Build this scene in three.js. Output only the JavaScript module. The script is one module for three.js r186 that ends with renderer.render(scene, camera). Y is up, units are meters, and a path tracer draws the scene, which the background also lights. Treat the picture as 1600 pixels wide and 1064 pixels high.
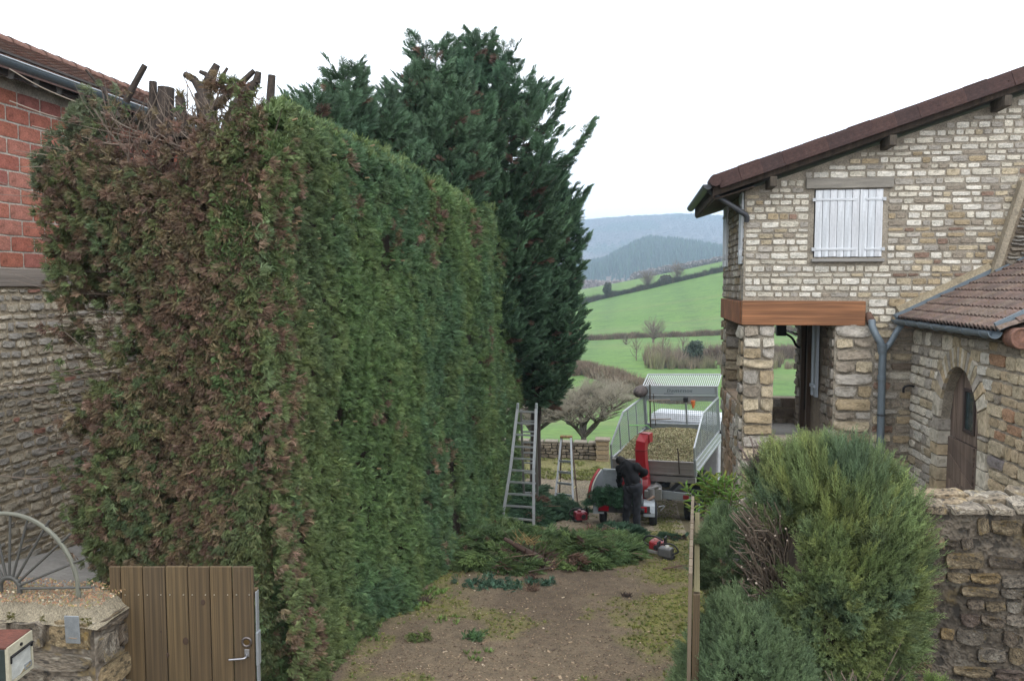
import * as THREE from 'three';
import { mergeGeometries, mergeVertices } from 'three/addons/utils/BufferGeometryUtils.js';
import { RoundedBoxGeometry } from 'three/addons/geometries/RoundedBoxGeometry.js';
import { MarchingCubes } from 'three/addons/objects/MarchingCubes.js';

// ---------------------------------------------------------------- camera, sky, sun, exposure
// World: x to the right, y up, z = -d where d runs down the drive, metres. Everything built follows the axes of the two houses.
const EYE = 6.0, YAW = 8.64, PITCH = 3.98, FOV = 46.05;
const scene = new THREE.Scene();
const camera = new THREE.PerspectiveCamera(FOV, 1024 / 680, 0.1, 9000);
camera.position.set(0, EYE, 0);
camera.rotation.order = 'YXZ';
camera.rotation.set(-PITCH * Math.PI / 180, YAW * Math.PI / 180, 0);
scene.add(camera);

// overcast sky: an even white cloud deck with very faint, large structure
const SKY = 2.1;
{
  const W = 256, H = 128, data = new Float32Array(W * H * 4);
  for (let j = 0; j < H; j++) for (let i = 0; i < W; i++) {
    const el = ((j + 0.5) / H - 0.5) * Math.PI, az = (i / W) * Math.PI * 2;
    const n = 0.035 * Math.sin(az * 2 + 1.3 + 3 * Math.sin(el * 3)) + 0.03 * Math.sin(az * 5 + 0.4 + 5 * el);
    const up = Math.max(0, Math.sin(el));
    const l = SKY * (0.86 + 0.24 * up + n);
    const o = (j * W + i) * 4;
    data[o] = l * 0.965; data[o + 1] = l * 0.985; data[o + 2] = l * 1.03; data[o + 3] = 1;
  }
  const sky = new THREE.DataTexture(data, W, H, THREE.RGBAFormat, THREE.FloatType);
  sky.mapping = THREE.EquirectangularReflectionMapping;
  sky.magFilter = sky.minFilter = THREE.LinearFilter; sky.needsUpdate = true;
  scene.background = sky; scene.environment = sky;
}
const sun = new THREE.DirectionalLight(new THREE.Color(1, 0.96, 0.9), 0.8);
sun.position.set(22, 46, 26); sun.target.position.set(0, 2, -14);
sun.castShadow = true; sun.shadow.radius = 34; sun.shadow.mapSize.set(2048, 2048);
Object.assign(sun.shadow.camera, { left: -30, right: 30, top: 30, bottom: -30, near: 1, far: 120 });
scene.add(sun, sun.target);
scene.fog = new THREE.FogExp2(new THREE.Color(0.60, 0.80, 1.0), 0.00036);

const renderer = new THREE.WebGLRenderer({ antialias: true });
renderer.setSize(1024, 680);
renderer.toneMapping = THREE.LinearToneMapping;
renderer.toneMappingExposure = 1.12;
renderer.shadowMap.enabled = true;

// ---------------------------------------------------------------- helpers
const V3 = (x, y, z) => new THREE.Vector3(x, y, z);
const P = (x, y, d) => new THREE.Vector3(x, y, -d);
function rng(seed) { let s = seed >>> 0; return () => { s = (s + 0x6d2b79f5) | 0; let t = Math.imul(s ^ (s >>> 15), 1 | s); t = (t + Math.imul(t ^ (t >>> 7), 61 | t)) ^ t; return ((t ^ (t >>> 14)) >>> 0) / 4294967296; }; }
const hash = (x, y, s) => { let h = Math.imul(x | 0, 374761393) ^ Math.imul(y | 0, 668265263) ^ Math.imul(s | 0, 2246822519); h = Math.imul(h ^ (h >>> 13), 1274126177); return ((h ^ (h >>> 16)) >>> 0) / 4294967296; };
const sm = (t) => t * t * (3 - 2 * t), lerp = (a, b, t) => a + (b - a) * t, clamp = (x, a = 0, b = 1) => Math.min(b, Math.max(a, x));
const step = (a, b, x) => sm(clamp((x - a) / (b - a)));
function vn(x, y, s = 0, per = 0) {   // value noise, period per when > 0
  const xi = Math.floor(x), yi = Math.floor(y), fx = sm(x - xi), fy = sm(y - yi), m = (v) => per ? ((v % per) + per) % per : v;
  const a = hash(m(xi), m(yi), s), b = hash(m(xi + 1), m(yi), s), c = hash(m(xi), m(yi + 1), s), d = hash(m(xi + 1), m(yi + 1), s);
  return lerp(lerp(a, b, fx), lerp(c, d, fx), fy);
}
function fbm(x, y, s = 0, oct = 4, per = 0) { let a = 0, w = 0.5, t = 0; for (let i = 0; i < oct; i++) { a += w * vn(x, y, s + i * 17, per); t += w; w *= 0.55; x *= 2; y *= 2; per *= 2; } return a / t; }
function curve(pts, x) { if (x <= pts[0][0]) return pts[0][1]; for (let i = 1; i < pts.length; i++) if (x <= pts[i][0]) { const t = (x - pts[i - 1][0]) / (pts[i][0] - pts[i - 1][0]); return lerp(pts[i - 1][1], pts[i][1], t); } return pts[pts.length - 1][1]; }
const S = (r, g, b) => new THREE.Color().setRGB(r / 255, g / 255, b / 255, THREE.SRGBColorSpace);   // an sRGB colour
const L = (r, g, b) => new THREE.Color().setRGB(r, g, b);                                              // a linear base colour

// ---------------------------------------------------------------- textures: f(u, v) gives a factor or [r, g, b] in 0..1 (sRGB)
function tex(n, f, { color = true, h = n } = {}) {
  const data = new Uint8Array(n * h * 4);
  for (let j = 0; j < h; j++) for (let i = 0; i < n; i++) {
    const c = f((i + 0.5) / n, (j + 0.5) / h), o = (j * n + i) * 4, a = Array.isArray(c) ? c : [c, c, c];
    for (let k = 0; k < 3; k++) data[o + k] = clamp(a[k]) * 255; data[o + 3] = 255;
  }
  const t = new THREE.DataTexture(data, n, h, THREE.RGBAFormat);
  t.wrapS = t.wrapT = THREE.RepeatWrapping; t.magFilter = THREE.LinearFilter; t.minFilter = THREE.LinearMipmapLinearFilter; t.generateMipmaps = true;
  if (color) t.colorSpace = THREE.SRGBColorSpace; t.needsUpdate = true; return t;
}
const rep = (t, x, y = x) => { const c = t.clone(); c.repeat.set(x, y); c.needsUpdate = true; return c; };
const T = {};
T.stone = tex(256, (u, v) => { const a = fbm(u * 4, v * 4, 3, 5, 4), b = fbm(u * 24, v * 24, 9, 2, 24), k = fbm(u * 9, v * 9, 21, 3, 9); const q = 0.86 + 0.34 * (a - 0.5) + 0.22 * (b - 0.5) - (k > 0.66 ? 0.12 : 0); return [q + 0.02 * a, q, q - 0.03 * k]; });
T.stoneBump = tex(256, (u, v) => 0.6 * fbm(u * 6, v * 6, 5, 4, 6) + 0.4 * fbm(u * 28, v * 28, 8, 2, 28), { color: false });
T.lichen = tex(512, (u, v) => {  // weathered grey limestone: dark crust, pale lichen, ochre patches, all with grain
  const a = fbm(u * 5, v * 5, 33, 5, 5), b = fbm(u * 11, v * 11, 41, 4, 11), c = fbm(u * 40, v * 40, 47, 2, 40), o = fbm(u * 7, v * 7, 52, 4, 7);
  let q = 0.60 + 0.40 * (a - 0.45) + 0.34 * (c - 0.5); let r = [q * 1.02, q * 0.97, q * 0.9];
  if (b > 0.60) { const t = clamp((b - 0.60) * 9) * (0.6 + 0.4 * c); r = [lerp(r[0], 0.84, t), lerp(r[1], 0.83, t), lerp(r[2], 0.79, t)]; }
  if (o > 0.64) { const t = clamp((o - 0.64) * 8) * c; r = [lerp(r[0], 0.70, t), lerp(r[1], 0.62, t), lerp(r[2], 0.42, t)]; }
  if (b < 0.36) { const t = clamp((0.36 - b) * 9); r = r.map((x) => lerp(x, 0.24, t * 0.6)); }
  return r; });
T.mortar = tex(256, (u, v) => { const a = fbm(u * 5, v * 5, 61, 4, 5), b = fbm(u * 50, v * 50, 66, 2, 50); const q = 0.82 + 0.26 * (a - 0.5) + 0.30 * (b - 0.5); return [q, q * 0.985, q * 0.955]; });
T.wood = tex(256, (u, v) => { const g = fbm(u * 14 + 1.6 * fbm(u * 3, v * 2, 71, 2, 2), v * 1.5, 72, 4, 0), f = fbm(u * 60, v * 3, 75, 2, 0), k = fbm(u * 3, v * 3, 79, 3, 3); const q = 0.74 + 0.5 * (g - 0.45) + 0.25 * (f - 0.5) + 0.2 * (k - 0.5); return [q, q * 0.97, q * 0.92]; });
T.bark = tex(128, (u, v) => { const q = 0.72 + 0.6 * (fbm(u * 14, v * 4, 81, 4, 0) - 0.5) + 0.3 * (fbm(u * 30, v * 12, 84, 2, 0) - 0.5); return q; });
T.metal = tex(128, (u, v) => 0.88 + 0.14 * (fbm(u * 6, v * 6, 91, 4, 6) - 0.5) + 0.10 * (fbm(u * 40, v * 40, 93, 2, 40) - 0.5));
T.grain = tex(512, (u, v) => {  // earth with grit and crumbs of wood
  const a = fbm(u * 10, v * 10, 101, 4, 10), b = fbm(u * 80, v * 80, 104, 2, 80), c = vn(u * 150, v * 150, 108, 150), e = vn(u * 60, v * 60, 110, 60);
  let q = 0.76 + 0.22 * (a - 0.5) + 0.36 * (b - 0.5); if (c > 0.9) q += 0.24; if (e < 0.1) q -= 0.16; return [q, q * 0.99, q * 0.97]; });
T.gravel = tex(512, (u, v) => {
  const N = 46; let best = 9, id = 0, x = u * N, y = v * N, xi = Math.floor(x), yi = Math.floor(y);
  for (let i = -1; i <= 1; i++) for (let j = -1; j <= 1; j++) { const cx = ((xi + i) % N + N) % N, cy = ((yi + j) % N + N) % N, px = xi + i + hash(cx, cy, 5), py = yi + j + hash(cx, cy, 6), d = (px - x) ** 2 + (py - y) ** 2; if (d < best) { best = d; id = hash(cx, cy, 7); } }
  const q = (0.5 + 0.36 * id) * (best > 0.3 ? 0.72 : 1); return [q, q * 0.985, q * (0.92 + 0.08 * hash(id * 999, 1, 1))]; });
T.tile = tex(256, (u, v) => {  // clay tile: soot, lichen spots
  const a = fbm(u * 4, v * 4, 121, 4, 4), b = fbm(u * 18, v * 18, 124, 3, 18), c = fbm(u * 30, v * 30, 127, 2, 30); let q = 0.78 + 0.36 * (a - 0.5) + 0.22 * (c - 0.5); let r = [q, q * 0.98, q * 0.97];
  if (b > 0.66) { const t = clamp((b - 0.66) * 10); r = [lerp(r[0], 0.72, t), lerp(r[1], 0.68, t), lerp(r[2], 0.55, t)]; } return r; });
T.field = tex(512, (u, v) => { const a = fbm(u * 6, v * 6, 131, 5, 6), b = fbm(u * 60, v * 60, 133, 2, 60), c = fbm(u * 3, v * 40, 137, 3, 0); const q = 0.84 + 0.26 * (a - 0.5) + 0.2 * (b - 0.5) + 0.10 * (c - 0.5); return [q + 0.04 * (a - 0.5), q, q - 0.05 * (a - 0.5)]; });
T.plaster = tex(256, (u, v) => { const a = fbm(u * 4, v * 4, 141, 5, 4), b = fbm(u * 60, v * 60, 143, 2, 60); return 0.84 + 0.26 * (a - 0.5) + 0.12 * (b - 0.5); });

const M = {};
const std = (color, o = {}) => new THREE.MeshStandardMaterial({ color, roughness: 0.9, metalness: 0, side: THREE.DoubleSide, ...o });
const leafMat = (o = {}) => std(L(1, 1, 1), { vertexColors: true, roughness: 0.75, ...o });

// ---------------------------------------------------------------- objects, names, tags
const used = new Map();
function numbered(n) { const c = used.get(n) ?? 0; used.set(n, c + 1); return c ? n + '_' + String(c).padStart(3, '0') : n; }
function tag(o, label, category, group, kind) { o.userData.label = label; if (category) o.userData.category = category; if (group) o.userData.group = group; if (kind) o.userData.kind = kind; return o; }
function thing(name, label, category, pos = [0, 0, 0], turn = 0, group) {
  const o = new THREE.Group(); o.name = numbered(name); o.position.set(...pos); o.rotation.y = turn; scene.add(o); return tag(o, label, category, group);
}
function part(name, geo, mat, parent, label) {
  const m = new THREE.Mesh(geo, mat); m.name = name; m.castShadow = m.receiveShadow = true; (parent ?? scene).add(m); if (label) m.userData.label = label; return m;
}
function struct(name, geo, mat) { const m = part(numbered(name), geo, mat, scene); m.userData.kind = 'structure'; return m; }

// ---------------------------------------------------------------- geometry
// box with uv in metres, centred on (x, y, z); euler turn optional
function box(w, h, d, x = 0, y = 0, z = 0, rx = 0, ry = 0, rz = 0) {
  const g = new THREE.BoxGeometry(w, h, d), uv = g.attributes.uv, s = [[d, h], [d, h], [w, d], [w, d], [w, h], [w, h]];
  for (let f = 0; f < 6; f++) for (let k = 0; k < 4; k++) { const i = f * 4 + k; uv.setXY(i, uv.getX(i) * s[f][0], uv.getY(i) * s[f][1]); }
  if (rx || ry || rz) g.applyMatrix4(new THREE.Matrix4().makeRotationFromEuler(new THREE.Euler(rx, ry, rz)));
  return g.translate(x, y, z);
}
function rbox(w, h, d, r, x = 0, y = 0, z = 0, seg = 1) { const g = new RoundedBoxGeometry(w, h, d, seg, Math.min(r, w / 2.01, h / 2.01, d / 2.01)); return g.translate(x, y, z); }
const UP = new THREE.Vector3(0, 1, 0);
// tapered bar between two points
function bar(a, b, r0, r1 = r0, n = 6, caps = true) {
  const dir = b.clone().sub(a), len = dir.length(), g = new THREE.CylinderGeometry(r1, r0, len, n, 1, !caps);
  g.translate(0, len / 2, 0).applyQuaternion(new THREE.Quaternion().setFromUnitVectors(UP, dir.normalize()));
  return g.translate(a.x, a.y, a.z);
}
// rectangular bar between two points, w across 'side', t the other way
function beamGeo(a, b, w, t, side = UP) {
  const z = b.clone().sub(a), len = z.length(); z.normalize();
  const x = side.clone().cross(z).normalize(), y = z.clone().cross(x);
  const g = box(w, t, len); g.applyMatrix4(new THREE.Matrix4().makeBasis(x, y, z)); const c = a.clone().add(b).multiplyScalar(0.5);
  return g.translate(c.x, c.y, c.z);
}
function tube(pts, r, seg = 12, n = 6) { return new THREE.TubeGeometry(new THREE.CatmullRomCurve3(pts), seg, r, n); }
function merge(list) {
  const gs = list.map((g) => g.index ? g.toNonIndexed() : g), hasC = gs.some((g) => g.attributes.color);
  for (const g of gs) { for (const k of Object.keys(g.attributes)) if (!['position', 'normal', 'uv'].includes(k) && !(k === 'color' && hasC)) g.deleteAttribute(k); if (!g.attributes.uv) g.setAttribute('uv', new THREE.BufferAttribute(new Float32Array(g.attributes.position.count * 2), 2)); if (hasC && !g.attributes.color) g.setAttribute('color', new THREE.BufferAttribute(new Float32Array(g.attributes.position.count * 3).fill(1), 3)); }
  return mergeGeometries(gs);
}
function tint(g, c) { const n = g.attributes.position.count, a = new Float32Array(n * 3); for (let i = 0; i < n; i++) a.set([c.r, c.g, c.b], i * 3); return g.setAttribute('color', new THREE.BufferAttribute(a, 3)); }
// a sheet of quads given by a function (i, j) -> Vector3, uv from a function
function sheet(nx, ny, f, fuv, fcol) {
  const pos = [], uv = [], idx = [], col = [];
  for (let j = 0; j <= ny; j++) for (let i = 0; i <= nx; i++) { const p = f(i / nx, j / ny); pos.push(p.x, p.y, p.z); uv.push(...(fuv ? fuv(p, i / nx, j / ny) : [p.x, -p.z])); if (fcol) { const c = fcol(p, i / nx, j / ny); col.push(c.r, c.g, c.b); } }
  for (let j = 0; j < ny; j++) for (let i = 0; i < nx; i++) { const a = j * (nx + 1) + i, b = a + 1, c = a + nx + 1, d = c + 1; idx.push(a, b, d, a, d, c); }
  const g = new THREE.BufferGeometry(); g.setAttribute('position', new THREE.Float32BufferAttribute(pos, 3)); g.setAttribute('uv', new THREE.Float32BufferAttribute(uv, 2));
  if (fcol) g.setAttribute('color', new THREE.Float32BufferAttribute(col, 3)); g.setIndex(idx); g.computeVertexNormals(); return g;
}
// polygon in the x-y plane pushed back by depth (front face at z = 0), holes allowed, uv in metres
function slab(pts, depth, holes = []) {
  const s = new THREE.Shape(pts.map(([x, y]) => new THREE.Vector2(x, y)));
  for (const h of holes) s.holes.push(new THREE.Path(h.map(([x, y]) => new THREE.Vector2(x, y))));
  return new THREE.ExtrudeGeometry(s, { depth, bevelEnabled: false, curveSegments: 8 }).translate(0, 0, -depth);
}

// ---------------------------------------------------------------- masonry
// unit stones: x, y in -.5 .. .5, standing out to z = 1; a few irregular variants, 42 triangles each
function stoneGeo(seed, rough) {
  const r = rng(seed), nx = 4, ny = 3, pos = [], idx = [], uv = [], W = nx + 1, H = ny + 1;
  const o = [r(), r()], tx = (r() - 0.5) * rough * 0.35, ty = (r() - 0.5) * rough * 0.3;
  for (let j = 0; j < H; j++) for (let i = 0; i < W; i++) {
    const u = i / nx - 0.5, v = j / ny - 0.5, ex = i === 0 || i === nx, ey = j === 0 || j === ny;
    let x = u, y = v, z = 0.85 + (r() - 0.5) * 0.4 * rough + tx * u * 2 + ty * v * 2;
    if (ex && ey) { x *= 0.975 - 0.11 * r() * rough; y *= 0.96 - 0.16 * r() * rough; z -= 0.12; } else if (ex) { x *= 1 - 0.07 * r() * rough; z -= 0.06; y += (r() - 0.5) * 0.07; } else if (ey) { y *= 1 - 0.11 * r() * rough; z -= 0.06; x += (r() - 0.5) * 0.07; }
    pos.push(x, y, z); uv.push(u * 0.6 + o[0], v * 0.4 + o[1]);
  }
  for (let j = 0; j < ny; j++) for (let i = 0; i < nx; i++) { const a = j * W + i; if ((i + j + seed) % 2) idx.push(a, a + 1, a + W + 1, a, a + W + 1, a + W); else idx.push(a, a + 1, a + W, a + 1, a + W + 1, a + W); }
  const rim = []; for (let i = 0; i < nx; i++) rim.push(i); for (let j = 0; j < ny; j++) rim.push(j * W + nx); for (let i = nx; i > 0; i--) rim.push(ny * W + i); for (let j = ny; j > 0; j--) rim.push(j * W);
  const base = pos.length / 3, n = rim.length;
  for (const k of rim) { pos.push(pos[k * 3], pos[k * 3 + 1], pos[k * 3 + 2]); uv.push(uv[k * 2], uv[k * 2 + 1]); }
  for (const k of rim) { pos.push(pos[k * 3] * 1.01, pos[k * 3 + 1] * 1.02, -0.3); uv.push(uv[k * 2] + 0.03, uv[k * 2 + 1] + 0.17); }
  for (let k = 0; k < n; k++) { const a = base + k, b = base + (k + 1) % n, c = a + n, d = b + n; idx.push(a, c, d, a, d, b); }
  const g = new THREE.BufferGeometry(); g.setAttribute('position', new THREE.Float32BufferAttribute(pos, 3)); g.setAttribute('uv', new THREE.Float32BufferAttribute(uv, 2)); g.setIndex(idx); g.computeVertexNormals(); return g;
}
const STONES = [1, 2, 3, 4, 5, 6, 7, 8].map((s) => stoneGeo(s * 77, 1)), ROUGH = [1, 2, 3, 4, 5, 6].map((s) => stoneGeo(s * 131 + 5, 1.7)), BRICKS = [1, 2, 3, 4].map((s) => stoneGeo(s * 201 + 9, 0.12));
const toneMats = new Map();
function toneMat(c, map = T.stone, bump = 0.012) { const k = c.getHexString() + map.uuid; if (!toneMats.has(k)) toneMats.set(k, std(c, { map, bumpMap: T.stoneBump, bumpScale: bump, roughness: 0.95 })); return toneMats.get(k); }
const vcStone = new Map();
// A wall face: origin o, u along, v up, n out. rows of stones fill [u0(v), u1(v)] minus holes (u0, u1, v0, v1). Returns stone records.
function courses({ o, u, n, v0, v1, span, h = [0.09, 0.15], w = [0.16, 0.36], joint = 0.016, holes = [], top, tones, depth = 0.03, geos = STONES, seed = 1, turn = 0.02, vary = 0.15, map, miss = 0 }) {
  const r = rng(seed), out = []; let v = v0;
  while (v < v1 - 0.04) {
    let rh = Math.min(lerp(h[0], h[1], r()), v1 - v); if (v1 - v - rh < h[0] * 0.7) rh = v1 - v;
    const mid = v + rh / 2; let [a, b] = span(mid), cuts = [[a, b]];
    for (const [p, q, s, t] of holes) if (s < v + rh * 0.7 && t > v + rh * 0.3) cuts = cuts.flatMap(([x, y]) => q <= x || p >= y ? [[x, y]] : [[x, Math.min(y, p)], [Math.max(x, q), y]].filter(([m, k]) => k - m > 0.05));
    for (const [x0, x1] of cuts) {
      let x = x0;
      while (x < x1 - 0.02) {
        let sw = lerp(w[0], w[1], r() ** 1.3); if (x1 - x - sw < w[0] * 0.7) sw = x1 - x;
        const cu = x + sw / 2, sh = (rh - joint) * (1 - vary * r());
        if ((!top || mid + rh * 0.5 < top(cu)) && r() >= miss) out.push({ p: o.clone().addScaledVector(u, cu).addScaledVector(UP, mid + (r() - 0.5) * vary * rh * 0.5), u, n, w: sw - joint, h: sh, dz: depth * (0.6 + 0.8 * r()), rot: (r() - 0.5) * 2 * turn, c: tones(cu, mid, r), g: geos[Math.floor(r() * geos.length)], flip: r() < 0.5, map });
        else r();
        x += sw;
      }
    }
    v += rh;
  }
  return out;
}
function stoneMatrix(s) {
  const y = UP.clone().applyAxisAngle(s.n, s.rot), x = y.clone().cross(s.n).normalize(); y.copy(s.n).cross(x);
  return new THREE.Matrix4().makeBasis(x, y, s.n.clone()).setPosition(s.p).multiply(new THREE.Matrix4().makeScale(s.w * (s.flip ? 1 : 1), s.h, s.dz));
}
// the most visible ones become parts of their own, the rest one mass
function layStones(list, parent, { most = 295, name = 'stone', map = T.stone, restName = 'small_stones' } = {}) {
  const eye = V3(0, EYE, 0), fwd = V3(-0.15, -0.07, -0.98);
  const rank = (s) => { const d = s.p.clone().sub(eye), far = d.length(), in_ = d.dot(fwd) / far > 0.75 ? 1 : 0.1; return in_ * s.w * s.h * Math.max(0.05, -d.dot(s.n) / far) / (far * far); };
  list.sort((a, b) => rank(b) - rank(a));
  const keep = list.slice(0, most), rest = list.slice(most), rests = [];
  for (const s of keep) { const m = new THREE.Mesh(s.g, toneMat(s.c, s.map ?? map)); m.name = name; m.castShadow = m.receiveShadow = true; stoneMatrix(s).decompose(m.position, m.quaternion, m.scale); parent.add(m); }
  for (const s of rest) rests.push(tint(s.g.clone().applyMatrix4(stoneMatrix(s)), s.c));
  if (rests.length) { if (!vcStone.has(map)) vcStone.set(map, std(L(1, 1, 1), { vertexColors: true, map, bumpMap: T.stoneBump, bumpScale: 0.012, roughness: 0.95 })); part(restName, merge(rests), vcStone.get(map), parent).userData.kind = 'stuff'; }
}
const pick = (list, r) => { const t = r() * list.reduce((a, x) => a + x[0], 0); let s = 0; for (const x of list) { s += x[0]; if (t <= s) return x[1]; } return list[0][1]; };
// a cheap instanced mass: items { p, q, s, c } spread over geometry variants
function scatter(name, geos, mat, items, parent, label) {
  const r = rng(items.length + 7), sets = geos.map(() => []); for (const it of items) sets[Math.floor(r() * geos.length)].push(it);
  const m4 = new THREE.Matrix4(), out = [];
  sets.forEach((set, k) => { if (!set.length) return; const im = new THREE.InstancedMesh(geos[k], mat, set.length); im.name = name; im.castShadow = im.receiveShadow = true;
    set.forEach((it, i) => { const s = it.s; m4.compose(it.p, it.q, typeof s === 'number' ? V3(s, s, s) : s); im.setMatrixAt(i, m4); im.setColorAt(i, it.c); }); (parent ?? scene).add(im); im.userData.kind = 'stuff'; if (label) im.userData.label = label; out.push(im); });
  return out;
}
const aim = (dir, roll = 0) => { const q = new THREE.Quaternion().setFromUnitVectors(UP, dir); return q.multiply(new THREE.Quaternion().setFromAxisAngle(UP, roll)); };
// ---------------------------------------------------------------- ground, drive, valley
const G = (d) => 3.3 - 0.155 * Math.min(d, 20) - 0.02 * Math.max(0, Math.min(d, 30) - 20);   // the drive falls away from the gate, then the yard is nearly level
const groundY = (x, d) => G(d) + 0.05 * (fbm(x * 0.7, d * 0.7, 5, 3) - 0.5) + 0.012 * (vn(x * 6, d * 6, 8) - 0.5);
const mossAt = (x, d) => {  // how mossy the drive is: along both edges and in patches
  const e = Math.max(step(-0.15, 0.6, x + 0.35 * (fbm(x * 0.8, d * 0.6, 12, 3) - 0.5)), 0.75 * step(-1.9, -3.1, x + 0.7 * (fbm(x, d * 0.7, 15, 3) - 0.5)) * step(8.5, 11, d));
  const p = fbm(x * 1.3, d * 1.1, 19, 4); return clamp(e * 1.3 * step(0.26, 0.56, p) + 0.55 * step(0.58, 0.72, p));
};
const earthC = L(0.30, 0.228, 0.150), earthDark = L(0.22, 0.162, 0.106), mossC = L(0.32, 0.32, 0.07), gravelC = L(0.50, 0.42, 0.30);
M.ground = std(L(1, 1, 1), { vertexColors: true, map: rep(T.grain, 1.1), bumpMap: rep(T.grain, 1.1), bumpScale: 0.02, roughness: 1 });
const driveCol = (p) => {
  const x = p.x, d = -p.z, c = earthC.clone().lerp(earthDark, step(0.35, 0.65, fbm(x * 0.9, d * 0.5, 3, 4)));
  c.lerp(gravelC, 0.8 * step(16.2, 18.2, d + 2.2 * (fbm(x * 0.8, d * 0.8, 23, 3) - 0.5)));
  c.lerp(mossC, mossAt(x, d) * (0.45 + 0.55 * vn(x * 9, d * 9, 33)) * (d > 19 ? step(24, 26.4, d) : 1));
  const f = 0.86 + 0.28 * fbm(x * 5, d * 5, 41, 3); return c.multiplyScalar(f);
};
struct('ground', sheet(150, 330, (s, t) => { const x = -4.2 + 5.4 * s, d = 3.5 + 18.5 * t; return P(x, groundY(x, d), d); }, null, driveCol), M.ground);
M.yard = std(L(1, 1, 1), { vertexColors: true, map: rep(T.gravel, 0.8), bumpMap: rep(T.gravel, 0.8), bumpScale: 0.02, roughness: 1 });
const yardCol = (p) => { const x = p.x, d = -p.z, n = fbm(x * 0.5, d * 0.7, 51, 4); return gravelC.clone().lerp(mossC, 0.75 * step(23.6, 25.2, d + 2.4 * (n - 0.5)) + 0.3 * step(0.55, 0.7, n)).multiplyScalar(0.9 + 0.25 * vn(x * 3, d * 3, 57)); };
struct('courtyard', sheet(90, 46, (s, t) => { const x = -20 + 50 * s, d = 21.6 + 6.4 * t; return P(x, groundY(x, d) + 0.004, d); }, null, yardCol), M.yard);
// ground beside the drive: under the hedge, along the brick house, before the gate and round the stone house
const sideCol = (p) => earthDark.clone().lerp(mossC, 0.5 * fbm(p.x * 0.6, -p.z * 0.6, 61, 3)).multiplyScalar(0.9);
struct('ground', sheet(50, 60, (s, t) => { const x = -30 + 25.9 * s, d = -8 + 30 * t; return P(x, groundY(x, d) - 0.004, d); }, null, sideCol), M.ground);
struct('ground', sheet(50, 60, (s, t) => { const x = 1.15 + 30 * s, d = -8 + 30 * t; return P(x, groundY(x, d) - 0.004, d); }, null, sideCol), M.ground);
struct('road', sheet(20, 12, (s, t) => { const x = -4.2 + 5.4 * s, d = -8 + 11.6 * t; return P(x, groundY(x, d) - 0.006, d); }), std(L(0.2, 0.19, 0.18), { map: rep(T.grain, 1) }));
// concrete apron at the foot of the brick house
M.concrete = std(L(0.42, 0.40, 0.37), { map: rep(T.plaster, 0.5), bumpMap: T.grain, bumpScale: 0.006 });
struct('concrete_apron', sheet(10, 30, (s, t) => { const x = -8.05 + 2.75 * s, d = 6.2 + 8 * t; return P(x, G(d) + 0.52 - 0.42 * s, d); }), M.concrete);

// the valley beyond the yard wall, out to the far hills
const BASE = [[27.6, -0.35], [34, -1.2], [40, -1.9], [60, -4.0], [85, -5.35], [130, -5.9], [190, -6.7], [225, -5.6], [330, 3.0], [370, 6.2], [400, 8.4], [425, 8.6], [480, 4], [620, -2], [800, -6], [1100, -4], [1250, 6]];
const TILT = [[27, 0], [120, 0.01], [190, 0.055], [330, 0.235], [400, 0.208], [480, 0.12], [620, 0.02], [900, 0]];
const CONIF = [[-400, 10], [-180, 22], [-109, 34], [-60, 46], [0, 78], [30, 88], [90, 84], [188, 68], [320, 60], [600, 40]];
const RIDGE = [[-2600, 220], [-900, 262], [-450, 268], [-245, 276], [-90, 286], [30, 291], [130, 296], [230, 299], [330, 290], [400, 286], [800, 300], [2600, 250]];
function land(x, d) {
  let y = curve(BASE, d) + curve(TILT, d) * clamp(x, -120, 120);
  if (d > 1100) { const c = curve(CONIF, x * 1700 / d), k = curve(RIDGE, x * 3600 / d) + 5 * (fbm(x / 160, d / 200, 71, 4) - 0.5); y = lerp(y, c, step(1150, 1700, d)); y = lerp(y, 40, step(1750, 2200, d)); y = lerp(y, k, step(2150, 3600, d)); }
  return y + (d > 45 && d < 900 ? 0.6 * (fbm(x / 25, d / 25, 77, 3) - 0.5) : 0) + (d > 2300 ? 9 * (vn(x / 22, d / 30, 79) - 0.5) : 0);
}
const green = [L(0.095, 0.20, 0.030), L(0.125, 0.235, 0.040), L(0.15, 0.215, 0.055)];
const landCol = (p) => {
  const x = p.x, d = -p.z, n = fbm(x / 18, d / 14, 83, 4), c = green[0].clone().lerp(green[1], n).lerp(green[2], 0.7 * step(0.5, 0.75, fbm(x / 40, d / 9, 87, 3)));
  if (d < 45) c.lerp(L(0.15, 0.17, 0.06), 0.4 * (1 - d / 45) + 0.2 * n);
  if (d > 520) c.lerp(L(0.20, 0.16, 0.13), step(520, 600, d));
  if (d > 2000) c.copy(L(0.13, 0.11, 0.10)).lerp(L(0.22, 0.18, 0.16), fbm(x / 90, d / 70, 91, 4)).lerp(L(0.10, 0.13, 0.07), 0.7 * step(0.6, 0.7, fbm(x / 260, d / 180, 95, 3)));
  return c;
};
M.field = std(L(1, 1, 1), { vertexColors: true, map: rep(T.field, 0.04), roughness: 1 });
const rowsD = []; { let d = 27.4; while (d < 5200) { rowsD.push(d); d += d < 60 ? 1.2 : d * (d > 2200 ? 0.010 : 0.02); } }
struct('fields', sheet(150, rowsD.length - 1, (s, t) => { const d = rowsD[Math.round(t * (rowsD.length - 1))], x = (s - 0.5) * 2 * (20 + d * 0.8) * (0.35 + 0.65 * Math.abs(s - 0.5) * 2); return P(x, land(x, d), d); }, null, landCol), M.field);

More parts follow.
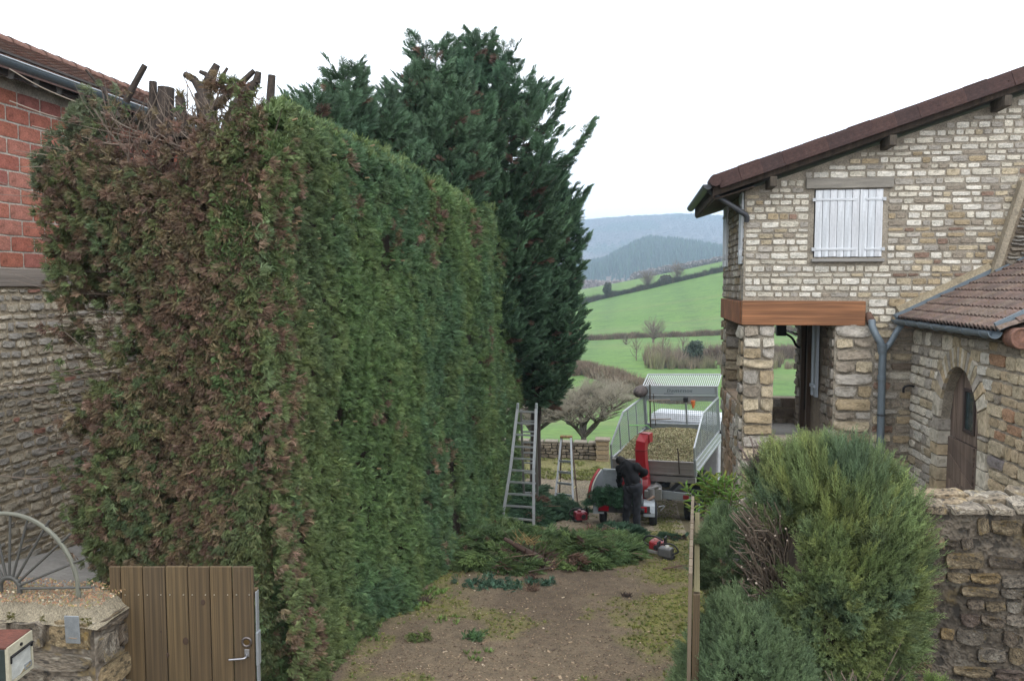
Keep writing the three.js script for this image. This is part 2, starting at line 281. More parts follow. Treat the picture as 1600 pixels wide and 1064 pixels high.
// ---------------------------------------------------------------- far woods, hedgerows, bare trees
function puff(seed, n, flat) {  // a far tree crown: many small faces on an uneven ball
  const r = rng(seed), pos = [], col = [];
  for (let i = 0; i < n; i++) { const a = r() * 6.283, e = Math.asin(2 * r() - 1), R = 0.35 + 0.15 * r(), c = V3(Math.cos(a) * Math.cos(e) * R, 0.5 + Math.sin(e) * R * flat, Math.sin(a) * Math.cos(e) * R), s = 0.07 + 0.1 * r(), q = 0.75 + 0.5 * r();
    for (let k = 0; k < 3; k++) { pos.push(c.x + (r() - 0.5) * s * 2, c.y + (r() - 0.5) * s * 2, c.z + (r() - 0.5) * s * 2); col.push(q, q, q); } }
  const g = new THREE.BufferGeometry(); g.setAttribute('position', new THREE.Float32BufferAttribute(pos, 3)); g.setAttribute('color', new THREE.Float32BufferAttribute(col, 3)); g.computeVertexNormals(); return g;
}
function conifer(seed) { const r = rng(seed), gs = []; for (let k = 0; k < 4; k++) { const g = new THREE.ConeGeometry(0.2 - 0.035 * k, 0.42, 6, 1, true); g.translate((r() - 0.5) * 0.03, 0.22 + 0.19 * k, (r() - 0.5) * 0.03); gs.push(tint(g.toNonIndexed(), L(0.8 + 0.3 * r(), 0.8 + 0.3 * r(), 0.8 + 0.3 * r()))); } return merge(gs); }
const PUFFS = [1, 2, 3].map((s) => puff(s, 160, 0.9)), CONES = [1, 2, 3].map(conifer), none = new THREE.Quaternion();
const farMat = leafMat();
{
  const r = rng(5), it = [];
  for (let i = 0; i < 9000; i++) { const d = lerp(1230, 1800, Math.sqrt(r())), x = (-0.20 + 0.62 * r()) * d; const y = land(x, d), s = 15 + 9 * r(), q = 0.7 + 0.6 * r(); it.push({ p: P(x, y - 1, d), q: aim(UP, r() * 6), s: V3(s, s, s), c: L(0.030 * q, 0.062 * q, 0.040 * q) }); }
  const f = new THREE.Group(); f.name = 'conifer_forest'; scene.add(f); tag(f, 'dark blue green conifer forest on the slope below the far ridge', 'forest', null, 'stuff'); scatter('conifer_tree', CONES, farMat, it, f);
}
{
  const r = rng(6), it = [];
  for (let i = 0; i < 4200; i++) { const d = lerp(620, 800, r()), x = (-0.25 + 0.27 * r() * (1 - 0.35 * (d - 620) / 180)) * d; const s = 8 + 4 * r(), q = 0.85 + 0.3 * r(); it.push({ p: P(x, land(x, d) + 4 * (1 - Math.abs(x / d + 0.1) * 5) - 2, d), q: aim(UP, r() * 6), s: V3(s, s, s), c: L(0.28 * q, 0.245 * q, 0.235 * q) }); }
  for (let i = 0; i < 5200; i++) { const d = lerp(560, 640, r()), x = (0.0 + 0.16 * r()) * d, s = 4.5 + 2 * r(), q = 0.95 + 0.1 * r(); it.push({ p: P(x, land(x, d) + 7 + 0.12 * x + 2 * r(), d), q: aim(UP, r() * 6), s, c: L(0.24 * q, 0.225 * q, 0.22 * q) }); }
  const f = new THREE.Group(); f.name = 'bare_woodland'; scene.add(f); tag(f, 'pale leafless wood in the valley below the conifer forest', 'woodland', null, 'stuff'); scatter('bare_tree', PUFFS, farMat, it, f);
}
{ // bare trees over the far ridge, too small to tell apart
  const r = rng(61), it = [];
  for (let i = 0; i < 14000; i++) { const d = lerp(2500, 3650, Math.pow(r(), 0.6)), x = (-0.2 + 0.5 * r()) * d; const s = 13 + 6 * r(), q = 0.75 + 0.5 * r() , e = fbm(x / 260, d / 180, 95, 3) > 0.62; it.push({ p: P(x, land(x, d) - 4, d), q: none, s, c: e ? L(0.05 * q, 0.08 * q, 0.05 * q) : L(0.15 * q, 0.12 * q, 0.11 * q) }); }
  const f = new THREE.Group(); f.name = 'ridge_woodland'; scene.add(f); tag(f, 'bare woodland covering the hazy blue ridge on the horizon', 'woodland', null, 'stuff'); scatter('bare_tree', [puff(9, 26, 0.8)], farMat, it, f);
}
// twiggy scrub clump used for hedgerows
function scrub(seed, n) { const r = rng(seed), gs = []; for (let i = 0; i < n; i++) { const a = r() * 6.283, l = 0.5 + 0.6 * r(), b = V3((r() - 0.5) * 0.7, 0, (r() - 0.5) * 0.5), e = b.clone().add(V3(Math.cos(a) * 0.35 * l, l, Math.sin(a) * 0.35 * l)); const w = 0.02 + 0.02 * r(); const pos = [b.x - w, b.y, b.z, b.x + w, b.y, b.z, e.x, e.y, e.z, b.x, b.y, b.z - w, b.x, b.y, b.z + w, e.x, e.y, e.z]; const g = new THREE.BufferGeometry(); g.setAttribute('position', new THREE.Float32BufferAttribute(pos, 3)); g.computeVertexNormals(); const q = 0.7 + 0.6 * r(); gs.push(tint(g, L(q, q, q))); } return merge(gs); }
const SCRUB = [1, 2, 3, 4].map((s) => scrub(s * 13, 46));
function hedgerow(label, pts, h, wd, dens, cols, seed) {
  const r = rng(seed), it = [], o = thing('hedgerow', label, 'hedgerow');
  for (let k = 0; k < pts.length - 1; k++) { const [x0, d0] = pts[k], [x1, d1] = pts[k + 1], len = Math.hypot(x1 - x0, d1 - d0), n = Math.ceil(len * dens);
    for (let i = 0; i < n; i++) { const t = r(), x = lerp(x0, x1, t) + (r() - 0.5) * wd, d = lerp(d0, d1, t) + (r() - 0.5) * wd, s = h * (0.7 + 0.6 * r()), q = 0.75 + 0.5 * r(), c = pick(cols, r).clone().multiplyScalar(q); const hv = 0.65 + 0.7 * fbm(x * 0.35, d * 0.35, seed, 2); it.push({ p: P(x, land(x, d) - 0.1, d), q: aim(UP, r() * 6), s: V3(s * 1.2, s * hv, s * 1.2), c }); } }
  scatter('scrub', SCRUB, farMat, it, o); return o;
}
const brown = [[4, L(0.20, 0.15, 0.105)], [2, L(0.26, 0.20, 0.14)], [1, L(0.13, 0.13, 0.07)]], darkHedge = [[3, L(0.055, 0.06, 0.03)], [2, L(0.10, 0.085, 0.05)]];
hedgerow('thin dark hedge line climbing the upper green field', [[-45, 331], [-23, 330], [-10.7, 331], [5.8, 329], [15, 330], [60, 330]], 2.1, 1.6, 6, darkHedge, 11);
hedgerow('brown hedge crossing the middle of the green hillside', [[-40, 188], [-12, 190], [3, 190], [21, 190], [60, 190]], 1.35, 1.5, 7, brown, 12);
hedgerow('wide tangled brown hedge slanting down behind the truck', [[-13, 121], [-9, 112], [-3.2, 97], [0.9, 84], [4, 74]], 1.25, 2.4, 26, brown, 13);
hedgerow('low brown hedge behind the dark conifer trunk', [[-16, 92], [-11.5, 96], [-7.2, 101], [-6, 110]], 1.1, 1.0, 10, brown, 14);
hedgerow('reddish brown thicket beside the far bare saplings', [[12, 128], [17, 126], [26, 130]], 1.8, 3, 20, [[2, L(0.22, 0.165, 0.13)], [1, L(0.25, 0.2, 0.15)]], 15);

// bare tree: recursive limbs; the trunk and heavy limbs are one part, the twigs another
function bareGeo(seed, { h = 3, spread = 1, levels = 4, r0 = 0.12, lift = 0.35, lean = 0, twig = 3, trunkH = 0.3, kids = 3 }) {
  const r = rng(seed), heavy = [], fine = [];
  const grow = (a, dir, len, rad, lv) => {
    const mid = a.clone().addScaledVector(dir, len * 0.5).add(V3((r() - 0.5), (r() - 0.5) * 0.6, (r() - 0.5)).multiplyScalar(len * 0.16)), b = a.clone().addScaledVector(dir, len);
    const bin = lv >= levels - 1 ? fine : heavy, n = lv >= levels - 1 ? 3 : 5;
    bin.push(bar(a, mid, rad, rad * 0.82, n, false), bar(mid, b, rad * 0.82, rad * 0.6, n, false));
    if (lv >= levels) return;
    const k = lv === 0 ? kids + 1 : lv >= levels - 2 ? twig : kids + (lv === 1 ? 1 : 0);
    for (let i = 0; i < k; i++) { const t = lv === 0 ? 1 : 0.35 + 0.65 * (i + 1) / k, from = t > 0.5 ? mid.clone().lerp(b, (t - 0.5) * 2) : a.clone().lerp(mid, t * 2), az = (i / k) * 6.283 + r() * 2;
      const nd = dir.clone().multiplyScalar(0.75).add(V3(Math.cos(az) * spread * (0.6 + 0.6 * r()), lift * (r() + 0.25), Math.sin(az) * spread * (0.6 + 0.6 * r()))).normalize(); grow(from, nd, len * (lv === 0 ? (1 - trunkH) / trunkH * (0.40 + 0.14 * r()) : 0.55 + 0.25 * r()), rad * (lv === 0 ? 0.55 : 0.5), lv + 1); }
  };
  grow(V3(0, -0.1, 0), V3(lean, 1, 0).normalize(), h * trunkH, r0, 0);
  return [merge(heavy), merge(fine)];
}
M.barkGrey = std(L(0.21, 0.19, 0.15), { map: T.bark }); M.twigGrey = std(L(0.31, 0.28, 0.215)); M.twigFar = std(L(0.19, 0.155, 0.12)); M.barkDark = std(L(0.11, 0.085, 0.06), { map: T.bark });
function bareTree(label, x, d, seed, o, mats = [M.barkGrey, M.twigGrey], y = land(x, d), category = 'tree') {
  const t = thing('bare_tree', label, category, [x, y, -d], seed), [a, b] = bareGeo(seed, o); part('trunk', a, mats[0], t); part('crown', b, mats[1], t); return t;
}
bareTree('gnarled bare fruit tree just behind the low yard wall', -1.75, 29, 31, { h: 3.3, spread: 1.05, levels: 6, r0: 0.17, lift: 0.35, trunkH: 0.32, kids: 4, twig: 6 }, undefined, -0.5);
bareTree('spreading bare fruit tree half hidden by the tall ladder', -3.75, 30, 47, { h: 3.1, spread: 1.4, levels: 6, r0: 0.16, lift: 0.2, trunkH: 0.32, kids: 4, twig: 6 }, undefined, -0.55);
const farBark = [M.twigFar, M.twigFar];
// a far bare tree: trunk, boughs reaching through an egg-shaped crown, each ending in a fan of twigs
function farTree(label, x, d, seed, { h, w, foot = 0.25, n = 60, r0 = 0.1, lean = 0 }) {
  const t = thing('bare_tree', label, 'tree', [x, land(x, d), -d], seed), r = rng(seed * 7), heavy = [], fine = [], k0 = h / 500;
  heavy.push(bar(V3(0, -0.2, 0), V3(lean * 0.3, h * 0.5, 0), r0, r0 * 0.7, 6, false), bar(V3(lean * 0.3, h * 0.5, 0), V3(lean, h * 0.86, 0), r0 * 0.7, r0 * 0.2, 5, false));
  for (let i = 0; i < n; i++) { const a = i * 2.4 + r(), e = Math.asin(lerp(-0.8, 1, r())), k = 0.45 + 0.55 * Math.sqrt(r()), cy = h * (foot + (1 - foot) * 0.5), tip = V3(lean + Math.cos(a) * Math.cos(e) * w * 0.5 * k, cy + Math.sin(e) * h * (1 - foot) * 0.5 * k, Math.sin(a) * Math.cos(e) * w * 0.5 * k), sy = Math.min(h * 0.8, Math.max(h * foot * 0.6, tip.y - w * 0.35 * (0.5 + r()))), s = V3(lean * sy / h, sy, 0), m = s.clone().lerp(tip, 0.5).add(V3(0, -0.06 * h * r(), 0));
    heavy.push(bar(s, m, r0 * 0.34, r0 * 0.2, 3, false)); fine.push(bar(m, tip, r0 * 0.2, k0, 3, false));
    for (let j = 0; j < 4; j++) { const f = m.clone().lerp(tip, 0.3 + 0.6 * r()); fine.push(bar(f, f.clone().add(tip.clone().sub(m).multiplyScalar(0.5)).add(V3((r() - 0.5), r() * 0.6, (r() - 0.5)).multiplyScalar(w * 0.14)), k0 * 1.6, k0 * 0.6, 3, false)); } }
  part('trunk', merge(heavy), M.twigFar, t); part('crown', merge(fine), M.twigFar, t); return t;
}
farTree('round bare oak standing alone below the middle hedge', 4.2, 172, 52, { h: 5.6, w: 5.6, foot: 0.22, n: 90, r0: 0.26 });
farTree('small bare bush left of the lone oak', -1.5, 168, 53, { h: 2.8, w: 2.8, foot: 0.02, n: 60, r0: 0.1 });
farTree('brown bare bush tree beside the conifer edge', -9.5, 110, 54, { h: 4.8, w: 3.6, foot: 0.1, n: 80, r0: 0.14 });
farTree('brown leafless tree on the upper hedge line', 5.5, 331, 55, { h: 7.6, w: 7.4, foot: 0.26, n: 110, r0: 0.34 });
farTree('pale bushy bare tree at the right of the upper hedge line', 17.5, 331, 56, { h: 8.8, w: 6.6, foot: 0.12, n: 110, r0: 0.3 });
[[0.5, 128, 4.4, 61, 'leftmost thin sapling in the field behind the truck'], [4.2, 118, 5.0, 62, 'bare sapling left of the ivy covered tree'], [7.4, 124, 4.8, 63, 'bare sapling behind the ivy covered tree'], [13.2, 116, 5.2, 64, 'tall bare sapling right of the ivy covered tree'], [16.0, 124, 5.4, 65, 'bare sapling close to the stone house corner'], [19, 120, 5.4, 66, 'bare sapling seen past the house pillar']].forEach(([x, d, h, s, l]) => farTree(l, x, d, s, { h, w: h * 0.5, foot: 0.1, n: 46, r0: 0.09, lean: 0.2 }));
{ // undergrowth and thin saplings of the same thicket, too many to tell apart
  const r = rng(68), it = []; for (let i = 0; i < 260; i++) { const d = 112 + 20 * r(), x = 0 + 24 * r() * Math.sqrt(r()) + 2, s = 0.9 + 2.0 * r() * r(), q = 0.9 + 0.5 * r(); it.push({ p: P(x, land(x, d) - 0.1, d), q: aim(UP, r() * 6), s: V3(s * 0.9, s * 1.25, s * 0.9), c: pick([[3, L(0.21, 0.17, 0.12)], [2, L(0.19, 0.18, 0.10)], [1, L(0.26, 0.21, 0.16)]], r).clone().multiplyScalar(q) }); }
  const o = new THREE.Group(); o.name = 'thicket'; scene.add(o); tag(o, 'hazy thicket of thin bare stems round the ivy covered tree', 'thicket', null, 'stuff'); scatter('bare_stems', SCRUB, farMat, it, o);
}
function ivyTree(label, x, d, h, w, seed, col) {
  const t = thing('ivy_tree', label, 'tree', [x, land(x, d), -d]), r = rng(seed), it = [];
  part('trunk', bar(V3(0, -0.3, 0), V3(0.1, h * 0.9, 0), h * 0.03, h * 0.012, 6), M.twigFar, t);
  for (let i = 0; i < 40; i++) { const y = h * (0.16 + 0.7 * r()), k = w * (1.15 - 0.75 * Math.abs(y / h - 0.4)), a = r() * 6.283, s = w * (0.5 + 0.4 * r()), q = 0.7 + 0.6 * r(); it.push({ p: V3(Math.cos(a) * k * 0.45 * r(), y - s * 0.5, Math.sin(a) * k * 0.45 * r()), q: aim(UP, a), s, c: col.clone().multiplyScalar(q) }); }
  scatter('crown', PUFFS, farMat, it, t);
}
ivyTree('dark ivy covered tree standing in front of the bare saplings', 8.6, 116, 3.9, 2.0, 71, L(0.06, 0.085, 0.055));
ivyTree('narrow dark ivy tree at the left end of the upper hedge line', -10.8, 331, 6.6, 2.8, 72, L(0.05, 0.06, 0.03));
ivyTree('squat dark bush on the upper hedge line', 12.6, 331, 3.4, 3.8, 73, L(0.08, 0.075, 0.05));

// low dry-stone wall along the yard
{
  const t = thing('yard_wall', 'low dry stone wall along the far side of the gravel yard', 'wall'), z0 = 27, r = rng(8);
  part('wall', merge([box(16, 0.62, 0.32, -8.85, 0.27, -z0 - 0.18)]), std(L(0.10, 0.09, 0.07), { map: T.stone }), t);
  const tones = (u, v, r) => pick([[3, L(0.26, 0.22, 0.17)], [2, L(0.33, 0.28, 0.21)], [2, L(0.2, 0.17, 0.14)]], r);
  layStones(courses({ o: P(0, 0, z0 - 0.02), u: V3(1, 0, 0), n: V3(0, 0, 1), v0: -0.05, v1: 0.6, span: () => [-8, -0.9], h: [0.09, 0.14], w: [0.15, 0.45], tones, depth: 0.05, geos: ROUGH, seed: 81 }), t, { most: 260 });
  for (let x = -8; x < -1.2; x += 0.5) part('coping_stone', rbox(0.46, 0.07, 0.42, 0.02, x + 0.25, 0.62 + 0.02 * r(), -z0 - 0.17), toneMat(L(0.3, 0.27, 0.22)), t);
  const k = thing('yard_pillar', 'square ochre stone pillar ending the low yard wall', 'pillar', [-0.99, 0, -27]);
  for (let i = 0; i < 5; i++) part('stone', rbox(0.44 - 0.02 * (i % 2), 0.15, 0.44, 0.02, 0.01 * (i % 2), 0.05 + 0.155 * i, 0), toneMat([L(0.42, 0.32, 0.2), L(0.36, 0.29, 0.2)][i % 2]), k);
  part('cap', rbox(0.52, 0.07, 0.52, 0.02, 0, 0.78, 0), toneMat(L(0.3, 0.25, 0.2)), k);
}
// ================================================================ stone house on the right
const X = V3(1, 0, 0), NX = V3(-1, 0, 0), ZF = V3(0, 0, 1), ZB = V3(0, 0, -1);   // ZF faces the camera, ZB runs away from it
M.mortar = std(L(0.43, 0.39, 0.33), { map: rep(T.mortar, 1.6), bumpMap: rep(T.mortar, 1.6), bumpScale: 0.01, roughness: 1 });
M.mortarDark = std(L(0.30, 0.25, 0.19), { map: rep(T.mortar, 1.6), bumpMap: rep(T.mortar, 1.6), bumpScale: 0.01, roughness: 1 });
M.whitePaint = std(L(0.84, 0.87, 0.90), { map: rep(T.plaster, 0.6), roughness: 0.55 });
M.zinc = std(L(0.20, 0.245, 0.28), { map: rep(T.metal, 2), roughness: 0.55, metalness: 0.25 });
M.zincDark = std(L(0.075, 0.08, 0.09), { map: rep(T.metal, 2), roughness: 0.5, metalness: 0.2 });
M.iron = std(L(0.02, 0.02, 0.022), { roughness: 0.5, metalness: 0.4 });
M.glassDark = std(L(0.03, 0.035, 0.04), { roughness: 0.08, metalness: 0 });
M.verge = [L(0.098, 0.052, 0.047), L(0.112, 0.060, 0.052), L(0.085, 0.048, 0.045)].map((c) => std(c, { map: rep(T.tile, 1.5), bumpMap: T.stoneBump, bumpScale: 0.004, roughness: 0.85 }));
const grainX = (x, y) => { const c = rep(T.wood, x, y); c.rotation = Math.PI / 2; return c; };
M.orange = std(L(0.46, 0.215, 0.105), { map: grainX(0.95, 0.9), bumpMap: grainX(0.95, 0.9), bumpScale: 0.002, roughness: 0.75 });
M.soffit = std(L(0.09, 0.065, 0.05), { map: rep(T.wood, 1, 1) });
const cream = L(0.80, 0.755, 0.645), creamW = L(0.89, 0.86, 0.775), greyS = L(0.54, 0.505, 0.45), ochre = L(0.52, 0.42, 0.275), ochreL = L(0.64, 0.55, 0.395), rusty = L(0.34, 0.23, 0.175), dun = L(0.42, 0.365, 0.295), brownS = L(0.30, 0.24, 0.185);
const ridgeY = (x) => 7.30 + 0.337 * (x - 1.22);   // underside of the roof over the gable
{
  const t = thing('stone_house', 'stone house with brown tiled roof, white shutters and orange beam over its porch', 'house');
  // ---- gable wall above the beam and the lower wall right of the porch
  const d0 = 13, gable = [[1.70, 5.752], [3.09, 5.752], [3.09, 0.5], [8.4, 0.5], [8.4, ridgeY(8.4)], [1.70, ridgeY(1.70)]];
  part('wall', slab(gable, 0.4, [[[2.735, 6.42], [3.735, 6.42], [3.735, 7.455], [2.735, 7.455]]]).translate(0, 0, -d0), M.mortar, t);
  const r0 = rng(3);
  const upper = (u, v, r) => { const brownish = step(3.4, 4.6, u + 0.9 * (fbm(u * 1.5, v * 1.5, 7, 3) - 0.5)) * step(7.25, 6.5, v - 0.25 * (u - 3.4)); const white = (v < 6.35 && u < 3.9) ? 3 : 0;
    return pick([[3 + white, cream], [2.2 + white * 1.4, creamW], [1.3, greyS], [0.35 + 2.2 * brownish, ochre], [0.4 + 1.6 * brownish, dun], [0.12 + 0.8 * brownish, rusty], [0.5 + brownish, ochreL]], r).clone().multiplyScalar(0.82 + 0.3 * r()); };
  let list = courses({ o: P(0, 0, d0), u: X, n: ZF, v0: 5.80, v1: 9.6, span: (v) => [Math.max(1.715, 1.22 + (v - 7.30) / 0.337), 6.6], h: [0.072, 0.122], w: [0.11, 0.30], tones: upper, seed: 11, holes: [[2.58, 3.88, 7.46, 7.62], [2.66, 3.81, 6.36, 7.47]], top: (u) => ridgeY(u) - 0.02, depth: 0.017, joint: 0.022, vary: 0.24, turn: 0.035 });
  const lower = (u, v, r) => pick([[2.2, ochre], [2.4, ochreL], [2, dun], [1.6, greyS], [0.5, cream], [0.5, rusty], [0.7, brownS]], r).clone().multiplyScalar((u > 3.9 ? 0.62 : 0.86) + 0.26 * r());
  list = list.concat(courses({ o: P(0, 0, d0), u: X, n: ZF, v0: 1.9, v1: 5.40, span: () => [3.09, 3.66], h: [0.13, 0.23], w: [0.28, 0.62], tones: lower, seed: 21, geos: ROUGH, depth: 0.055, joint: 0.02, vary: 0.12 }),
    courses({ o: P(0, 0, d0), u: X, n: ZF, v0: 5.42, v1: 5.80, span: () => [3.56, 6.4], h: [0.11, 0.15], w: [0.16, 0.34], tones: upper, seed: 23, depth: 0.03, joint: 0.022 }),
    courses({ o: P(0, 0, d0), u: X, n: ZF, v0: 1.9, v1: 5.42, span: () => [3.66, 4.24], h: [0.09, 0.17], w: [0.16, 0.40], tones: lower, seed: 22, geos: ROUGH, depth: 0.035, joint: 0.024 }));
  // ---- front porch pillar: big dressed blocks
  const pil = (u, v, r) => pick([[2, ochreL], [1.6, ochre], [1.4, cream], [1.3, greyS], [0.6, dun]], r).clone().multiplyScalar(0.85 + 0.25 * r());
  part('pillar_core', box(0.46, 4.9, 0.46, 1.955, 2.93, -d0 - 0.235), M.mortar, t);
  list = list.concat(courses({ o: P(0, 0, d0), u: X, n: ZF, v0: 2.2, v1: 5.37, span: () => [1.71, 2.20], h: [0.15, 0.25], w: [0.24, 0.5], tones: pil, seed: 31, geos: ROUGH, depth: 0.055, joint: 0.022, vary: 0.06 }),
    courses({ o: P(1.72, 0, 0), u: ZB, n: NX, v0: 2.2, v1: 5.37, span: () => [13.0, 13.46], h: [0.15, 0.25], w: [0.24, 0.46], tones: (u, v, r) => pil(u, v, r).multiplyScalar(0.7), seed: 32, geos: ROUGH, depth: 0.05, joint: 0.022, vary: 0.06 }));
  // ---- rear porch pillar
  part('pillar_core', box(0.46, 4.9, 0.46, 1.955, 2.93, -15.68), M.mortarDark, t);
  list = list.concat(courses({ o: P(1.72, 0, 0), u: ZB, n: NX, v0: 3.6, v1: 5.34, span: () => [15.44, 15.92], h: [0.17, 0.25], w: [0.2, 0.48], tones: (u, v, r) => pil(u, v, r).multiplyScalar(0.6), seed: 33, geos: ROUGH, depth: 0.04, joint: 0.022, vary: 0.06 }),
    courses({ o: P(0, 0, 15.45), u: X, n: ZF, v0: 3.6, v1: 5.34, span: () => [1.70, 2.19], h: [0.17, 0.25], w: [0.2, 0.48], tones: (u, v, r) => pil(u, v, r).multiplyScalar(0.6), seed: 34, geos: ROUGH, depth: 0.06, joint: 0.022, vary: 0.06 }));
  // ---- porch parapets and floor
  part('parapet', merge([box(0.34, 3.4, 1.98, 1.90, 2.36, -14.45)]), std(L(0.40, 0.30, 0.21), { map: T.stone, bumpMap: T.stoneBump, bumpScale: 0.02 }), t);
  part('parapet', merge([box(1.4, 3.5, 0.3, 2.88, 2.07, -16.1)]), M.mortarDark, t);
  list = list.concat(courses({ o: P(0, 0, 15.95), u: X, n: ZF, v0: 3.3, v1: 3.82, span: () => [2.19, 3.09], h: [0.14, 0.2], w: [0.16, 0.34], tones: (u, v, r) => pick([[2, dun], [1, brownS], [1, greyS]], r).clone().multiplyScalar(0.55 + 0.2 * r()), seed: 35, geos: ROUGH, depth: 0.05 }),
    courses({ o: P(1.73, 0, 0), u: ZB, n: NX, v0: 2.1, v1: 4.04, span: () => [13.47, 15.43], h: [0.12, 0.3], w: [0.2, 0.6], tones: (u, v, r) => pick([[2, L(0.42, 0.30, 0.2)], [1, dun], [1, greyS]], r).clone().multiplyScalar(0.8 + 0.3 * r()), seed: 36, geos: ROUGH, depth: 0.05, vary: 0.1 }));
  part('porch_floor', box(1.38, 0.2, 2.9, 2.40, 3.24, -14.5), M.concrete, t);
  part('step', rbox(0.9, 0.14, 0.42, 0.02, 2.66, 3.49, -13.24), toneMat(L(0.5, 0.43, 0.36)), t);
  // ---- floor over the porch, beams
  part('ceiling', merge([box(6.6, 0.30, 2.7, 5.08, 5.58, -14.55)]), M.soffit, t);
  part('beam', rbox(1.84, 0.38, 0.16, 0.012, 2.60, 5.56, -13.02), M.orange, t, 'orange brown timber beam over the porch front');
  part('beam', rbox(0.15, 0.37, 2.86, 0.012, 1.745, 5.555, -14.54), std(L(0.44, 0.18, 0.08), { map: rep(T.wood, 2.5, 0.5), bumpMap: rep(T.wood, 2.5, 0.5), bumpScale: 0.004, roughness: 0.8 }), t, 'weathered orange timber beam along the porch side');
  // ---- side wall above the beam
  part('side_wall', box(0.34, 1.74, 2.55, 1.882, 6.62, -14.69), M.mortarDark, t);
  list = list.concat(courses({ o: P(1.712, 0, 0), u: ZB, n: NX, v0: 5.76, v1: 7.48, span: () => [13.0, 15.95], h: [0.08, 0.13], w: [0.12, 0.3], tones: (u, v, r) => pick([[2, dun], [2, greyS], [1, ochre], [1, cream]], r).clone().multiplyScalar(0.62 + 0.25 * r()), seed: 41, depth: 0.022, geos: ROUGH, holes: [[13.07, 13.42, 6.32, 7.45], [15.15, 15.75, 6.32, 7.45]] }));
  for (const [d, w] of [[13.245, 0.34], [15.45, 0.56]]) {
    const s = part('side_shutter', rbox(0.045, 1.11, w, 0.006, 1.685, 6.885, -d), M.whitePaint, t);
    for (const y of [6.5, 7.25]) part('hinge', box(0.02, 0.035, w * 0.8, 1.655, y, -d), M.whitePaint, s);
    part('latch', box(0.03, 0.10, 0.03, 1.65, 6.50, -d + w * 0.42), M.whitePaint, s);
  }
  // ---- porch inner wall with door frame and folded shutters
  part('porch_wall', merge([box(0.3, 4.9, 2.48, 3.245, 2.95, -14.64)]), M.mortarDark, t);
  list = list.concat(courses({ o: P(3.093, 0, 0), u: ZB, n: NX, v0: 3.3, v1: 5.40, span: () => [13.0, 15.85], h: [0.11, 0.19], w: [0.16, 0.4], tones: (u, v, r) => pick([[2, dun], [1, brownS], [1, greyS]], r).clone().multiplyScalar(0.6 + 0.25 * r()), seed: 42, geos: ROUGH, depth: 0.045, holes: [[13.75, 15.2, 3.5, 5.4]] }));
  const fr = part('door_frame', merge([box(0.1, 2.0, 0.12, 3.06, 4.4, -15.1), box(0.08, 1.9, 0.09, 3.06, 4.45, -14.62)]), std(L(0.13, 0.09, 0.065), { map: rep(T.wood, 2, 0.6) }), t);
  part('pane', box(0.03, 1.6, 0.36, 3.085, 4.55, -14.86), M.glassDark, fr);
  const ps = part('porch_shutter', rbox(0.05, 1.28, 0.16, 0.006, 3.04, 4.76, -13.98), std(L(0.50, 0.56, 0.62), { map: rep(T.plaster, 0.6) }), t, 'pale blue grey shutter folded against the porch wall');
  part('slat', merge([box(0.03, 1.26, 0.07, 3.02, 4.76, -14.16), box(0.03, 0.05, 0.3, 3.0, 4.3, -14.05)]), std(L(0.46, 0.52, 0.58)), ps);
  // ---- lantern
  const la = part('porch_lantern', merge([rbox(0.17, 0.2, 0.15, 0.01, 2.70, 5.16, -15.35), box(0.2, 0.03, 0.18, 2.70, 5.27, -15.35)]), M.iron, t);
  part('bracket', tube([V3(2.78, 5.10, -15.35), V3(2.90, 5.02, -15.36), V3(3.0, 4.86, -15.38), V3(3.09, 4.84, -15.4)], 0.024, 10, 6), M.iron, la);
  part('shade', bar(V3(2.76, 5.17, -15.3), V3(2.98, 5.08, -15.3), 0.02, 0.03, 8), std(L(0.6, 0.6, 0.62), { roughness: 0.2, metalness: 0.9 }), la);
  // ---- shuttered window on the gable
  part('lintel', rbox(1.27, 0.155, 0.1, 0.008, 3.235, 7.545, -d0 + 0.012), std(L(0.36, 0.33, 0.28), { map: T.plaster, bumpMap: T.stoneBump, bumpScale: 0.004 }), t);
  part('sill', rbox(1.06, 0.05, 0.1, 0.008, 3.235, 6.375, -d0 + 0.03), std(L(0.40, 0.38, 0.35), { map: T.plaster }), t);
  part('window_backing', box(1.0, 1.03, 0.05, 3.235, 6.938, -d0 - 0.12), M.iron, t);
  const sh = new THREE.Group(); sh.name = 'shutter'; t.add(sh); const shR = new THREE.Group(); shR.name = 'shutter'; t.add(shR);
  for (let i = 0; i < 9; i++) { const wide = i < 6, w = wide ? 0.1083 : 0.1083, x = 2.755 + 0.1083 * i + (wide ? 0 : 0.012) + 0.045; part('board', rbox(w - 0.005, 1.02, 0.03, 0.005, x, 6.935 + 0.002 * (i % 3), -d0 + 0.012 + 0.001 * (i % 2)), [M.whitePaint, std(L(0.80, 0.835, 0.87), { map: rep(T.plaster, 0.7), roughness: 0.55 }), std(L(0.86, 0.88, 0.91), { map: rep(T.plaster, 0.5), roughness: 0.55 })][i % 3], wide ? sh : shR); }
  part('cover_strip', rbox(0.035, 1.02, 0.02, 0.004, 3.412, 6.935, -d0 + 0.036), M.whitePaint, sh);
  for (const y of [7.30, 6.545]) { part('strap', rbox(0.60, 0.035, 0.012, 0.003, 3.06, y, -d0 + 0.033), M.whitePaint, sh); part('strap', rbox(0.24, 0.035, 0.012, 0.003, 3.60, y, -d0 + 0.033), M.whitePaint, shR); part('hinge', box(0.05, 0.05, 0.03, 2.73, y, -d0 + 0.03), M.whitePaint, sh); part('hinge', box(0.05, 0.05, 0.03, 3.745, y, -d0 + 0.03), M.whitePaint, shR); }
  // ---- stone flank rising to the right, above the outbuilding roof
  const fl = [[5.30, 6.02], [5.68, 7.46], [6.5, 9.2], [8.4, 9.2], [8.4, 5.2], [5.30, 5.2]];
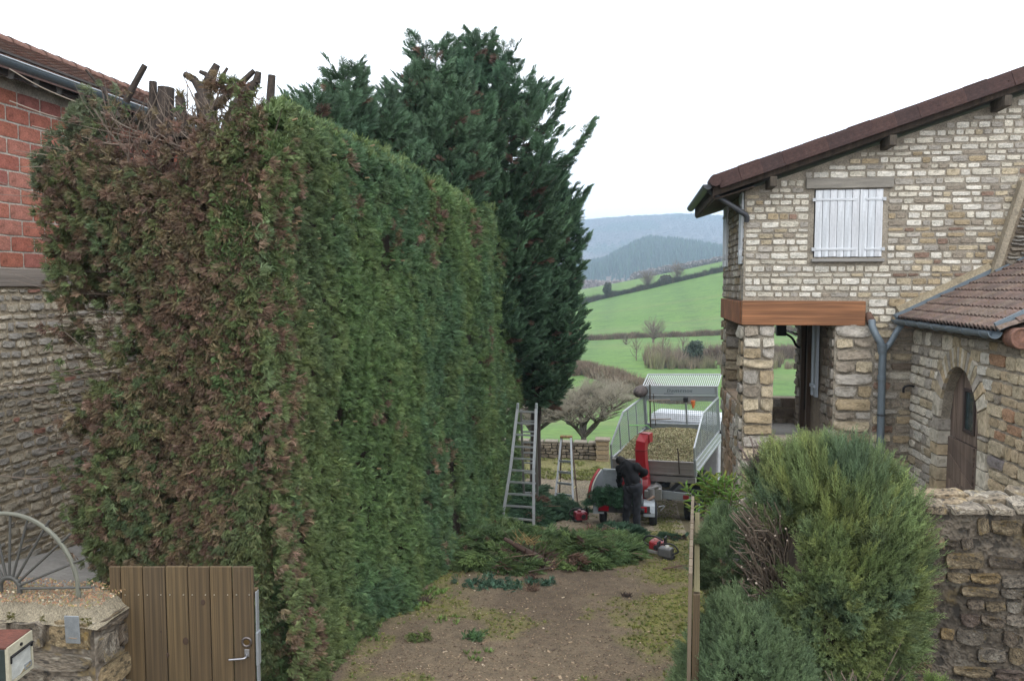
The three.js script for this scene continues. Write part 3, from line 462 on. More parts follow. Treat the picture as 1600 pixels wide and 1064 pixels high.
  part('flank_wall', slab(fl, 0.12).translate(0, 0, -12.86), M.mortarDark, t);
  part('flank_edge', beamGeo(V3(5.28, 6.08, -12.92), V3(5.66, 7.52, -12.92), 0.09, 0.15, ZF), std(L(0.42, 0.37, 0.29), { map: rep(T.mortar, 1.2), bumpMap: T.stoneBump, bumpScale: 0.01 }), t);
  list = list.concat(courses({ o: P(0, 0, 12.86), u: X, n: ZF, v0: 5.9, v1: 8.2, span: (v) => [v < 7.46 ? 5.34 + (v - 6.02) * 0.264 : 5.72 + (v - 7.46) * 0.46, 6.7], h: [0.05, 0.09], w: [0.14, 0.34], tones: (u, v, r) => pick([[2, dun], [2, brownS], [2, greyS], [0.4, ochre]], r).clone().multiplyScalar(0.5 + 0.25 * r()), seed: 51, geos: ROUGH, depth: 0.06 }));
  layStones(list, t);

  // ---- roof: slab, verge tiles, purlins, gutter
  const yTop = (x) => 7.66 + 0.337 * (x - 1.22), ang = Math.atan(0.337);
  part('roof', slab([[1.18, yTop(1.18) - 0.10], [8.6, yTop(8.6) - 0.10], [8.6, yTop(8.6) - 0.3], [1.18, yTop(1.18) - 0.3]], 3.7).translate(0, 0, -12.66), M.soffit, t);
  const r1 = rng(19);
  for (let i = 0; i < 22; i++) { // barge tiles: a flat face with a lip, each overlapping the next
    const l = 0.335, x = 1.25 + i * 0.3125, c = V3(x + 0.15, yTop(x + 0.15) - 0.10, -12.60), g = merge([rbox(l, 0.20, 0.03, 0.008, 0, -0.02, 0.03 + 0.006 * r1()), rbox(l, 0.035, 0.2, 0.012, 0, 0.085 + 0.012 * r1(), -0.06), bar(V3(0.1, -0.02, 0.045), V3(0.1, -0.02, 0.056), 0.008, 0.008, 6)]);
    g.applyMatrix4(new THREE.Matrix4().makeRotationZ(ang + (r1() - 0.5) * 0.02)); const m = part('barge_tile', g, M.verge[i % 3], t); m.position.copy(c); m.position.z += 0.004 * (i % 2);
  }
  for (let i = 0; i < 60; i++) part('tile_edge', rbox(0.12, 0.05, 0.3, 0.02, 1.3 + i * 0.11, yTop(1.3 + i * 0.11) - 0.055 + 0.02 * r1(), -12.8), M.verge[i % 3], t);
  part('barge_end', bar(V3(1.20, 7.57, -12.50), V3(1.20, 7.57, -12.9), 0.09, 0.09, 12), M.verge[0], t);
  for (const x of [2.05, 3.72, 5.25]) part('purlin', rbox(0.10, 0.15, 0.5, 0.01, x, yTop(x) - 0.40, -12.78), std(L(0.13, 0.11, 0.09), { map: T.wood }), t);
  const gut = []; for (let i = 0; i <= 10; i++) { const a = Math.PI + Math.PI * i / 10; gut.push([Math.cos(a) * 0.075, Math.sin(a) * 0.075]); } for (let i = 10; i >= 0; i--) { const a = Math.PI + Math.PI * i / 10; gut.push([Math.cos(a) * 0.068, Math.sin(a) * 0.068]); }
  const gt = part('gutter', slab(gut, 3.75).translate(1.10, 7.52, -12.62), M.zincDark, t);
  part('gutter_end', slab(gut.slice(0, 11), 0.01).translate(1.10, 7.52, -12.61), M.zincDark, gt);
  part('fascia', box(0.03, 0.2, 3.6, 1.20, 7.42, -14.5), M.soffit, t);
  part('eave_boards', box(0.62, 0.02, 3.55, 1.50, 7.40, -14.5, 0, 0, 0.30), M.soffit, t);
  part('downpipe', tube([V3(1.12, 7.47, -12.80), V3(1.20, 7.40, -12.82), V3(1.62, 7.13, -12.88), V3(1.72, 7.06, -12.92), V3(1.725, 6.98, -12.95)], 0.042, 24, 8), M.zincDark, t, 'short dark gutter outlet running to the wall corner');
}
// ---------------------------------------------------------------- the grey downpipe between the two buildings
{
  const t = thing('downpipe', 'blue grey zinc downpipe standing between the porch wall and the outbuilding', 'downpipe');
  part('pipe', merge([tube([V3(3.60, 5.46, -12.90), V3(3.60, 5.36, -12.87), V3(3.66, 5.22, -12.84), V3(3.745, 5.06, -12.84), V3(3.755, 4.7, -12.85), V3(3.765, 3.6, -12.85), V3(3.77, 1.9, -12.85)], 0.056, 40, 10), bar(V3(3.752, 4.62, -12.85), V3(3.753, 4.55, -12.85), 0.064, 0.064, 10), bar(V3(3.742, 5.1, -12.84), V3(3.75, 4.95, -12.845), 0.075, 0.06, 10)]), M.zinc, t);
  part('inlet', merge([bar(V3(3.60, 5.43, -12.92), V3(3.57, 5.56, -13.0), 0.065, 0.05, 10)]), std(L(0.2, 0.12, 0.09), { map: T.tile }), t);
  part('branch', tube([V3(4.02, 5.40, -12.86), V3(3.95, 5.3, -12.85), V3(3.86, 5.12, -12.85), V3(3.77, 5.0, -12.845)], 0.045, 12, 8), M.zinc, t);
  for (const y of [4.0, 3.0]) part('clip', bar(V3(3.765, y, -12.85), V3(3.765, y + 0.03, -12.85), 0.062, 0.062, 10), M.zincDark, t);
}
// ================================================================ outbuilding with the arched door, its wall running towards the camera
{
  const t = thing('stone_outbuilding', 'low stone outbuilding with arched brown door, tiled lean-to roof and grey gutter', 'outbuilding'), WX = 4.24;
  // wall in (d, y) with the arched opening; local x of the shape is d
  const AL = 10.48, AR = 11.8, C = 11.16, SP = 4.16, AP = 4.93;
  const arch = (grow, n = 12) => { const a = []; for (let i = 0; i <= n; i++) { const s = i / n * 2 - 1, e = Math.abs(s), y = SP + (AP + grow - SP) * Math.pow(1 - Math.pow(e, 2.1), 0.62); a.push([s < 0 ? C + s * (C - AL + grow) : C + s * (AR - C + grow), y]); } return a; };
  const hole = [[AL, 1.2], ...arch(0), [AR, 1.2]];
  const toWall = (g0) => { const g = g0.index ? g0.toNonIndexed() : g0; for (const k of Object.keys(g.attributes)) { const a = g.attributes[k], n = a.itemSize; for (let i = 0; i < a.count; i += 3) for (let c = 0; c < n; c++) { const p = (i + 1) * n + c, q = (i + 2) * n + c, t = a.array[p]; a.array[p] = a.array[q]; a.array[q] = t; } } return g.applyMatrix4(new THREE.Matrix4().makeBasis(V3(0, 0, -1), V3(0, 1, 0), V3(-1, 0, 0))).translate(WX, 0, 0); };  // shape x -> d, out of the wall -> -x
  part('wall', toWall(slab([[9.0, 0.8], [9.0, 5.36], [12.98, 5.36], [12.98, 0.8]], 0.42, [hole])), M.mortar, t);
  part('end_wall', box(3.6, 4.6, 0.4, WX + 2.23, 3.0, -9.22), M.mortar, t);
  const tones = (d, v, r) => d > 10.32 ? pick([[3, cream], [2, creamW], [1.6, greyS], [1, ochreL], [0.5, dun]], r).clone().multiplyScalar((v < 3.9 && d > 11.8 ? 0.74 : 0.8) + 0.22 * r()) : pick([[3, ochreL], [2, L(0.62, 0.5, 0.34)], [1.4, ochre], [1.2, L(0.52, 0.32, 0.2)], [0.8, dun], [0.35, L(0.3, 0.27, 0.27)]], r).clone().multiplyScalar(0.8 + 0.25 * r());
  const ringIn = (v, side) => { // outer edge of the ring at height v
    if (v >= AP + 0.28) return null; if (v <= SP) return side < 0 ? AL - 0.26 : AR + 0.26; const a = arch(0.27, 40); let best = null; for (const [d, y] of a) if (y >= v && (best === null || (side < 0 ? d < best : d > best))) best = d; return best; };
  const span1 = (v) => [8.9, ringIn(v, -1) ?? C], span2 = (v) => [ringIn(v, 1) ?? C, 12.98];
  let list = [];
  for (const [span, seed] of [[span1, 61], [span2, 62]]) list = list.concat(courses({ o: P(WX, 0, 0), u: ZB, n: NX, v0: 2.0, v1: 5.34, span, h: [0.11, 0.18], w: [0.18, 0.42], tones, seed, depth: 0.032, joint: 0.022 }));
  layStones(list, t, { most: 250 });
  // voussoirs and jamb stones, each with the depth of the reveal
  const rv = rng(66), a0 = arch(0, 22), a1 = arch(0.26, 22);
  const vMats = [ochreL, cream, L(0.66, 0.54, 0.36), greyS].map((c) => toneMat(c.clone().multiplyScalar(0.85)));
  const wedge = (q) => { const g = slab(q, 0.40); return toWall(g).translate(-0.035 - 0.012 * rv(), 0, 0); };
  for (let i = 0; i < 22; i++) { const g = 0.06, q = [[lerp(a0[i][0], a0[i + 1][0], g), lerp(a0[i][1], a0[i + 1][1], g) + 0.003], [lerp(a0[i][0], a0[i + 1][0], 1 - g), lerp(a0[i][1], a0[i + 1][1], 1 - g) + 0.003], [lerp(a1[i][0], a1[i + 1][0], 1 - g), lerp(a1[i][1], a1[i + 1][1], 1 - g)], [lerp(a1[i][0], a1[i + 1][0], g), lerp(a1[i][1], a1[i + 1][1], g)]]; part('voussoir', wedge(q), vMats[i % 4], t); }
  for (const [e, s] of [[AL, -1], [AR, 1]]) for (let y = 2.0; y < SP - 0.02;) { const h = Math.min(0.13 + 0.1 * rv(), SP - y), w = 0.2 + 0.1 * rv(); const x0 = e - s * (0.004 + 0.02 * rv()), x1 = e + s * w; part('jamb_stone', wedge([[Math.min(x0, x1), y], [Math.max(x0, x1), y], [Math.max(x0, x1), y + h - 0.018], [Math.min(x0, x1), y + h - 0.018]]), vMats[Math.floor(rv() * 4)], t); y += h; }
  // door set back in the arch, its boards slanting; a small window
  M.doorWood = [L(0.30, 0.235, 0.21), L(0.33, 0.26, 0.23), L(0.275, 0.215, 0.195)].map((c) => std(c, { map: rep(T.wood, 1.4, 0.6), roughness: 0.8 }));
  const dr = new THREE.Group(); dr.name = 'door'; t.add(dr);
  const clipArch = (d) => { const e = Math.abs(d < C ? (C - d) / (C - AL) : (d - C) / (AR - C)); return SP + (AP - SP) * Math.pow(Math.max(0, 1 - Math.pow(e, 2.1)), 0.62); };
  const nb = 12;
  for (let i = 0; i < nb; i++) { const x0 = lerp(AL, AR, i / nb) + 0.003, x1 = lerp(AL, AR, (i + 1) / nb) - 0.003; part('board', toWall(slab([[x0, 3.92], [x1, 3.92], [x1, clipArch(x1) - 0.01], [x0, clipArch(x0) - 0.01]], 0.03)).translate(0.12 + 0.002 * (i % 2), 0, 0), M.doorWood[i % 3], dr); }
  for (const [x0, x1, k] of [[AL, 10.93, 0], [10.94, AR, 1]]) { // lower leaves of slanting boards
    const n = 9; for (let i = 0; i < n; i++) { const y0 = 1.6 + i * 0.257, sl = 0.32, g = 0.004; part('board', toWall(slab([[x0, y0 + g], [x1, Math.min(3.91, y0 + sl + g)], [x1, Math.min(3.91, y0 + sl + 0.25)], [x0, Math.min(3.91, y0 + 0.25)]], 0.03)).translate(0.112 - 0.018 * k + 0.002 * (i % 2), 0, 0), M.doorWood[(i + k) % 3], dr); } }
  const wf = part('window_frame', toWall(slab([[10.96, 4.06], [11.32, 4.06], [11.32, 4.64], [10.96, 4.64]], 0.05, [[[11.0, 4.10], [11.28, 4.10], [11.28, 4.60], [11.0, 4.60]]])).translate(0.10, 0, 0), std(L(0.05, 0.035, 0.03)), dr);
  part('pane', toWall(slab([[11.0, 4.10], [11.28, 4.10], [11.28, 4.60], [11.0, 4.60]], 0.01)).translate(0.118, 0, 0), std(L(0.03, 0.045, 0.045), { roughness: 0.06 }), dr);
  part('back_panel', toWall(slab(hole, 0.03)).translate(0.20, 0, 0), M.iron, t);
  // iron hook on the wall
  part('hook', tube([V3(WX, 4.46, -12.86), V3(WX - 0.10, 4.47, -12.86), V3(WX - 0.16, 4.44, -12.86), V3(WX - 0.16, 4.36, -12.86)], 0.018, 10, 6), M.iron, t);
  // lean-to roof: single tiles, two rolls each
  const E0 = 4.02, EY = 5.475, SL = 0.51, ra = Math.atan(SL), rt = rng(71);
  const tileG = [0, 1, 2].map((k) => sheet(12, 3, (u, v) => { const w = 0.236, x = (v - 0.06) * 0.262, z = (u - 0.5) * w, roll = Math.pow(Math.abs(Math.sin(u * Math.PI * 2)), 0.8); return V3(x, 0.012 + 0.042 * roll + 0.026 * (1 - v) + 0.004 * Math.sin(k * 2 + v * 5), z); }, (p, u, v) => [u * 0.5 + k * 0.3, v * 0.5]));
  const lip = tileG.map((g) => g);  // thickness comes from the lip below
  const tileM = [L(0.225, 0.160, 0.135), L(0.26, 0.185, 0.155), L(0.20, 0.15, 0.13), L(0.25, 0.195, 0.16), L(0.28, 0.205, 0.165)].map((c) => std(c, { map: rep(T.tile, 1.3), bumpMap: T.stoneBump, bumpScale: 0.006, roughness: 0.95 }));
  const lipG = sheet(12, 1, (u, v) => V3(-0.016, 0.012 + 0.042 * Math.pow(Math.abs(Math.sin(u * Math.PI * 2)), 0.8) + 0.026 - 0.034 * v, (u - 0.5) * 0.236));
  const both = tileG.map((g) => merge([g, lipG.clone()]));
  for (let j = 0; j < 14; j++) for (let i = 0; i < 15; i++) { const d = 9.62 + i * 0.236 + 0.003 * rt(), x = E0 + Math.cos(ra) * 0.222 * j; if (d > 12.82 && x > 5.1) continue; const m = part('roof_tile', both[Math.floor(rt() * 3)], tileM[Math.floor(rt() * 5)], t); m.position.set(x, EY + SL * (x - E0) + 0.004 * rt(), -d); m.rotation.z = ra + (rt() - 0.5) * 0.015; m.rotation.y = (rt() - 0.5) * 0.02; }
  part('roof_deck', slab([[E0 + 0.06, EY - 0.01], [E0 + 3.6, EY - 0.01 + SL * 3.54], [E0 + 3.6, EY - 0.12 + SL * 3.54], [E0 + 0.06, EY - 0.1]], 3.46).translate(0, 0, -9.5), M.soffit, t);
  // lead flashing up the gable wall and at the near verge
  part('flashing', merge([beamGeo(V3(3.95, 5.50, -12.965), V3(5.30, 6.19, -12.965), 0.10, 0.03, ZF), beamGeo(V3(3.95, 5.53, -12.93), V3(5.30, 6.22, -12.93), 0.06, 0.03, ZF)]), M.zinc, t);
  part('flashing', merge([beamGeo(V3(5.30, 6.17, -12.82), V3(6.4, 6.73, -12.82), 0.10, 0.04, ZF)]), M.zinc, t);
  part('fillet', beamGeo(V3(3.98, 5.62, -12.97), V3(5.26, 6.28, -12.97), 0.09, 0.10, ZF), std(L(0.50, 0.43, 0.31), { map: rep(T.mortar, 1.2), bumpMap: T.stoneBump, bumpScale: 0.01 }), t);
  part('flashing', beamGeo(V3(3.99, 5.53, -9.60), V3(6.2, 6.66, -9.60), 0.10, 0.04, ZF), M.zinc, t);
  const gut = []; for (let i = 0; i <= 10; i++) { const a = Math.PI + Math.PI * i / 10; gut.push([Math.cos(a) * 0.075, Math.sin(a) * 0.075]); } for (let i = 10; i >= 0; i--) { const a = Math.PI + Math.PI * i / 10; gut.push([Math.cos(a) * 0.067, Math.sin(a) * 0.067]); }
  const g2 = part('gutter', slab(gut, 3.4).translate(3.975, 5.475, -9.58), M.zinc, t);
  for (let d = 9.8; d < 12.9; d += 0.5) part('bracket', slab([...gut.slice(0, 11).map(([x, y]) => [x * 1.12, y * 1.12])], 0.03).translate(3.975, 5.475, -d), M.zinc, g2);
  part('end_tile', (() => { const g = merge([new THREE.CylinderGeometry(0.115, 0.115, 0.22, 18, 1), new THREE.TorusGeometry(0.108, 0.014, 6, 20).rotateX(Math.PI / 2).translate(0, 0.11, 0)]); return g.rotateX(Math.PI / 2).translate(4.18, 5.415, -9.52); })(), std(L(0.30, 0.16, 0.115), { map: rep(T.tile, 1), roughness: 0.9 }), t, 'round terracotta ridge tile end beside the gutter');
}
// ================================================================ brick house on the left
{
  const t = thing('brick_house', 'red brick house on old rubble stone base at the left with zinc gutter', 'house'), WX = -8;
  M.concreteBand = std(L(0.40, 0.34, 0.29), { map: rep(T.plaster, 0.6), bumpMap: T.stoneBump, bumpScale: 0.006 });
  part('wall', merge([box(0.3, 2.6, 12, WX - 0.16, 7.5, -10.5)]), std(L(0.74, 0.68, 0.61), { map: rep(T.mortar, 1.4), bumpMap: rep(T.mortar, 1.4), bumpScale: 0.008 }), t);
  part('concrete_band', rbox(0.36, 0.24, 12, 0.01, WX - 0.165, 6.095, -10.5), M.concreteBand, t);
  part('base_wall', box(0.5, 5.4, 12, WX - 0.27, 3.28, -10.5), std(L(0.60, 0.52, 0.40), { map: rep(T.mortar, 1.2), bumpMap: rep(T.mortar, 1.2), bumpScale: 0.012 }), t);
  // bricks, every one its own
  const r = rng(91), bm = [];
  for (let k = 0; k < 9; k++) bm.push(std([L(0.52, 0.18, 0.125), L(0.57, 0.215, 0.15), L(0.48, 0.165, 0.12), L(0.55, 0.225, 0.165), L(0.50, 0.19, 0.15), L(0.60, 0.24, 0.165), L(0.44, 0.165, 0.135), L(0.53, 0.19, 0.125), L(0.57, 0.245, 0.185)][k], { map: rep(T.stone, 1.5), bumpMap: T.stoneBump, bumpScale: 0.006, roughness: 0.9 }));
  const mats = []; 
  for (let j = 0; j < 12; j++) for (let i = 0; i < 26; i++) { const d = 6.9 + i * 0.41 + (j % 2) * 0.205, y = 6.222 + 0.1 + j * 0.209; if (d > 15.5 || y > 8.62) continue; const m = new THREE.Mesh(BRICKS[Math.floor(r() * 4)], bm[Math.floor(r() * 9)]); m.name = 'brick'; m.castShadow = m.receiveShadow = true; stoneMatrix({ p: P(WX - 0.006, y, d), n: X, rot: (r() - 0.5) * 0.006, w: 0.385, h: 0.184, dz: 0.006 }).decompose(m.position, m.quaternion, m.scale); t.add(m); mats.push(m); }
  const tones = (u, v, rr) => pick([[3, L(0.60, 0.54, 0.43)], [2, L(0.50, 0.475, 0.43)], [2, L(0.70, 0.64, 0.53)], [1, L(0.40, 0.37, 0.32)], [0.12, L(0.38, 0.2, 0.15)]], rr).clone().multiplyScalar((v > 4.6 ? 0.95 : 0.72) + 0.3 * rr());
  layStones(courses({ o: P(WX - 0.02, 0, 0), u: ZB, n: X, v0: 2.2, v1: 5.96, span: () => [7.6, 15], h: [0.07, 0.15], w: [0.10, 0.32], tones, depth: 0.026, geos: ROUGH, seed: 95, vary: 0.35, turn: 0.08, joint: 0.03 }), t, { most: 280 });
  // roof
  const SL = 0.475, x0 = -7.52, y0 = 8.74, rx = -9.75;
  part('rafter_board', box(0.03, 0.2, 9, -7.66, 8.66, -10.9), std(L(0.055, 0.045, 0.04)), t);
  for (let d = 8.2; d < 15; d += 0.42) part('rafter', beamGeo(V3(-7.62, 8.58, -d), V3(-8.1, 8.80, -d), 0.07, 0.1), std(L(0.16, 0.15, 0.14)), t);
  part('soffit', beamGeo(V3(-7.8, 8.80, -6.5), V3(-7.8, 8.80, -15.2), 0.55, 0.03), std(L(0.06, 0.05, 0.045)), t);
  part('roof', slab([[x0, y0], [rx, y0 + SL * (x0 - rx)], [rx, y0 - 0.2 + SL * (x0 - rx)], [x0, y0 - 0.14]], 10).translate(0, 0, -5.5), std(L(0.15, 0.09, 0.075)), t);
  part('roof', slab([[rx, y0 + SL * (x0 - rx) - 0.02], [-13, y0 - 0.4], [-13, y0 - 0.6], [rx, y0 + SL * (x0 - rx) - 0.22]], 10).translate(0, 0, -5.5), std(L(0.15, 0.09, 0.075)), t);
  const tg = sheet(5, 2, (u, v) => V3(-(v - 0.1) * 0.19, 0.006 + 0.02 * (1 - v) + 0.004 * Math.sin(u * 3), (u - 0.5) * 0.168), (p, u, v) => [u * 0.4, v * 0.4]), lg = sheet(2, 1, (u, v) => V3(0.019, 0.026 - 0.026 * v, (u - 0.5) * 0.168)), tg2 = merge([tg, lg]);
  const cols = [L(0.26, 0.135, 0.10), L(0.30, 0.17, 0.125), L(0.22, 0.13, 0.105), L(0.28, 0.19, 0.15)], items = [], ra = -Math.atan(SL);
  for (let j = 0; j < 15; j++) for (let i = 0; i < 48; i++) { const d = 7.2 + i * 0.17 + (j % 2) * 0.085, x = x0 - 0.155 * j; items.push({ p: P(x, y0 + SL * (x0 - x) + 0.004 * r(), d), q: new THREE.Quaternion().setFromEuler(new THREE.Euler((r() - 0.5) * 0.03, 0, ra + (r() - 0.5) * 0.03)), s: 1, c: cols[Math.floor(r() * 4)].clone().multiplyScalar(0.75 + 0.4 * r()) }); }
  scatter('roof_tiles', [tg2], std(L(1, 1, 1), { map: rep(T.tile, 2), roughness: 0.95 }), items, t);
  for (let d = 7; d < 15.3; d += 0.36) part('ridge_tile', (() => { const g = new THREE.CylinderGeometry(0.12, 0.135, 0.385, 10, 1, true, -Math.PI / 2, Math.PI); return g.rotateX(-Math.PI / 2).rotateZ(0).translate(rx, y0 + SL * (x0 - rx) - 0.05, -d); })(), std(L(0.30, 0.16, 0.12), { map: T.tile }), t);
  const gut = []; for (let i = 0; i <= 10; i++) { const a = Math.PI + Math.PI * i / 10; gut.push([Math.cos(a) * 0.085, Math.sin(a) * 0.085]); } for (let i = 10; i >= 0; i--) { const a = Math.PI + Math.PI * i / 10; gut.push([Math.cos(a) * 0.078, Math.sin(a) * 0.078]); }
  const gg = part('gutter', slab(gut, 9.2).translate(-7.54, 8.71, -6), std(L(0.15, 0.18, 0.20), { map: rep(T.metal, 1), roughness: 0.45, metalness: 0.3 }), t);
  part('gutter_lip', bar(V3(-7.455, 8.715, -6), V3(-7.455, 8.715, -15.2), 0.012, 0.012, 6), std(L(0.42, 0.45, 0.47), { roughness: 0.4, metalness: 0.4 }), gg);
  for (const m of mats) if (m.position.z > -7.2) t.remove(m);
}
// ================================================================ foliage pieces
function tri(pos, col, a, b, c, q) { pos.push(a.x, a.y, a.z, b.x, b.y, b.z, c.x, c.y, c.z); for (let i = 0; i < 3; i++) col.push(q[0], q[1], q[2]); }
function leafGeo(build) { const pos = [], col = []; build(pos, col); const g = new THREE.BufferGeometry(); g.setAttribute('position', new THREE.Float32BufferAttribute(pos, 3)); g.setAttribute('color', new THREE.Float32BufferAttribute(col, 3)); g.computeVertexNormals(); return g; }
// a kite-shaped sliver from a along dir, its flat side given by n
function sliver(pos, col, a, dir, n, len, w, q, bend = 0) {
  const side = dir.clone().cross(n).normalize(), m = a.clone().addScaledVector(dir, len * 0.45).addScaledVector(n, bend * len * 0.12), e = a.clone().addScaledVector(dir, len).addScaledVector(n, -bend * len * 0.25);
  const l = m.clone().addScaledVector(side, w * 0.5), r = m.clone().addScaledVector(side, -w * 0.5);
  tri(pos, col, a, l, e, q); tri(pos, col, a, e, r, q);
}
// flat feathery cypress spray along dir
function spray(pos, col, r, a, dir, n, len, q0, pairs = 5) {
  const side = dir.clone().cross(n).normalize(), nn = side.clone().cross(dir).normalize();
  sliver(pos, col, a, dir, nn, len, len * 0.05, q0, 0.6);
  for (let i = 0; i < pairs * 2; i++) {
    const t = 0.12 + 0.8 * (i / (pairs * 2)), s = i % 2 ? 1 : -1, l = len * (0.52 * (1 - t) + 0.14) * (0.8 + 0.4 * r()), ang = 0.65 + 0.3 * r(), f = 0.82 + 0.36 * r(), q = q0.map((x) => x * f);
    const p = a.clone().addScaledVector(dir, len * t).addScaledVector(nn, 0.6 * len * (0.12 * t - 0.3 * t * t)), dd = dir.clone().multiplyScalar(Math.cos(ang)).addScaledVector(side, s * Math.sin(ang)).addScaledVector(nn, (r() - 0.6) * 0.35).normalize();
    sliver(pos, col, p, dd, nn, l, l * 0.155, q, 0.7);
    for (const k of [0.35, 0.6]) { const p2 = p.clone().addScaledVector(dd, l * k), s2 = r() < 0.5 ? 1 : -1, d2 = dd.clone().multiplyScalar(0.75).addScaledVector(dir, 0.5).addScaledVector(side.clone(), s2 * 0.25).addScaledVector(nn, (r() - 0.6) * 0.4).normalize(); sliver(pos, col, p2, d2, nn, l * 0.55, l * 0.12, q, 0.6); }
  }
}
// a clump: several sprays fanning round +Y
function clump(seed, n, { cone = 0.9, droop = 0.3, len = [0.7, 1.1], pairs = 4 } = {}) {
  return leafGeo((pos, col) => { const r = rng(seed); for (let i = 0; i < n; i++) { const az = r() * 6.283, t = cone * Math.sqrt(r()), d = V3(Math.sin(t) * Math.cos(az), Math.cos(t), Math.sin(t) * Math.sin(az)).normalize(), nrm = V3(r() - 0.5, r() - 0.5, r() - 0.5).cross(d).normalize(), f = 0.78 + 0.44 * r(); spray(pos, col, r, V3((r() - 0.5) * 0.5, -0.1 + 0.2 * r(), (r() - 0.5) * 0.5), d, nrm, lerp(len[0], len[1], r()), [f * (0.96 + 0.1 * r()), f, f * (0.92 + 0.14 * r())], pairs); } });
}
const CYP = [1, 2, 3, 4, 5, 6].map((s) => clump(s * 31, 6));
// long plume for the big conifers: a drooping axis with sprays on both sides and up
function plume(seed) {
  return leafGeo((pos, col) => { const r = rng(seed); for (let i = 0; i < 9; i++) { const t = i / 9, s = i % 2 ? 1 : -1, a = V3(0, t * 0.8, -0.1 * t * t), d = V3(s * (0.75 - 0.5 * t) * (0.7 + 0.5 * r()), 0.75 + 0.3 * t, (r() - 0.35) * 0.7).normalize(), f = 0.78 + 0.44 * r(); spray(pos, col, r, a, d, V3(0.2 * (r() - 0.5), 0.3 * (r() - 0.5), 1).normalize(), 0.42 + 0.2 * r(), [f, f, f], 4); } });
}
const PLUME = [1, 2, 3, 4, 5].map((s) => plume(s * 57));
// juniper plume: a stem set with short pointed side shoots all round
function juniper(seed) {
  return leafGeo((pos, col) => { const r = rng(seed); for (let k = 0; k < 4; k++) { const a0 = V3((r() - 0.5) * 0.35, 0.1 * r(), (r() - 0.5) * 0.35), dir = V3((r() - 0.5) * 0.8, 1, (r() - 0.5) * 0.8).normalize(), L0 = 0.65 + 0.45 * r(), f0 = 0.8 + 0.4 * r();
    for (let i = 0; i < 20; i++) { const t = i / 20, az = i * 2.4 + r(), out = V3(Math.cos(az), 0, Math.sin(az)), d = dir.clone().multiplyScalar(0.75).addScaledVector(out, 0.8 * (1 - 0.5 * t)).normalize(), l = (0.26 - 0.14 * t) * (0.7 + 0.6 * r()), f = f0 * (0.85 + 0.3 * r()), n = out.clone().cross(dir).cross(d).normalize(); sliver(pos, col, a0.clone().addScaledVector(dir, L0 * t), d, n, l, l * 0.24, [f, f, f], 0.4); sliver(pos, col, a0.clone().addScaledVector(dir, L0 * t), d, out.clone().cross(dir).normalize(), l * 0.9, l * 0.2, [f, f, f], 0.2); } } });
}
const JUN = [1, 2, 3, 4, 5].map((s) => juniper(s * 91));
M.leaf = leafMat({ roughness: 0.7 });
M.bark = std(L(0.085, 0.062, 0.048), { map: rep(T.bark, 3, 1), bumpMap: T.bark, bumpScale: 0.01 });
M.barkRed = std(L(0.13, 0.075, 0.055), { map: rep(T.bark, 3, 1) });
M.cut = std(L(0.55, 0.43, 0.27), { map: T.wood });
M.twig = std(L(0.17, 0.13, 0.10)); M.core = std(L(0.12, 0.09, 0.066), { map: rep(T.bark, 2) });

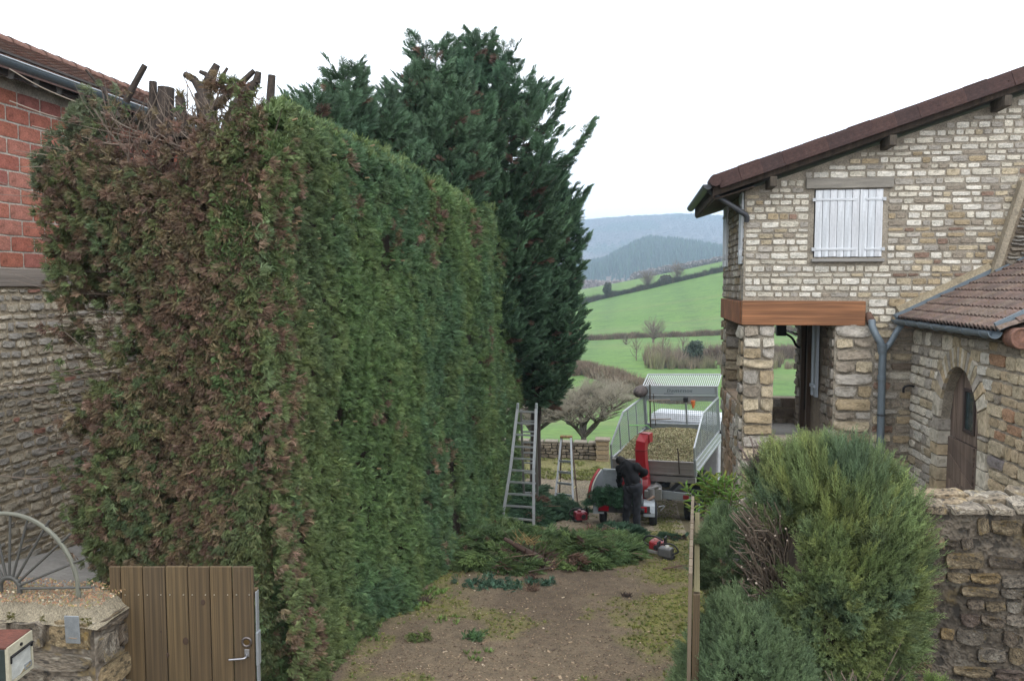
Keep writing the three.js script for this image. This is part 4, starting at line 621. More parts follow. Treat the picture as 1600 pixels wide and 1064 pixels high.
// ================================================================ the tall trimmed hedge
const HX = -3.2, HTOP = 7.72, HEND = 21.8;
{
  const t = thing('hedge', 'tall trimmed conifer hedge along the drive, green sided with a browned near end', 'hedge'), r = rng(101);
  // inner mass of dense twigs behind the leaves
  const bump = (a, b) => 0.22 * (fbm(a * 1.3, b * 1.3, 111, 3) - 0.5);
  part('inner_twigs', merge([
    sheet(60, 24, (u, v) => { const d = 7.5 + (HEND - 7.5) * u, y = G(d) + (7.5 - G(d)) * v; return P(HX - 0.34 + bump(d, y), y, d); }),
    sheet(60, 8, (u, v) => { const d = 7.5 + (HEND - 7.5) * u, x = HX - 0.34 - 1.6 * v; return P(x, 7.42 + bump(d, x) , d); }),
    sheet(10, 24, (u, v) => { const x = HX - 0.36 - 1.25 * u, y = 2 + 5.35 * v; return P(x, y, 7.5 + 0.9 * u * u + bump(x, y)); }),
    sheet(8, 20, (u, v) => P(HX - 0.34 - 1.6 * u, 0 + 7.2 * v, HEND)), sheet(60, 10, (u, v) => { const d = 8.2 + (HEND - 8.2) * u, y = 0 + 7.3 * v; return P(HX - 1.95, y, d); })]), M.core, t);
  const green = [], brown = [];
  const G1 = L(0.138, 0.220, 0.084), G2 = L(0.112, 0.198, 0.098), G3 = L(0.182, 0.240, 0.088), B1 = L(0.25, 0.148, 0.112), B2 = L(0.34, 0.22, 0.17), OL = L(0.20, 0.20, 0.085);
  const col = (d, y, k) => { const n = fbm(d * 0.55 + k, y * 0.55, 121, 4), m = fbm(d * 3.1, y * 2.0 + k, 127, 3), c = G1.clone().lerp(G2, step(0.36, 0.64, n)).lerp(G3, 0.8 * step(0.46, 0.70, m) * (0.4 + 0.6 * r())); return c.multiplyScalar(0.72 + 0.56 * r()); };
  // side face
  for (let d = 6.5; d < HEND; ) {
    const sp = clamp(0.062 + (d - 6.5) * 0.0062, 0.062, 0.15);
    for (let y = G(d) - 0.02; y < HTOP + 0.1; y += sp) {
      const dd = d + (r() - 0.5) * sp * 1.2, yy = y + (r() - 0.5) * sp * 1.2, hollow = fbm(dd * 1.1, yy * 1.1, 131, 3), edge = step(HTOP - 0.5, HTOP + 0.15, yy); if (yy > 7.05 + 0.7 * step(6.6, 7.7, dd) + 0.2 * (r() - 0.5)) continue;
      if (hollow < 0.33 && dd > 8.2 && r() < 0.8) continue;
      const x = HX + 0.26 * (fbm(dd * 0.6, yy * 0.5, 137, 3) - 0.5) + 0.30 * (hollow - 0.5) - 0.35 * edge * edge - 0.10 * r() + 0.16 * step(1.2, 0.1, yy - G(dd)) + 0.05;
      const dir = V3(0.75 + 0.3 * r(), 0.15 + 0.9 * edge - 0.45 * r(), (r() - 0.5) * 0.9).normalize(), s = (0.072 + 0.048 * r()) * (0.95 + 1.1 * (sp - 0.062) / 0.088);
      const bz = step(7.5, 6.5, dd + 1.5 * (fbm(dd * 0.9, yy * 0.6, 141, 3) - 0.5)) * 0.42 + 0.30 * step(0.62, 0.74, fbm(dd * 0.9 + 9, yy * 0.9, 151, 4));
      const it = { p: P(x, yy, dd), q: aim(dir, r() * 6.28), s };
      if (r() < bz) { it.c = B1.clone().lerp(B2, r()).lerp(OL, r() * 0.6).multiplyScalar(0.6 + 0.6 * r()); brown.push(it); } else { it.c = col(dd, yy, 0).lerp(OL, 0.40 * step(8.6, 7, dd)); green.push(it); }
      if (edge > 0.3 && r() < 0.5) { const up = { p: P(x - 0.15 * r(), yy + 0.03, dd), q: aim(V3(0.3 * (r() - 0.2), 1, (r() - 0.5) * 0.8).normalize(), r() * 6), s: s * (1 + 0.4 * r()), c: col(dd, yy, 3).lerp(G3, 0.6) }; green.push(up); }
    }
    d += sp;
  }
  // top face
  for (let i = 0; i < 3000; i++) { const d = 7.6 + (HEND - 7.6) * Math.pow(r(), 1.2), x = HX - 0.25 - 1.8 * r(); if (d < 9.2 && x < -3.55 - 0.3 * r()) continue; const it = { p: P(x, HTOP - 0.16 + 0.14 * (fbm(d, x, 161, 3) - 0.5) + 0.06 * r(), d), q: aim(V3((r() - 0.5) * 0.9, 1, (r() - 0.5) * 0.9).normalize(), r() * 6), s: 0.17 + 0.09 * r(), c: col(d, x, 7).lerp(G3, 0.35) }; green.push(it); }
  const thin0 = (x) => step(-4.7, -5.2, x);
  // near end: browned, thin, ragged
  const left = [[2.6, -4.6], [3.27, -5.1], [4.08, -5.62], [5.0, -5.72], [5.7, -5.55], [6.3, -5.72], [6.9, -5.62], [7.35, -5.5], [7.9, -5.1], [8.2, -4.6]];
  for (let i = 0; i < 21000; i++) {
    const y = 2.3 + 5.5 * r(), xl = curve(left, y) + 0.35 * (fbm(y * 2.2, 3, 171, 3) - 0.5), u = Math.pow(r(), 0.8), x = lerp(xl, HX - 0.02, u), back = r();
    if (y > 7.05 && x > -4.85 && x < -3.95 && r() < 0.93) continue;
    if (y > 7.0 + 0.4 * fbm(x * 2, 5, 175, 3) + 0.3 * step(-3.7, -3.3, x) + 0.12 * thin0(x)) if (r() < 0.86) continue;
    const hol = fbm(x * 1.7, y * 1.7, 181, 3), thin = step(-4.1, -5.3, x);
    if (hol < 0.36 + 0.19 * thin && r() < 0.82 + 0.16 * thin) continue;
    const d = 6.45 + 0.45 * Math.pow(clamp((-x + HX) / 2.4), 1.5) + back * (0.35 + 0.45 * thin) + 0.35 * (0.5 - hol);
    const dir = V3((r() - 0.5) * 1.2 - 0.5 * thin, -0.15 - 0.55 * r() + 0.5 * step(6.8, 7.8, y), 0.9).normalize(), s = 0.062 + 0.045 * r();
    const bz = 0.24 + 0.52 * fbm(x * 1.3, y * 1.1, 191, 4) + 0.22 * step(-4.9, -3.9, x) * step(-3.3, -3.7, x) + 0.15 * step(6.4, 7.4, y) - 0.18 * step(4.6, 3.0, y) - 0.25 * step(-3.6, -3.2, x);
    const it = { p: P(x, y, d), q: aim(dir, r() * 6.28), s };
    if (r() < bz) { it.c = B1.clone().lerp(B2, r() * r()).lerp(OL, r() * 0.75).multiplyScalar(0.55 + 0.6 * r()); brown.push(it); } else { it.c = col(x * 2, y, 5).lerp(OL, 0.25 + 0.5 * r()).multiplyScalar(0.9); green.push(it); }
  }
  // the corner between end and side
  for (let i = 0; i < 3600; i++) { const y = 2.3 + 4.85 * r(), a = r() * 1.57, R = 0.42 * (0.75 + 0.4 * r()), x = HX - 0.40 + Math.sin(a) * R, d = 6.98 - Math.cos(a) * R + 0.14 * (fbm(y * 1.5, x, 197, 2) - 0.5), it = { p: P(x, y, d), q: aim(V3(Math.sin(a) + 0.4 * (r() - 0.5), 0.1 - 0.5 * r(), Math.cos(a) + 0.4 * (r() - 0.5)).normalize(), r() * 6.28), s: 0.065 + 0.05 * r() }; if (r() < 0.20 + 0.25 * step(0.4, 0.65, fbm(y * 1.2, 4, 198, 3))) { it.c = B1.clone().lerp(B2, r()).lerp(OL, r() * 0.7).multiplyScalar(0.6 + 0.6 * r()); brown.push(it); } else { it.c = col(x * 2, y, 5).lerp(OL, 0.4 * r()); green.push(it); } }
  for (let i = 0; i < 900; i++) { const x = -5.45 + 1.5 * r(), y = 6.75 + 0.95 * r() * r(); brown.push({ p: P(x, y, 6.9 + 0.9 * r()), q: aim(V3((r() - 0.5), 0.7 * r(), r() - 0.3).normalize(), r() * 6), s: 0.04 + 0.04 * r(), c: B1.clone().lerp(B2, r()).multiplyScalar(0.45 + 0.6 * r()) }); }
  for (let i = 0; i < 700; i++) { const d = 6.75 + 1.35 * r(), x = HX - 0.05 - 0.75 * r(), y = 7.0 + 0.38 * step(6.7, 7.6, d) + 0.12 * (r() - 0.5); green.push({ p: P(x, y, d), q: aim(V3((r() - 0.3) * 0.8, 1, (r() - 0.3) * 0.9).normalize(), r() * 6), s: 0.07 + 0.05 * r(), c: col(x * 2, y, 5).lerp(OL, 0.5 * r()) }); }
  // tufts hanging out of the left top corner
  for (let i = 0; i < 300; i++) { const a = r(), x = -5.6 + 0.55 * a, y = 6.95 + 0.75 * r() * (0.4 + a); green.push({ p: P(x, y, 6.9 + r() * 0.6), q: aim(V3(-0.7 + r() * 0.6, 0.3 - 0.7 * r(), 0.5).normalize(), r() * 6), s: 0.07 + 0.06 * r(), c: L(0.145, 0.17, 0.095).multiplyScalar(0.7 + 0.6 * r()) }); }
  scatter('green_foliage', CYP, M.leaf, green, t, 'dense green side of the hedge');
  scatter('brown_foliage', CYP, M.leaf, brown, t, 'dead brown fronds at the near end of the hedge');
  // trunks, each with its cut stub above the leaves
  const at8 = (px, py, d = 8) => P(-5.06 + (px - 240) * 0.0072, 8.24 - (py - 115) * 0.0068, d);
  const limb = (pts, r0, r1, cut = true) => { const g = []; for (let i = 0; i < pts.length - 1; i++) g.push(bar(pts[i], pts[i + 1], lerp(r0, r1, i / (pts.length - 1)), lerp(r0, r1, (i + 1) / (pts.length - 1)), 8)); const m = part('limb', merge(g), M.bark, t); return m; };
  limb([at8(252, 260), at8(254, 200), at8(259, 138)], 0.10, 0.085); limb([at8(285, 240), at8(283, 190), at8(280, 152)], 0.07, 0.05);
  limb([at8(240, 230), at8(237, 170), at8(238, 128)], 0.05, 0.04); limb([at8(212, 165, 7.8), at8(226, 140, 7.8), at8(244, 111, 7.8)], 0.035, 0.03);
  limb([at8(200, 190, 7.8), at8(180, 150, 7.8), at8(160, 118, 7.7)], 0.03, 0.012);
  limb([at8(310, 340), at8(330, 250), at8(325, 200), at8(318, 150)], 0.13, 0.10); limb([at8(318, 152), at8(328, 128), at8(340, 106)], 0.075, 0.035); limb([at8(316, 150), at8(304, 128), at8(289, 119)], 0.05, 0.032);
  limb([at8(322, 178), at8(350, 158), at8(372, 140), at8(397, 118)], 0.055, 0.026); limb([at8(330, 140), at8(322, 120), at8(313, 116)], 0.03, 0.02); limb([at8(352, 156), at8(345, 128), at8(356, 112)], 0.03, 0.014);
  limb([at8(345, 250), at8(362, 195), at8(378, 165), at8(388, 140)], 0.11, 0.085); limb([at8(385, 148), at8(400, 136), at8(404, 120)], 0.06, 0.03); limb([at8(425, 200), at8(421, 160), at8(424, 126)], 0.05, 0.04);
  for (const [x, d, y] of [[-4.2, 9.6, 7.5], [-4.1, 10.8, 7.4], [-4.3, 12, 7.6], [-4.2, 13.4, 7.5], [-4.2, 15, 7.5], [-4.15, 17.6, 7.4], [-4.1, 19, 7.4]]) part('trunk', bar(P(x, G(d) - 0.1, d), P(x + 0.05, y - 0.3, d), 0.11, 0.07, 8), M.bark, t);
  for (const [x, d, h] of [[-4.5, 7.9, 6.6], [-4.05, 8.0, 6.8]]) part('trunk', bar(P(x, G(d) - 0.1, d), P(x + 0.05, h, d), 0.16, 0.11, 9), M.bark, t);
  // bare twigs and branches
  const tw = []; for (let i = 0; i < 760; i++) { const y = i < 330 ? 6.9 + 0.75 * r() : 2.6 + 4.9 * r(), u = r(), xl = curve(left, y), x = lerp(xl + 0.2, -3.5, u), l = (i < 330 ? 0.15 + 0.3 * r() : 0.25 + 0.65 * r()), a = P(x, y, 7.0 + 0.7 * r()), dx = (i < 330 ? (r() - 0.5) * 1.3 : -0.3 - 0.5 * r()), dir = V3(dx, i < 330 ? 0.3 + 0.7 * r() : 0.25 * (r() - 0.35), 0.35 * r()).normalize(), m = a.clone().addScaledVector(dir, l * 0.5).add(V3(0, -0.05 * r(), 0)), b = a.clone().addScaledVector(dir, l).add(V3(0, 0.08 * (r() - 0.5), 0)), w = 0.004 + 0.010 * r() * r(); tw.push(bar(a, m, w, w * 0.75, 4, false), bar(m, b, w * 0.75, w * 0.3, 3, false)); }
  part('twigs', merge(tw), M.twig, t).userData.kind = 'stuff';
  for (const [px, py, qx, qy] of [[185, 180, 120, 142], [205, 215, 118, 186], [230, 235, 150, 222], [215, 240, 165, 232], [300, 235, 250, 205], [230, 560, 185, 510], [215, 690, 160, 650]]) part('branch', tube([at8(px + 40, py + 14, 7.4), at8(px, py, 7.25), at8((px + qx) / 2, (py + qy) / 2 + 3, 7.1), at8(qx, qy, 7.0)], 0.006, 12, 5), std(L(0.22, 0.18, 0.14)), t);
  for (let i = 0; i < 60; i++) { const d = 7 + 10 * r() * r(), y = lerp(G(d) + 0.8, 7.7, r()), p = P(HX + 0.05, y, d); part('cut_twig', bar(p, p.clone().add(V3(0.05, 0.02 * (r() - 0.3), 0.03 * (r() - 0.5))), 0.009, 0.009, 6), M.cut, t); }
}
// ================================================================ uncut cypresses rising behind the hedge
function cypressTree(label, x, d, base, top, prof, seed, { low = base, cols, leaders = 1, dens = 1, size = 1, lx = [0] }) {
  const t = thing('cypress_tree', label, 'tree', [x, 0, -d]), r = rng(seed), fol = [], limbs = [];
  lx.forEach(([ox, oz, ty], k) => limbs.push(bar(V3(0, base - 0.2, 0), V3(ox * 0.5, (base + ty) / 2, oz * 0.5), k ? 0.07 : 0.17, k ? 0.06 : 0.11, 8), bar(V3(ox * 0.5, (base + ty) / 2, oz * 0.5), V3(ox, ty - 0.2, oz), k ? 0.06 : 0.11, 0.012, 7)));
  part('trunk', merge(limbs), M.bark, t);
  const nb = Math.round(42 * (top - low) * dens), br = [], R0 = prof((low + top) / 2);
  for (let i = 0; i < nb; i++) {
    const yr = lerp(low, top - 0.15, Math.pow(i / nb, 0.95)), y0 = R0 > 1.2 ? lerp(yr, Math.round(yr / 0.52) * 0.52 + 0.12 * Math.sin(i * 2.4), 0.7) : yr, az = i * 2.39996 + r() * 0.7, ld = lx.filter((l) => l[2] > y0), [ox, oz, ty] = ld[Math.floor(r() * ld.length)] ?? lx[0];
    const f = clamp((y0 - base) / (ty - base)), lobe = R0 > 1.2 ? 0.68 + 0.62 * fbm(az * 0.9 % 5.6 + 3, y0 * 1.3, seed, 2) : 1, own = Math.min(prof(y0), 0.25 + (ty - y0) * 1.0), R = own * Math.min(1.12, (0.72 + 0.42 * r()) * lobe), rise = lerp(-0.12, 0.85, Math.pow(f, 2.2)) + 0.22 * (r() - 0.4);
    const o = V3(ox * f, y0, oz * f), out = V3(Math.cos(az), 0, Math.sin(az));
    const pt = (s) => o.clone().addScaledVector(out, R * s).add(V3(0, R * (rise * s * 0.8 + 0.22 * s * s * s - 0.18 * Math.sin(s * 3.1)), 0));
    if (R > 0.6) br.push(bar(pt(0), pt(0.5), 0.028, 0.018, 4, false), bar(pt(0.5), pt(0.92), 0.018, 0.006, 3, false));
    const n = Math.max(3, Math.round(R * 14));
    for (let k = 0; k < n; k++) { const s = 0.25 + 0.75 * Math.pow((k + r()) / n, 0.8), p = pt(s), tan = pt(Math.min(1.05, s + 0.08)).sub(pt(s - 0.08)).normalize(), sd = out.clone().cross(UP), w = (r() - 0.5) * 2; p.addScaledVector(sd, w * 0.30 * R * 0.45).add(V3(0, (r() - 0.5) * 0.14, 0)); const dir = tan.addScaledVector(sd, w * 0.7).add(V3(0, 0.22 * (r() - 0.3), 0)).normalize();
      // keep the flat of the plume facing up
      const q = new THREE.Quaternion().setFromRotationMatrix((() => { const yv = dir, xv = yv.clone().cross(UP).normalize(), zv = xv.clone().cross(yv); return new THREE.Matrix4().makeBasis(xv, yv, zv); })()).multiply(new THREE.Quaternion().setFromAxisAngle(UP, (r() - 0.5) * 1.3));
      fol.push({ p, q, s: size * (0.34 + 0.26 * r()) * (s > 0.9 ? 0.85 : 1), c: cols[0].clone().lerp(cols[1], fbm(p.x * 0.9 + x, p.y * 0.9, seed, 3)).multiplyScalar(0.65 + 0.7 * r()) }); if (s < 0.55 && r() < 0.22) fol[fol.length - 1].c = L(0.20, 0.12, 0.085).multiplyScalar(0.6 + 0.7 * r()); }
  }
  for (const [ox, oz, ty] of lx) for (let k = 0; k < 26; k++) { const y = ty - 1.2 + 1.25 * k / 26, a = r() * 6.283; fol.push({ p: V3(ox, y, oz).add(V3(Math.cos(a) * 0.05, 0, Math.sin(a) * 0.05)), q: aim(V3(Math.cos(a) * 0.55, 1, Math.sin(a) * 0.55).normalize(), r() * 6), s: size * (0.3 + 0.15 * r()) * (1.1 - 0.5 * k / 26), c: cols[0].clone().lerp(cols[1], r()).multiplyScalar(0.75 + 0.5 * r()) }); }
  if (br.length) part('branches', merge(br), M.barkRed, t).userData.kind = 'stuff';
  scatter('crown', PLUME, M.leaf, fol, t); return t;
}
const CB = [L(0.058, 0.125, 0.074), L(0.100, 0.175, 0.082)], CG = [L(0.070, 0.135, 0.080), L(0.095, 0.165, 0.080)];
cypressTree('tall dark blue green cypress, highest of the row, with a broad ragged right side', -3.75, 20.6, 0.2, 12.1, (y) => curve([[3.4, 0.55], [4.2, 1.05], [5.8, 1.7], [7, 2.15], [8.9, 1.95], [10, 1.5], [11, 0.9], [11.6, 0.55], [12.1, 0.2]], y), 201, { low: 3.4, cols: CB, dens: 1.0, size: 0.74, lx: [[-0.25, 0, 12.1], [0.75, 0.2, 11.1], [-1.4, 0.2, 11.9], [0.3, -0.3, 11.65], [-0.85, -0.2, 11.5], [-1.9, 0.1, 10.9]] });
cypressTree('dark cypress with bare foot closing the end of the hedge', -2.75, 22.6, 0.2, 9.2, (y) => curve([[2.5, 0.5], [3.3, 0.85], [4, 1.05], [5, 1.15], [7, 1.1], [8.3, 0.8], [9.2, 0.2]], y), 202, { low: 2.6, cols: CB, dens: 1.0, size: 0.74, lx: [[0, 0, 9.2], [0.4, 0.2, 8.6]] });
cypressTree('ragged green cypress left of the tallest one, its top split', -4.2, 16.2, 1, 10.2, (y) => curve([[6.6, 0.9], [8, 0.95], [9.2, 0.7], [10.2, 0.2]], y), 203, { low: 6.6, cols: CG, dens: 1.0, size: 0.72, lx: [[0, 0, 10.2], [-0.35, 0.4, 9.5], [0.4, -0.2, 9.8]] });
cypressTree('slim pointed cypress leader standing alone above the middle of the hedge', -4.35, 11.9, 1.5, 9.25, (y) => curve([[7, 0.7], [8, 0.55], [9.2, 0.15]], y), 204, { low: 7.0, cols: CG, dens: 1.0, size: 0.5, lx: [[0, 0, 9.25], [-0.3, 0.2, 8.5]] });
cypressTree('short bushy cypress top right of the slim pointed leader', -4.3, 13.0, 1.3, 8.95, (y) => curve([[7, 0.8], [8.2, 0.55], [9.0, 0.2]], y), 205, { low: 7.0, cols: CG, dens: 1.0, size: 0.52, lx: [[0, 0, 8.95], [0.3, 0.3, 8.5]] });
cypressTree('low cypress top left of the slim pointed leader', -4.45, 10.9, 1.5, 8.6, (y) => curve([[7, 0.7], [8, 0.5], [8.7, 0.15]], y), 206, { low: 7.0, cols: CG, dens: 0.9, size: 0.48, lx: [[0, 0, 8.6], [-0.4, 0.2, 8.25]] });
// ================================================================ entrance: garden walls, gates, wheel, letter box
M.lichenWall = std(L(0.52, 0.48, 0.43), { map: rep(T.lichen, 0.9), bumpMap: rep(T.lichen, 0.9), bumpScale: 0.02, roughness: 1 });
M.greyMetal = std(L(0.42, 0.45, 0.47), { map: rep(T.metal, 1), roughness: 0.45, metalness: 0.5 });
const oldTones = [[3, L(0.56, 0.52, 0.46)], [2, L(0.44, 0.40, 0.35)], [1.2, L(0.66, 0.55, 0.36)], [0.8, L(0.36, 0.31, 0.26)], [0.8, L(0.7, 0.67, 0.6)]];
{ // left wall end, with rubble capping
  const t = thing('garden_wall', 'weathered stone garden wall end with crumbly top carrying the iron half wheel', 'wall'), r = rng(301);
  part('wall', box(3.6, 3.2, 0.42, -5.32, 2.16, -4.9), M.lichenWall, t);
  layStones(courses({ o: P(0, 0, 4.69), u: X, n: ZF, v0: 2.6, v1: 3.78, span: () => [-5.6, -3.53], h: [0.13, 0.2], w: [0.22, 0.6], tones: (u, v, rr) => pick(oldTones, rr).clone().multiplyScalar(0.75 + 0.3 * rr()), depth: 0.05, geos: ROUGH, seed: 303, vary: 0.25, turn: 0.05, joint: 0.012, map: T.lichen })
    .concat(courses({ o: P(-3.52, 0, 0), u: ZB, n: X, v0: 2.6, v1: 3.78, span: () => [4.7, 5.1], h: [0.13, 0.22], w: [0.2, 0.42], tones: (u, v, rr) => pick(oldTones, rr).clone().multiplyScalar(0.8), depth: 0.04, geos: ROUGH, seed: 305, map: T.lichen })), t);
  part('capping', sheet(60, 14, (u, v) => { const x = -5.6 + 2.125 * u, z = v, e = Math.min(v, 1 - v, (1 - u) * 4), y = 3.74 + 0.11 * step(0, 0.22, e) + 0.035 * (fbm(x * 6, v * 3, 311, 4) - 0.5); return P(x, y, 4.66 + 0.47 * z); }, (p) => [p.x, -p.z]), std(L(0.46, 0.40, 0.29), { map: rep(T.grain, 2.4), bumpMap: rep(T.grain, 2.4), bumpScale: 0.012 }), t);
  const it = []; for (let i = 0; i < 2600; i++) { const x = -5.5 + 2.0 * r(), d = 4.68 + 0.42 * r(), q = 0.6 + 0.8 * r(); it.push({ p: P(x, 3.868 + 0.025 * (fbm(x * 6, (d - 4.66) / 0.47 * 3, 311, 4) - 0.5) + 0.006 * r(), d), q: new THREE.Quaternion().setFromEuler(new THREE.Euler(r() * 0.8, r() * 6, r() * 0.8)), s: V3(0.006 + 0.013 * r(), 0.003, 0.004 + 0.005 * r()), c: pick([[3, L(0.25, 0.13, 0.075)], [2, L(0.30, 0.20, 0.10)], [0.5, L(0.42, 0.36, 0.25)], [1.4, L(0.17, 0.145, 0.05)]], r).clone().multiplyScalar(q) }); }
  scatter('dry_leaves', [new THREE.TetrahedronGeometry(1)], std(L(1, 1, 1)), it, t);
  const mo = []; for (let i = 0; i < 500; i++) { const x = -5.5 + 2.0 * r(), m = fbm(x * 3, 7, 315, 3); if (m < 0.45) continue; mo.push({ p: P(x, 3.76 + 0.05 * r(), 4.66 - 0.02 * r()), q: aim(V3(r() - 0.5, 0.6, 0.8).normalize(), r() * 6), s: 0.014 + 0.016 * r(), c: L(0.16, 0.15, 0.03).multiplyScalar(0.6 + 0.7 * r()) }); }
  scatter('moss', [JUN[0]], M.leaf, mo, t);
}
{
  const t = thing('metal_plate', 'small blank grey metal plate fixed to the end of the garden wall', 'plate', [-3.62, 3.745, -4.615]);
  part('sheet', rbox(0.105, 0.185, 0.008, 0.003, 0, 0, 0), M.greyMetal, t).rotation.z = 0.03; part('crease', rbox(0.06, 0.004, 0.004, 0.001, 0.005, -0.055, 0.006), std(L(0.3, 0.22, 0.15)), t);
}
{ // half wheel ornament
  const t = thing('iron_half_wheel', 'grey iron half wheel with spokes standing on the garden wall', 'ornament', [-4.28, 3.895, -4.86]), iron = std(L(0.12, 0.117, 0.105), { map: rep(T.metal, 3), bumpMap: T.stoneBump, bumpScale: 0.003, roughness: 0.6, metalness: 0.3 }), R = 0.525;
  const arcPts = (rad, n, a0 = 0, a1 = Math.PI) => Array.from({ length: n + 1 }, (_, i) => { const a = lerp(a0, a1, i / n); return V3(Math.cos(a) * rad, Math.sin(a) * rad, 0); });
  part('rim', merge([tube([V3(R, -0.07, 0), ...arcPts(R, 18), V3(-R, -0.07, 0)], 0.0155, 70, 8)]), std(L(0.20, 0.205, 0.165), { map: rep(T.stone, 2), roughness: 0.7 }), t, 'lichen spotted iron rim');
  part('hub', tube([V3(0.075, -0.05, 0), ...arcPts(0.075, 8), V3(-0.075, -0.05, 0)], 0.016, 24, 8), iron, t);
  for (const [a, over] of [[0.06, 0.1], [0.40, 0.1], [0.72, 0.10], [1.02, 0.06], [1.3, 0], [1.57, 0], [1.84, 0], [2.12, 0], [2.42, 0], [2.75, 0], [3.08, 0]]) part('spoke', bar(V3(Math.cos(a) * 0.075, Math.sin(a) * 0.06 - 0.005, 0.003), V3(Math.cos(a * 0.97) * (R + over), Math.sin(a * 0.97) * (R + over), -0.002), 0.0095, 0.0085, 7), iron, t);
}
{ // letter box, its front turned along the wall
  const t = thing('letter_box', 'old metal letter box with cream front, dark green side and rusty red lid', 'letter box', [-3.64, 3.64, -4.18], 99.5 * Math.PI / 180);
  part('body', rbox(0.242, 0.228, 0.36, 0.01, 0, 0.114, -0.18), std(L(0.035, 0.05, 0.045), { map: rep(T.metal, 2), roughness: 0.5 }), t);
  part('lid', rbox(0.250, 0.016, 0.37, 0.005, 0, 0.235, -0.183), std(L(0.22, 0.075, 0.05), { map: rep(T.tile, 2), bumpMap: T.stoneBump, bumpScale: 0.003, roughness: 0.7 }), t, 'rusty red brown lid');
  const cream2 = std(L(0.66, 0.61, 0.45), { map: rep(T.plaster, 1.2), roughness: 0.45 });
  const f = part('front_frame', slab([[-0.122, 0], [0.122, 0], [0.122, 0.236], [-0.122, 0.236]], 0.02, [[[-0.098, 0.02], [0.104, 0.02], [0.104, 0.17], [-0.098, 0.17]]]).translate(0, 0, 0.012), cream2, t, 'cream enamelled front');
  part('door', rbox(0.196, 0.146, 0.014, 0.004, 0.003, 0.094, 0.003), std(L(0.66, 0.67, 0.62), { map: rep(T.plaster, 1), roughness: 0.4 }), f);
  part('flap_edge', merge([rbox(0.215, 0.011, 0.022, 0.003, 0.003, 0.172, 0.016), rbox(0.009, 0.042, 0.014, 0.002, -0.102, 0.152, 0.013), rbox(0.009, 0.03, 0.014, 0.002, 0.108, 0.158, 0.013)]), M.iron, f);
  part('lock', bar(V3(0.0, 0.205, 0.01), V3(0.0, 0.205, 0.02), 0.010, 0.010, 10), M.iron, f);
  part('name_holder', slab([[0.03, 0.03], [0.096, 0.03], [0.096, 0.062], [0.03, 0.062]], 0.006, [[[0.035, 0.035], [0.091, 0.035], [0.091, 0.057], [0.035, 0.057]]]).translate(0, 0, 0.016), M.greyMetal, f);
  part('rust_streak', slab([[-0.02, 0.022], [0.09, 0.03], [0.098, 0.06], [0.07, 0.045], [0.02, 0.04]], 0.001).translate(0, 0, 0.0115), std(L(0.45, 0.36, 0.2), { map: T.plaster }), f);
}
M.gateWood = [L(0.180, 0.128, 0.066), L(0.165, 0.117, 0.062), L(0.198, 0.143, 0.074), L(0.155, 0.112, 0.063)].map((c, i) => std(c, { map: rep(T.wood, 0.7 + 0.12 * i, 0.8), bumpMap: rep(T.wood, 0.7 + 0.12 * i, 0.8), bumpScale: 0.002, roughness: 0.8 }));
{ // closed gate leaf facing the camera
  const t = thing('gate_leaf', 'closed brown board gate leaf with lever handle at the left side of the entrance', 'gate', [-3.62, 2.45, -5.0], YAW * Math.PI / 180);
  const w = [0.082, 0.155, 0.158, 0.157, 0.154, 0.156, 0.15]; let x = 0.004; const screwM = std(L(0.6, 0.56, 0.45), { roughness: 0.3, metalness: 0.7 });
  w.forEach((bw, i) => { const b = part('board', rbox(bw - 0.006, 1.585, 0.026, 0.005, x + bw / 2, 0.79 + 0.002 * (i % 2), 0.002 * (i % 3)), M.gateWood[(i * 3 + 1) % 4], t); for (const s of i ? [0.2, 0.8] : [0.6]) part('screw', bar(V3(x + bw * s, 1.385, 0.012), V3(x + bw * s, 1.385, 0.0195), 0.0045, 0.004, 8), screwM, b); x += bw; });
  for (const k of [[0.53, 1.05, 0.02], [0.84, 0.62, 0.014], [0.40, 0.95, 0.012], [0.66, 1.33, 0.016], [0.36, 1.12, 0.011]]) part('knot', new THREE.SphereGeometry(1, 10, 6).scale(k[2], k[2] * 1.4, 0.002).translate(k[0], k[1], 0.0155), std(L(0.055, 0.033, 0.02)), t);
  part('frame', merge([rbox(1.0, 0.07, 0.04, 0.004, 0.53, 1.38, -0.035), rbox(1.0, 0.07, 0.04, 0.004, 0.53, 0.4, -0.035)]), M.gateWood[0], t);
  part('edge_profile', merge([rbox(0.012, 1.40, 0.05, 0.003, x + 0.012, 0.7, -0.02), rbox(0.018, 0.24, 0.06, 0.003, x + 0.016, 0.99, -0.015)]), M.greyMetal, t, 'grey metal closing edge');
  const hx = x - 0.055; const lk = part('rose', new THREE.TorusGeometry(0.030, 0.009, 8, 20).translate(hx, 1.045, 0.018), std(L(0.16, 0.14, 0.13), { roughness: 0.35, metalness: 0.8 }), t);
  part('keyhole_disc', bar(V3(hx, 1.045, 0.012), V3(hx, 1.045, 0.018), 0.024, 0.022, 14), std(L(0.18, 0.12, 0.05), { roughness: 0.4, metalness: 0.8 }), lk);
  const hd = part('handle', tube([V3(hx, 0.955, 0.02), V3(hx - 0.004, 0.945, 0.052), V3(hx - 0.06, 0.938, 0.056), V3(hx - 0.115, 0.932, 0.052)], 0.008, 16, 8), std(L(0.36, 0.36, 0.38), { roughness: 0.3, metalness: 0.9 }), t);
  part('handle_plate', rbox(0.035, 0.055, 0.006, 0.003, hx, 0.965, 0.018), std(L(0.4, 0.4, 0.4), { roughness: 0.35, metalness: 0.8 }), hd);
}
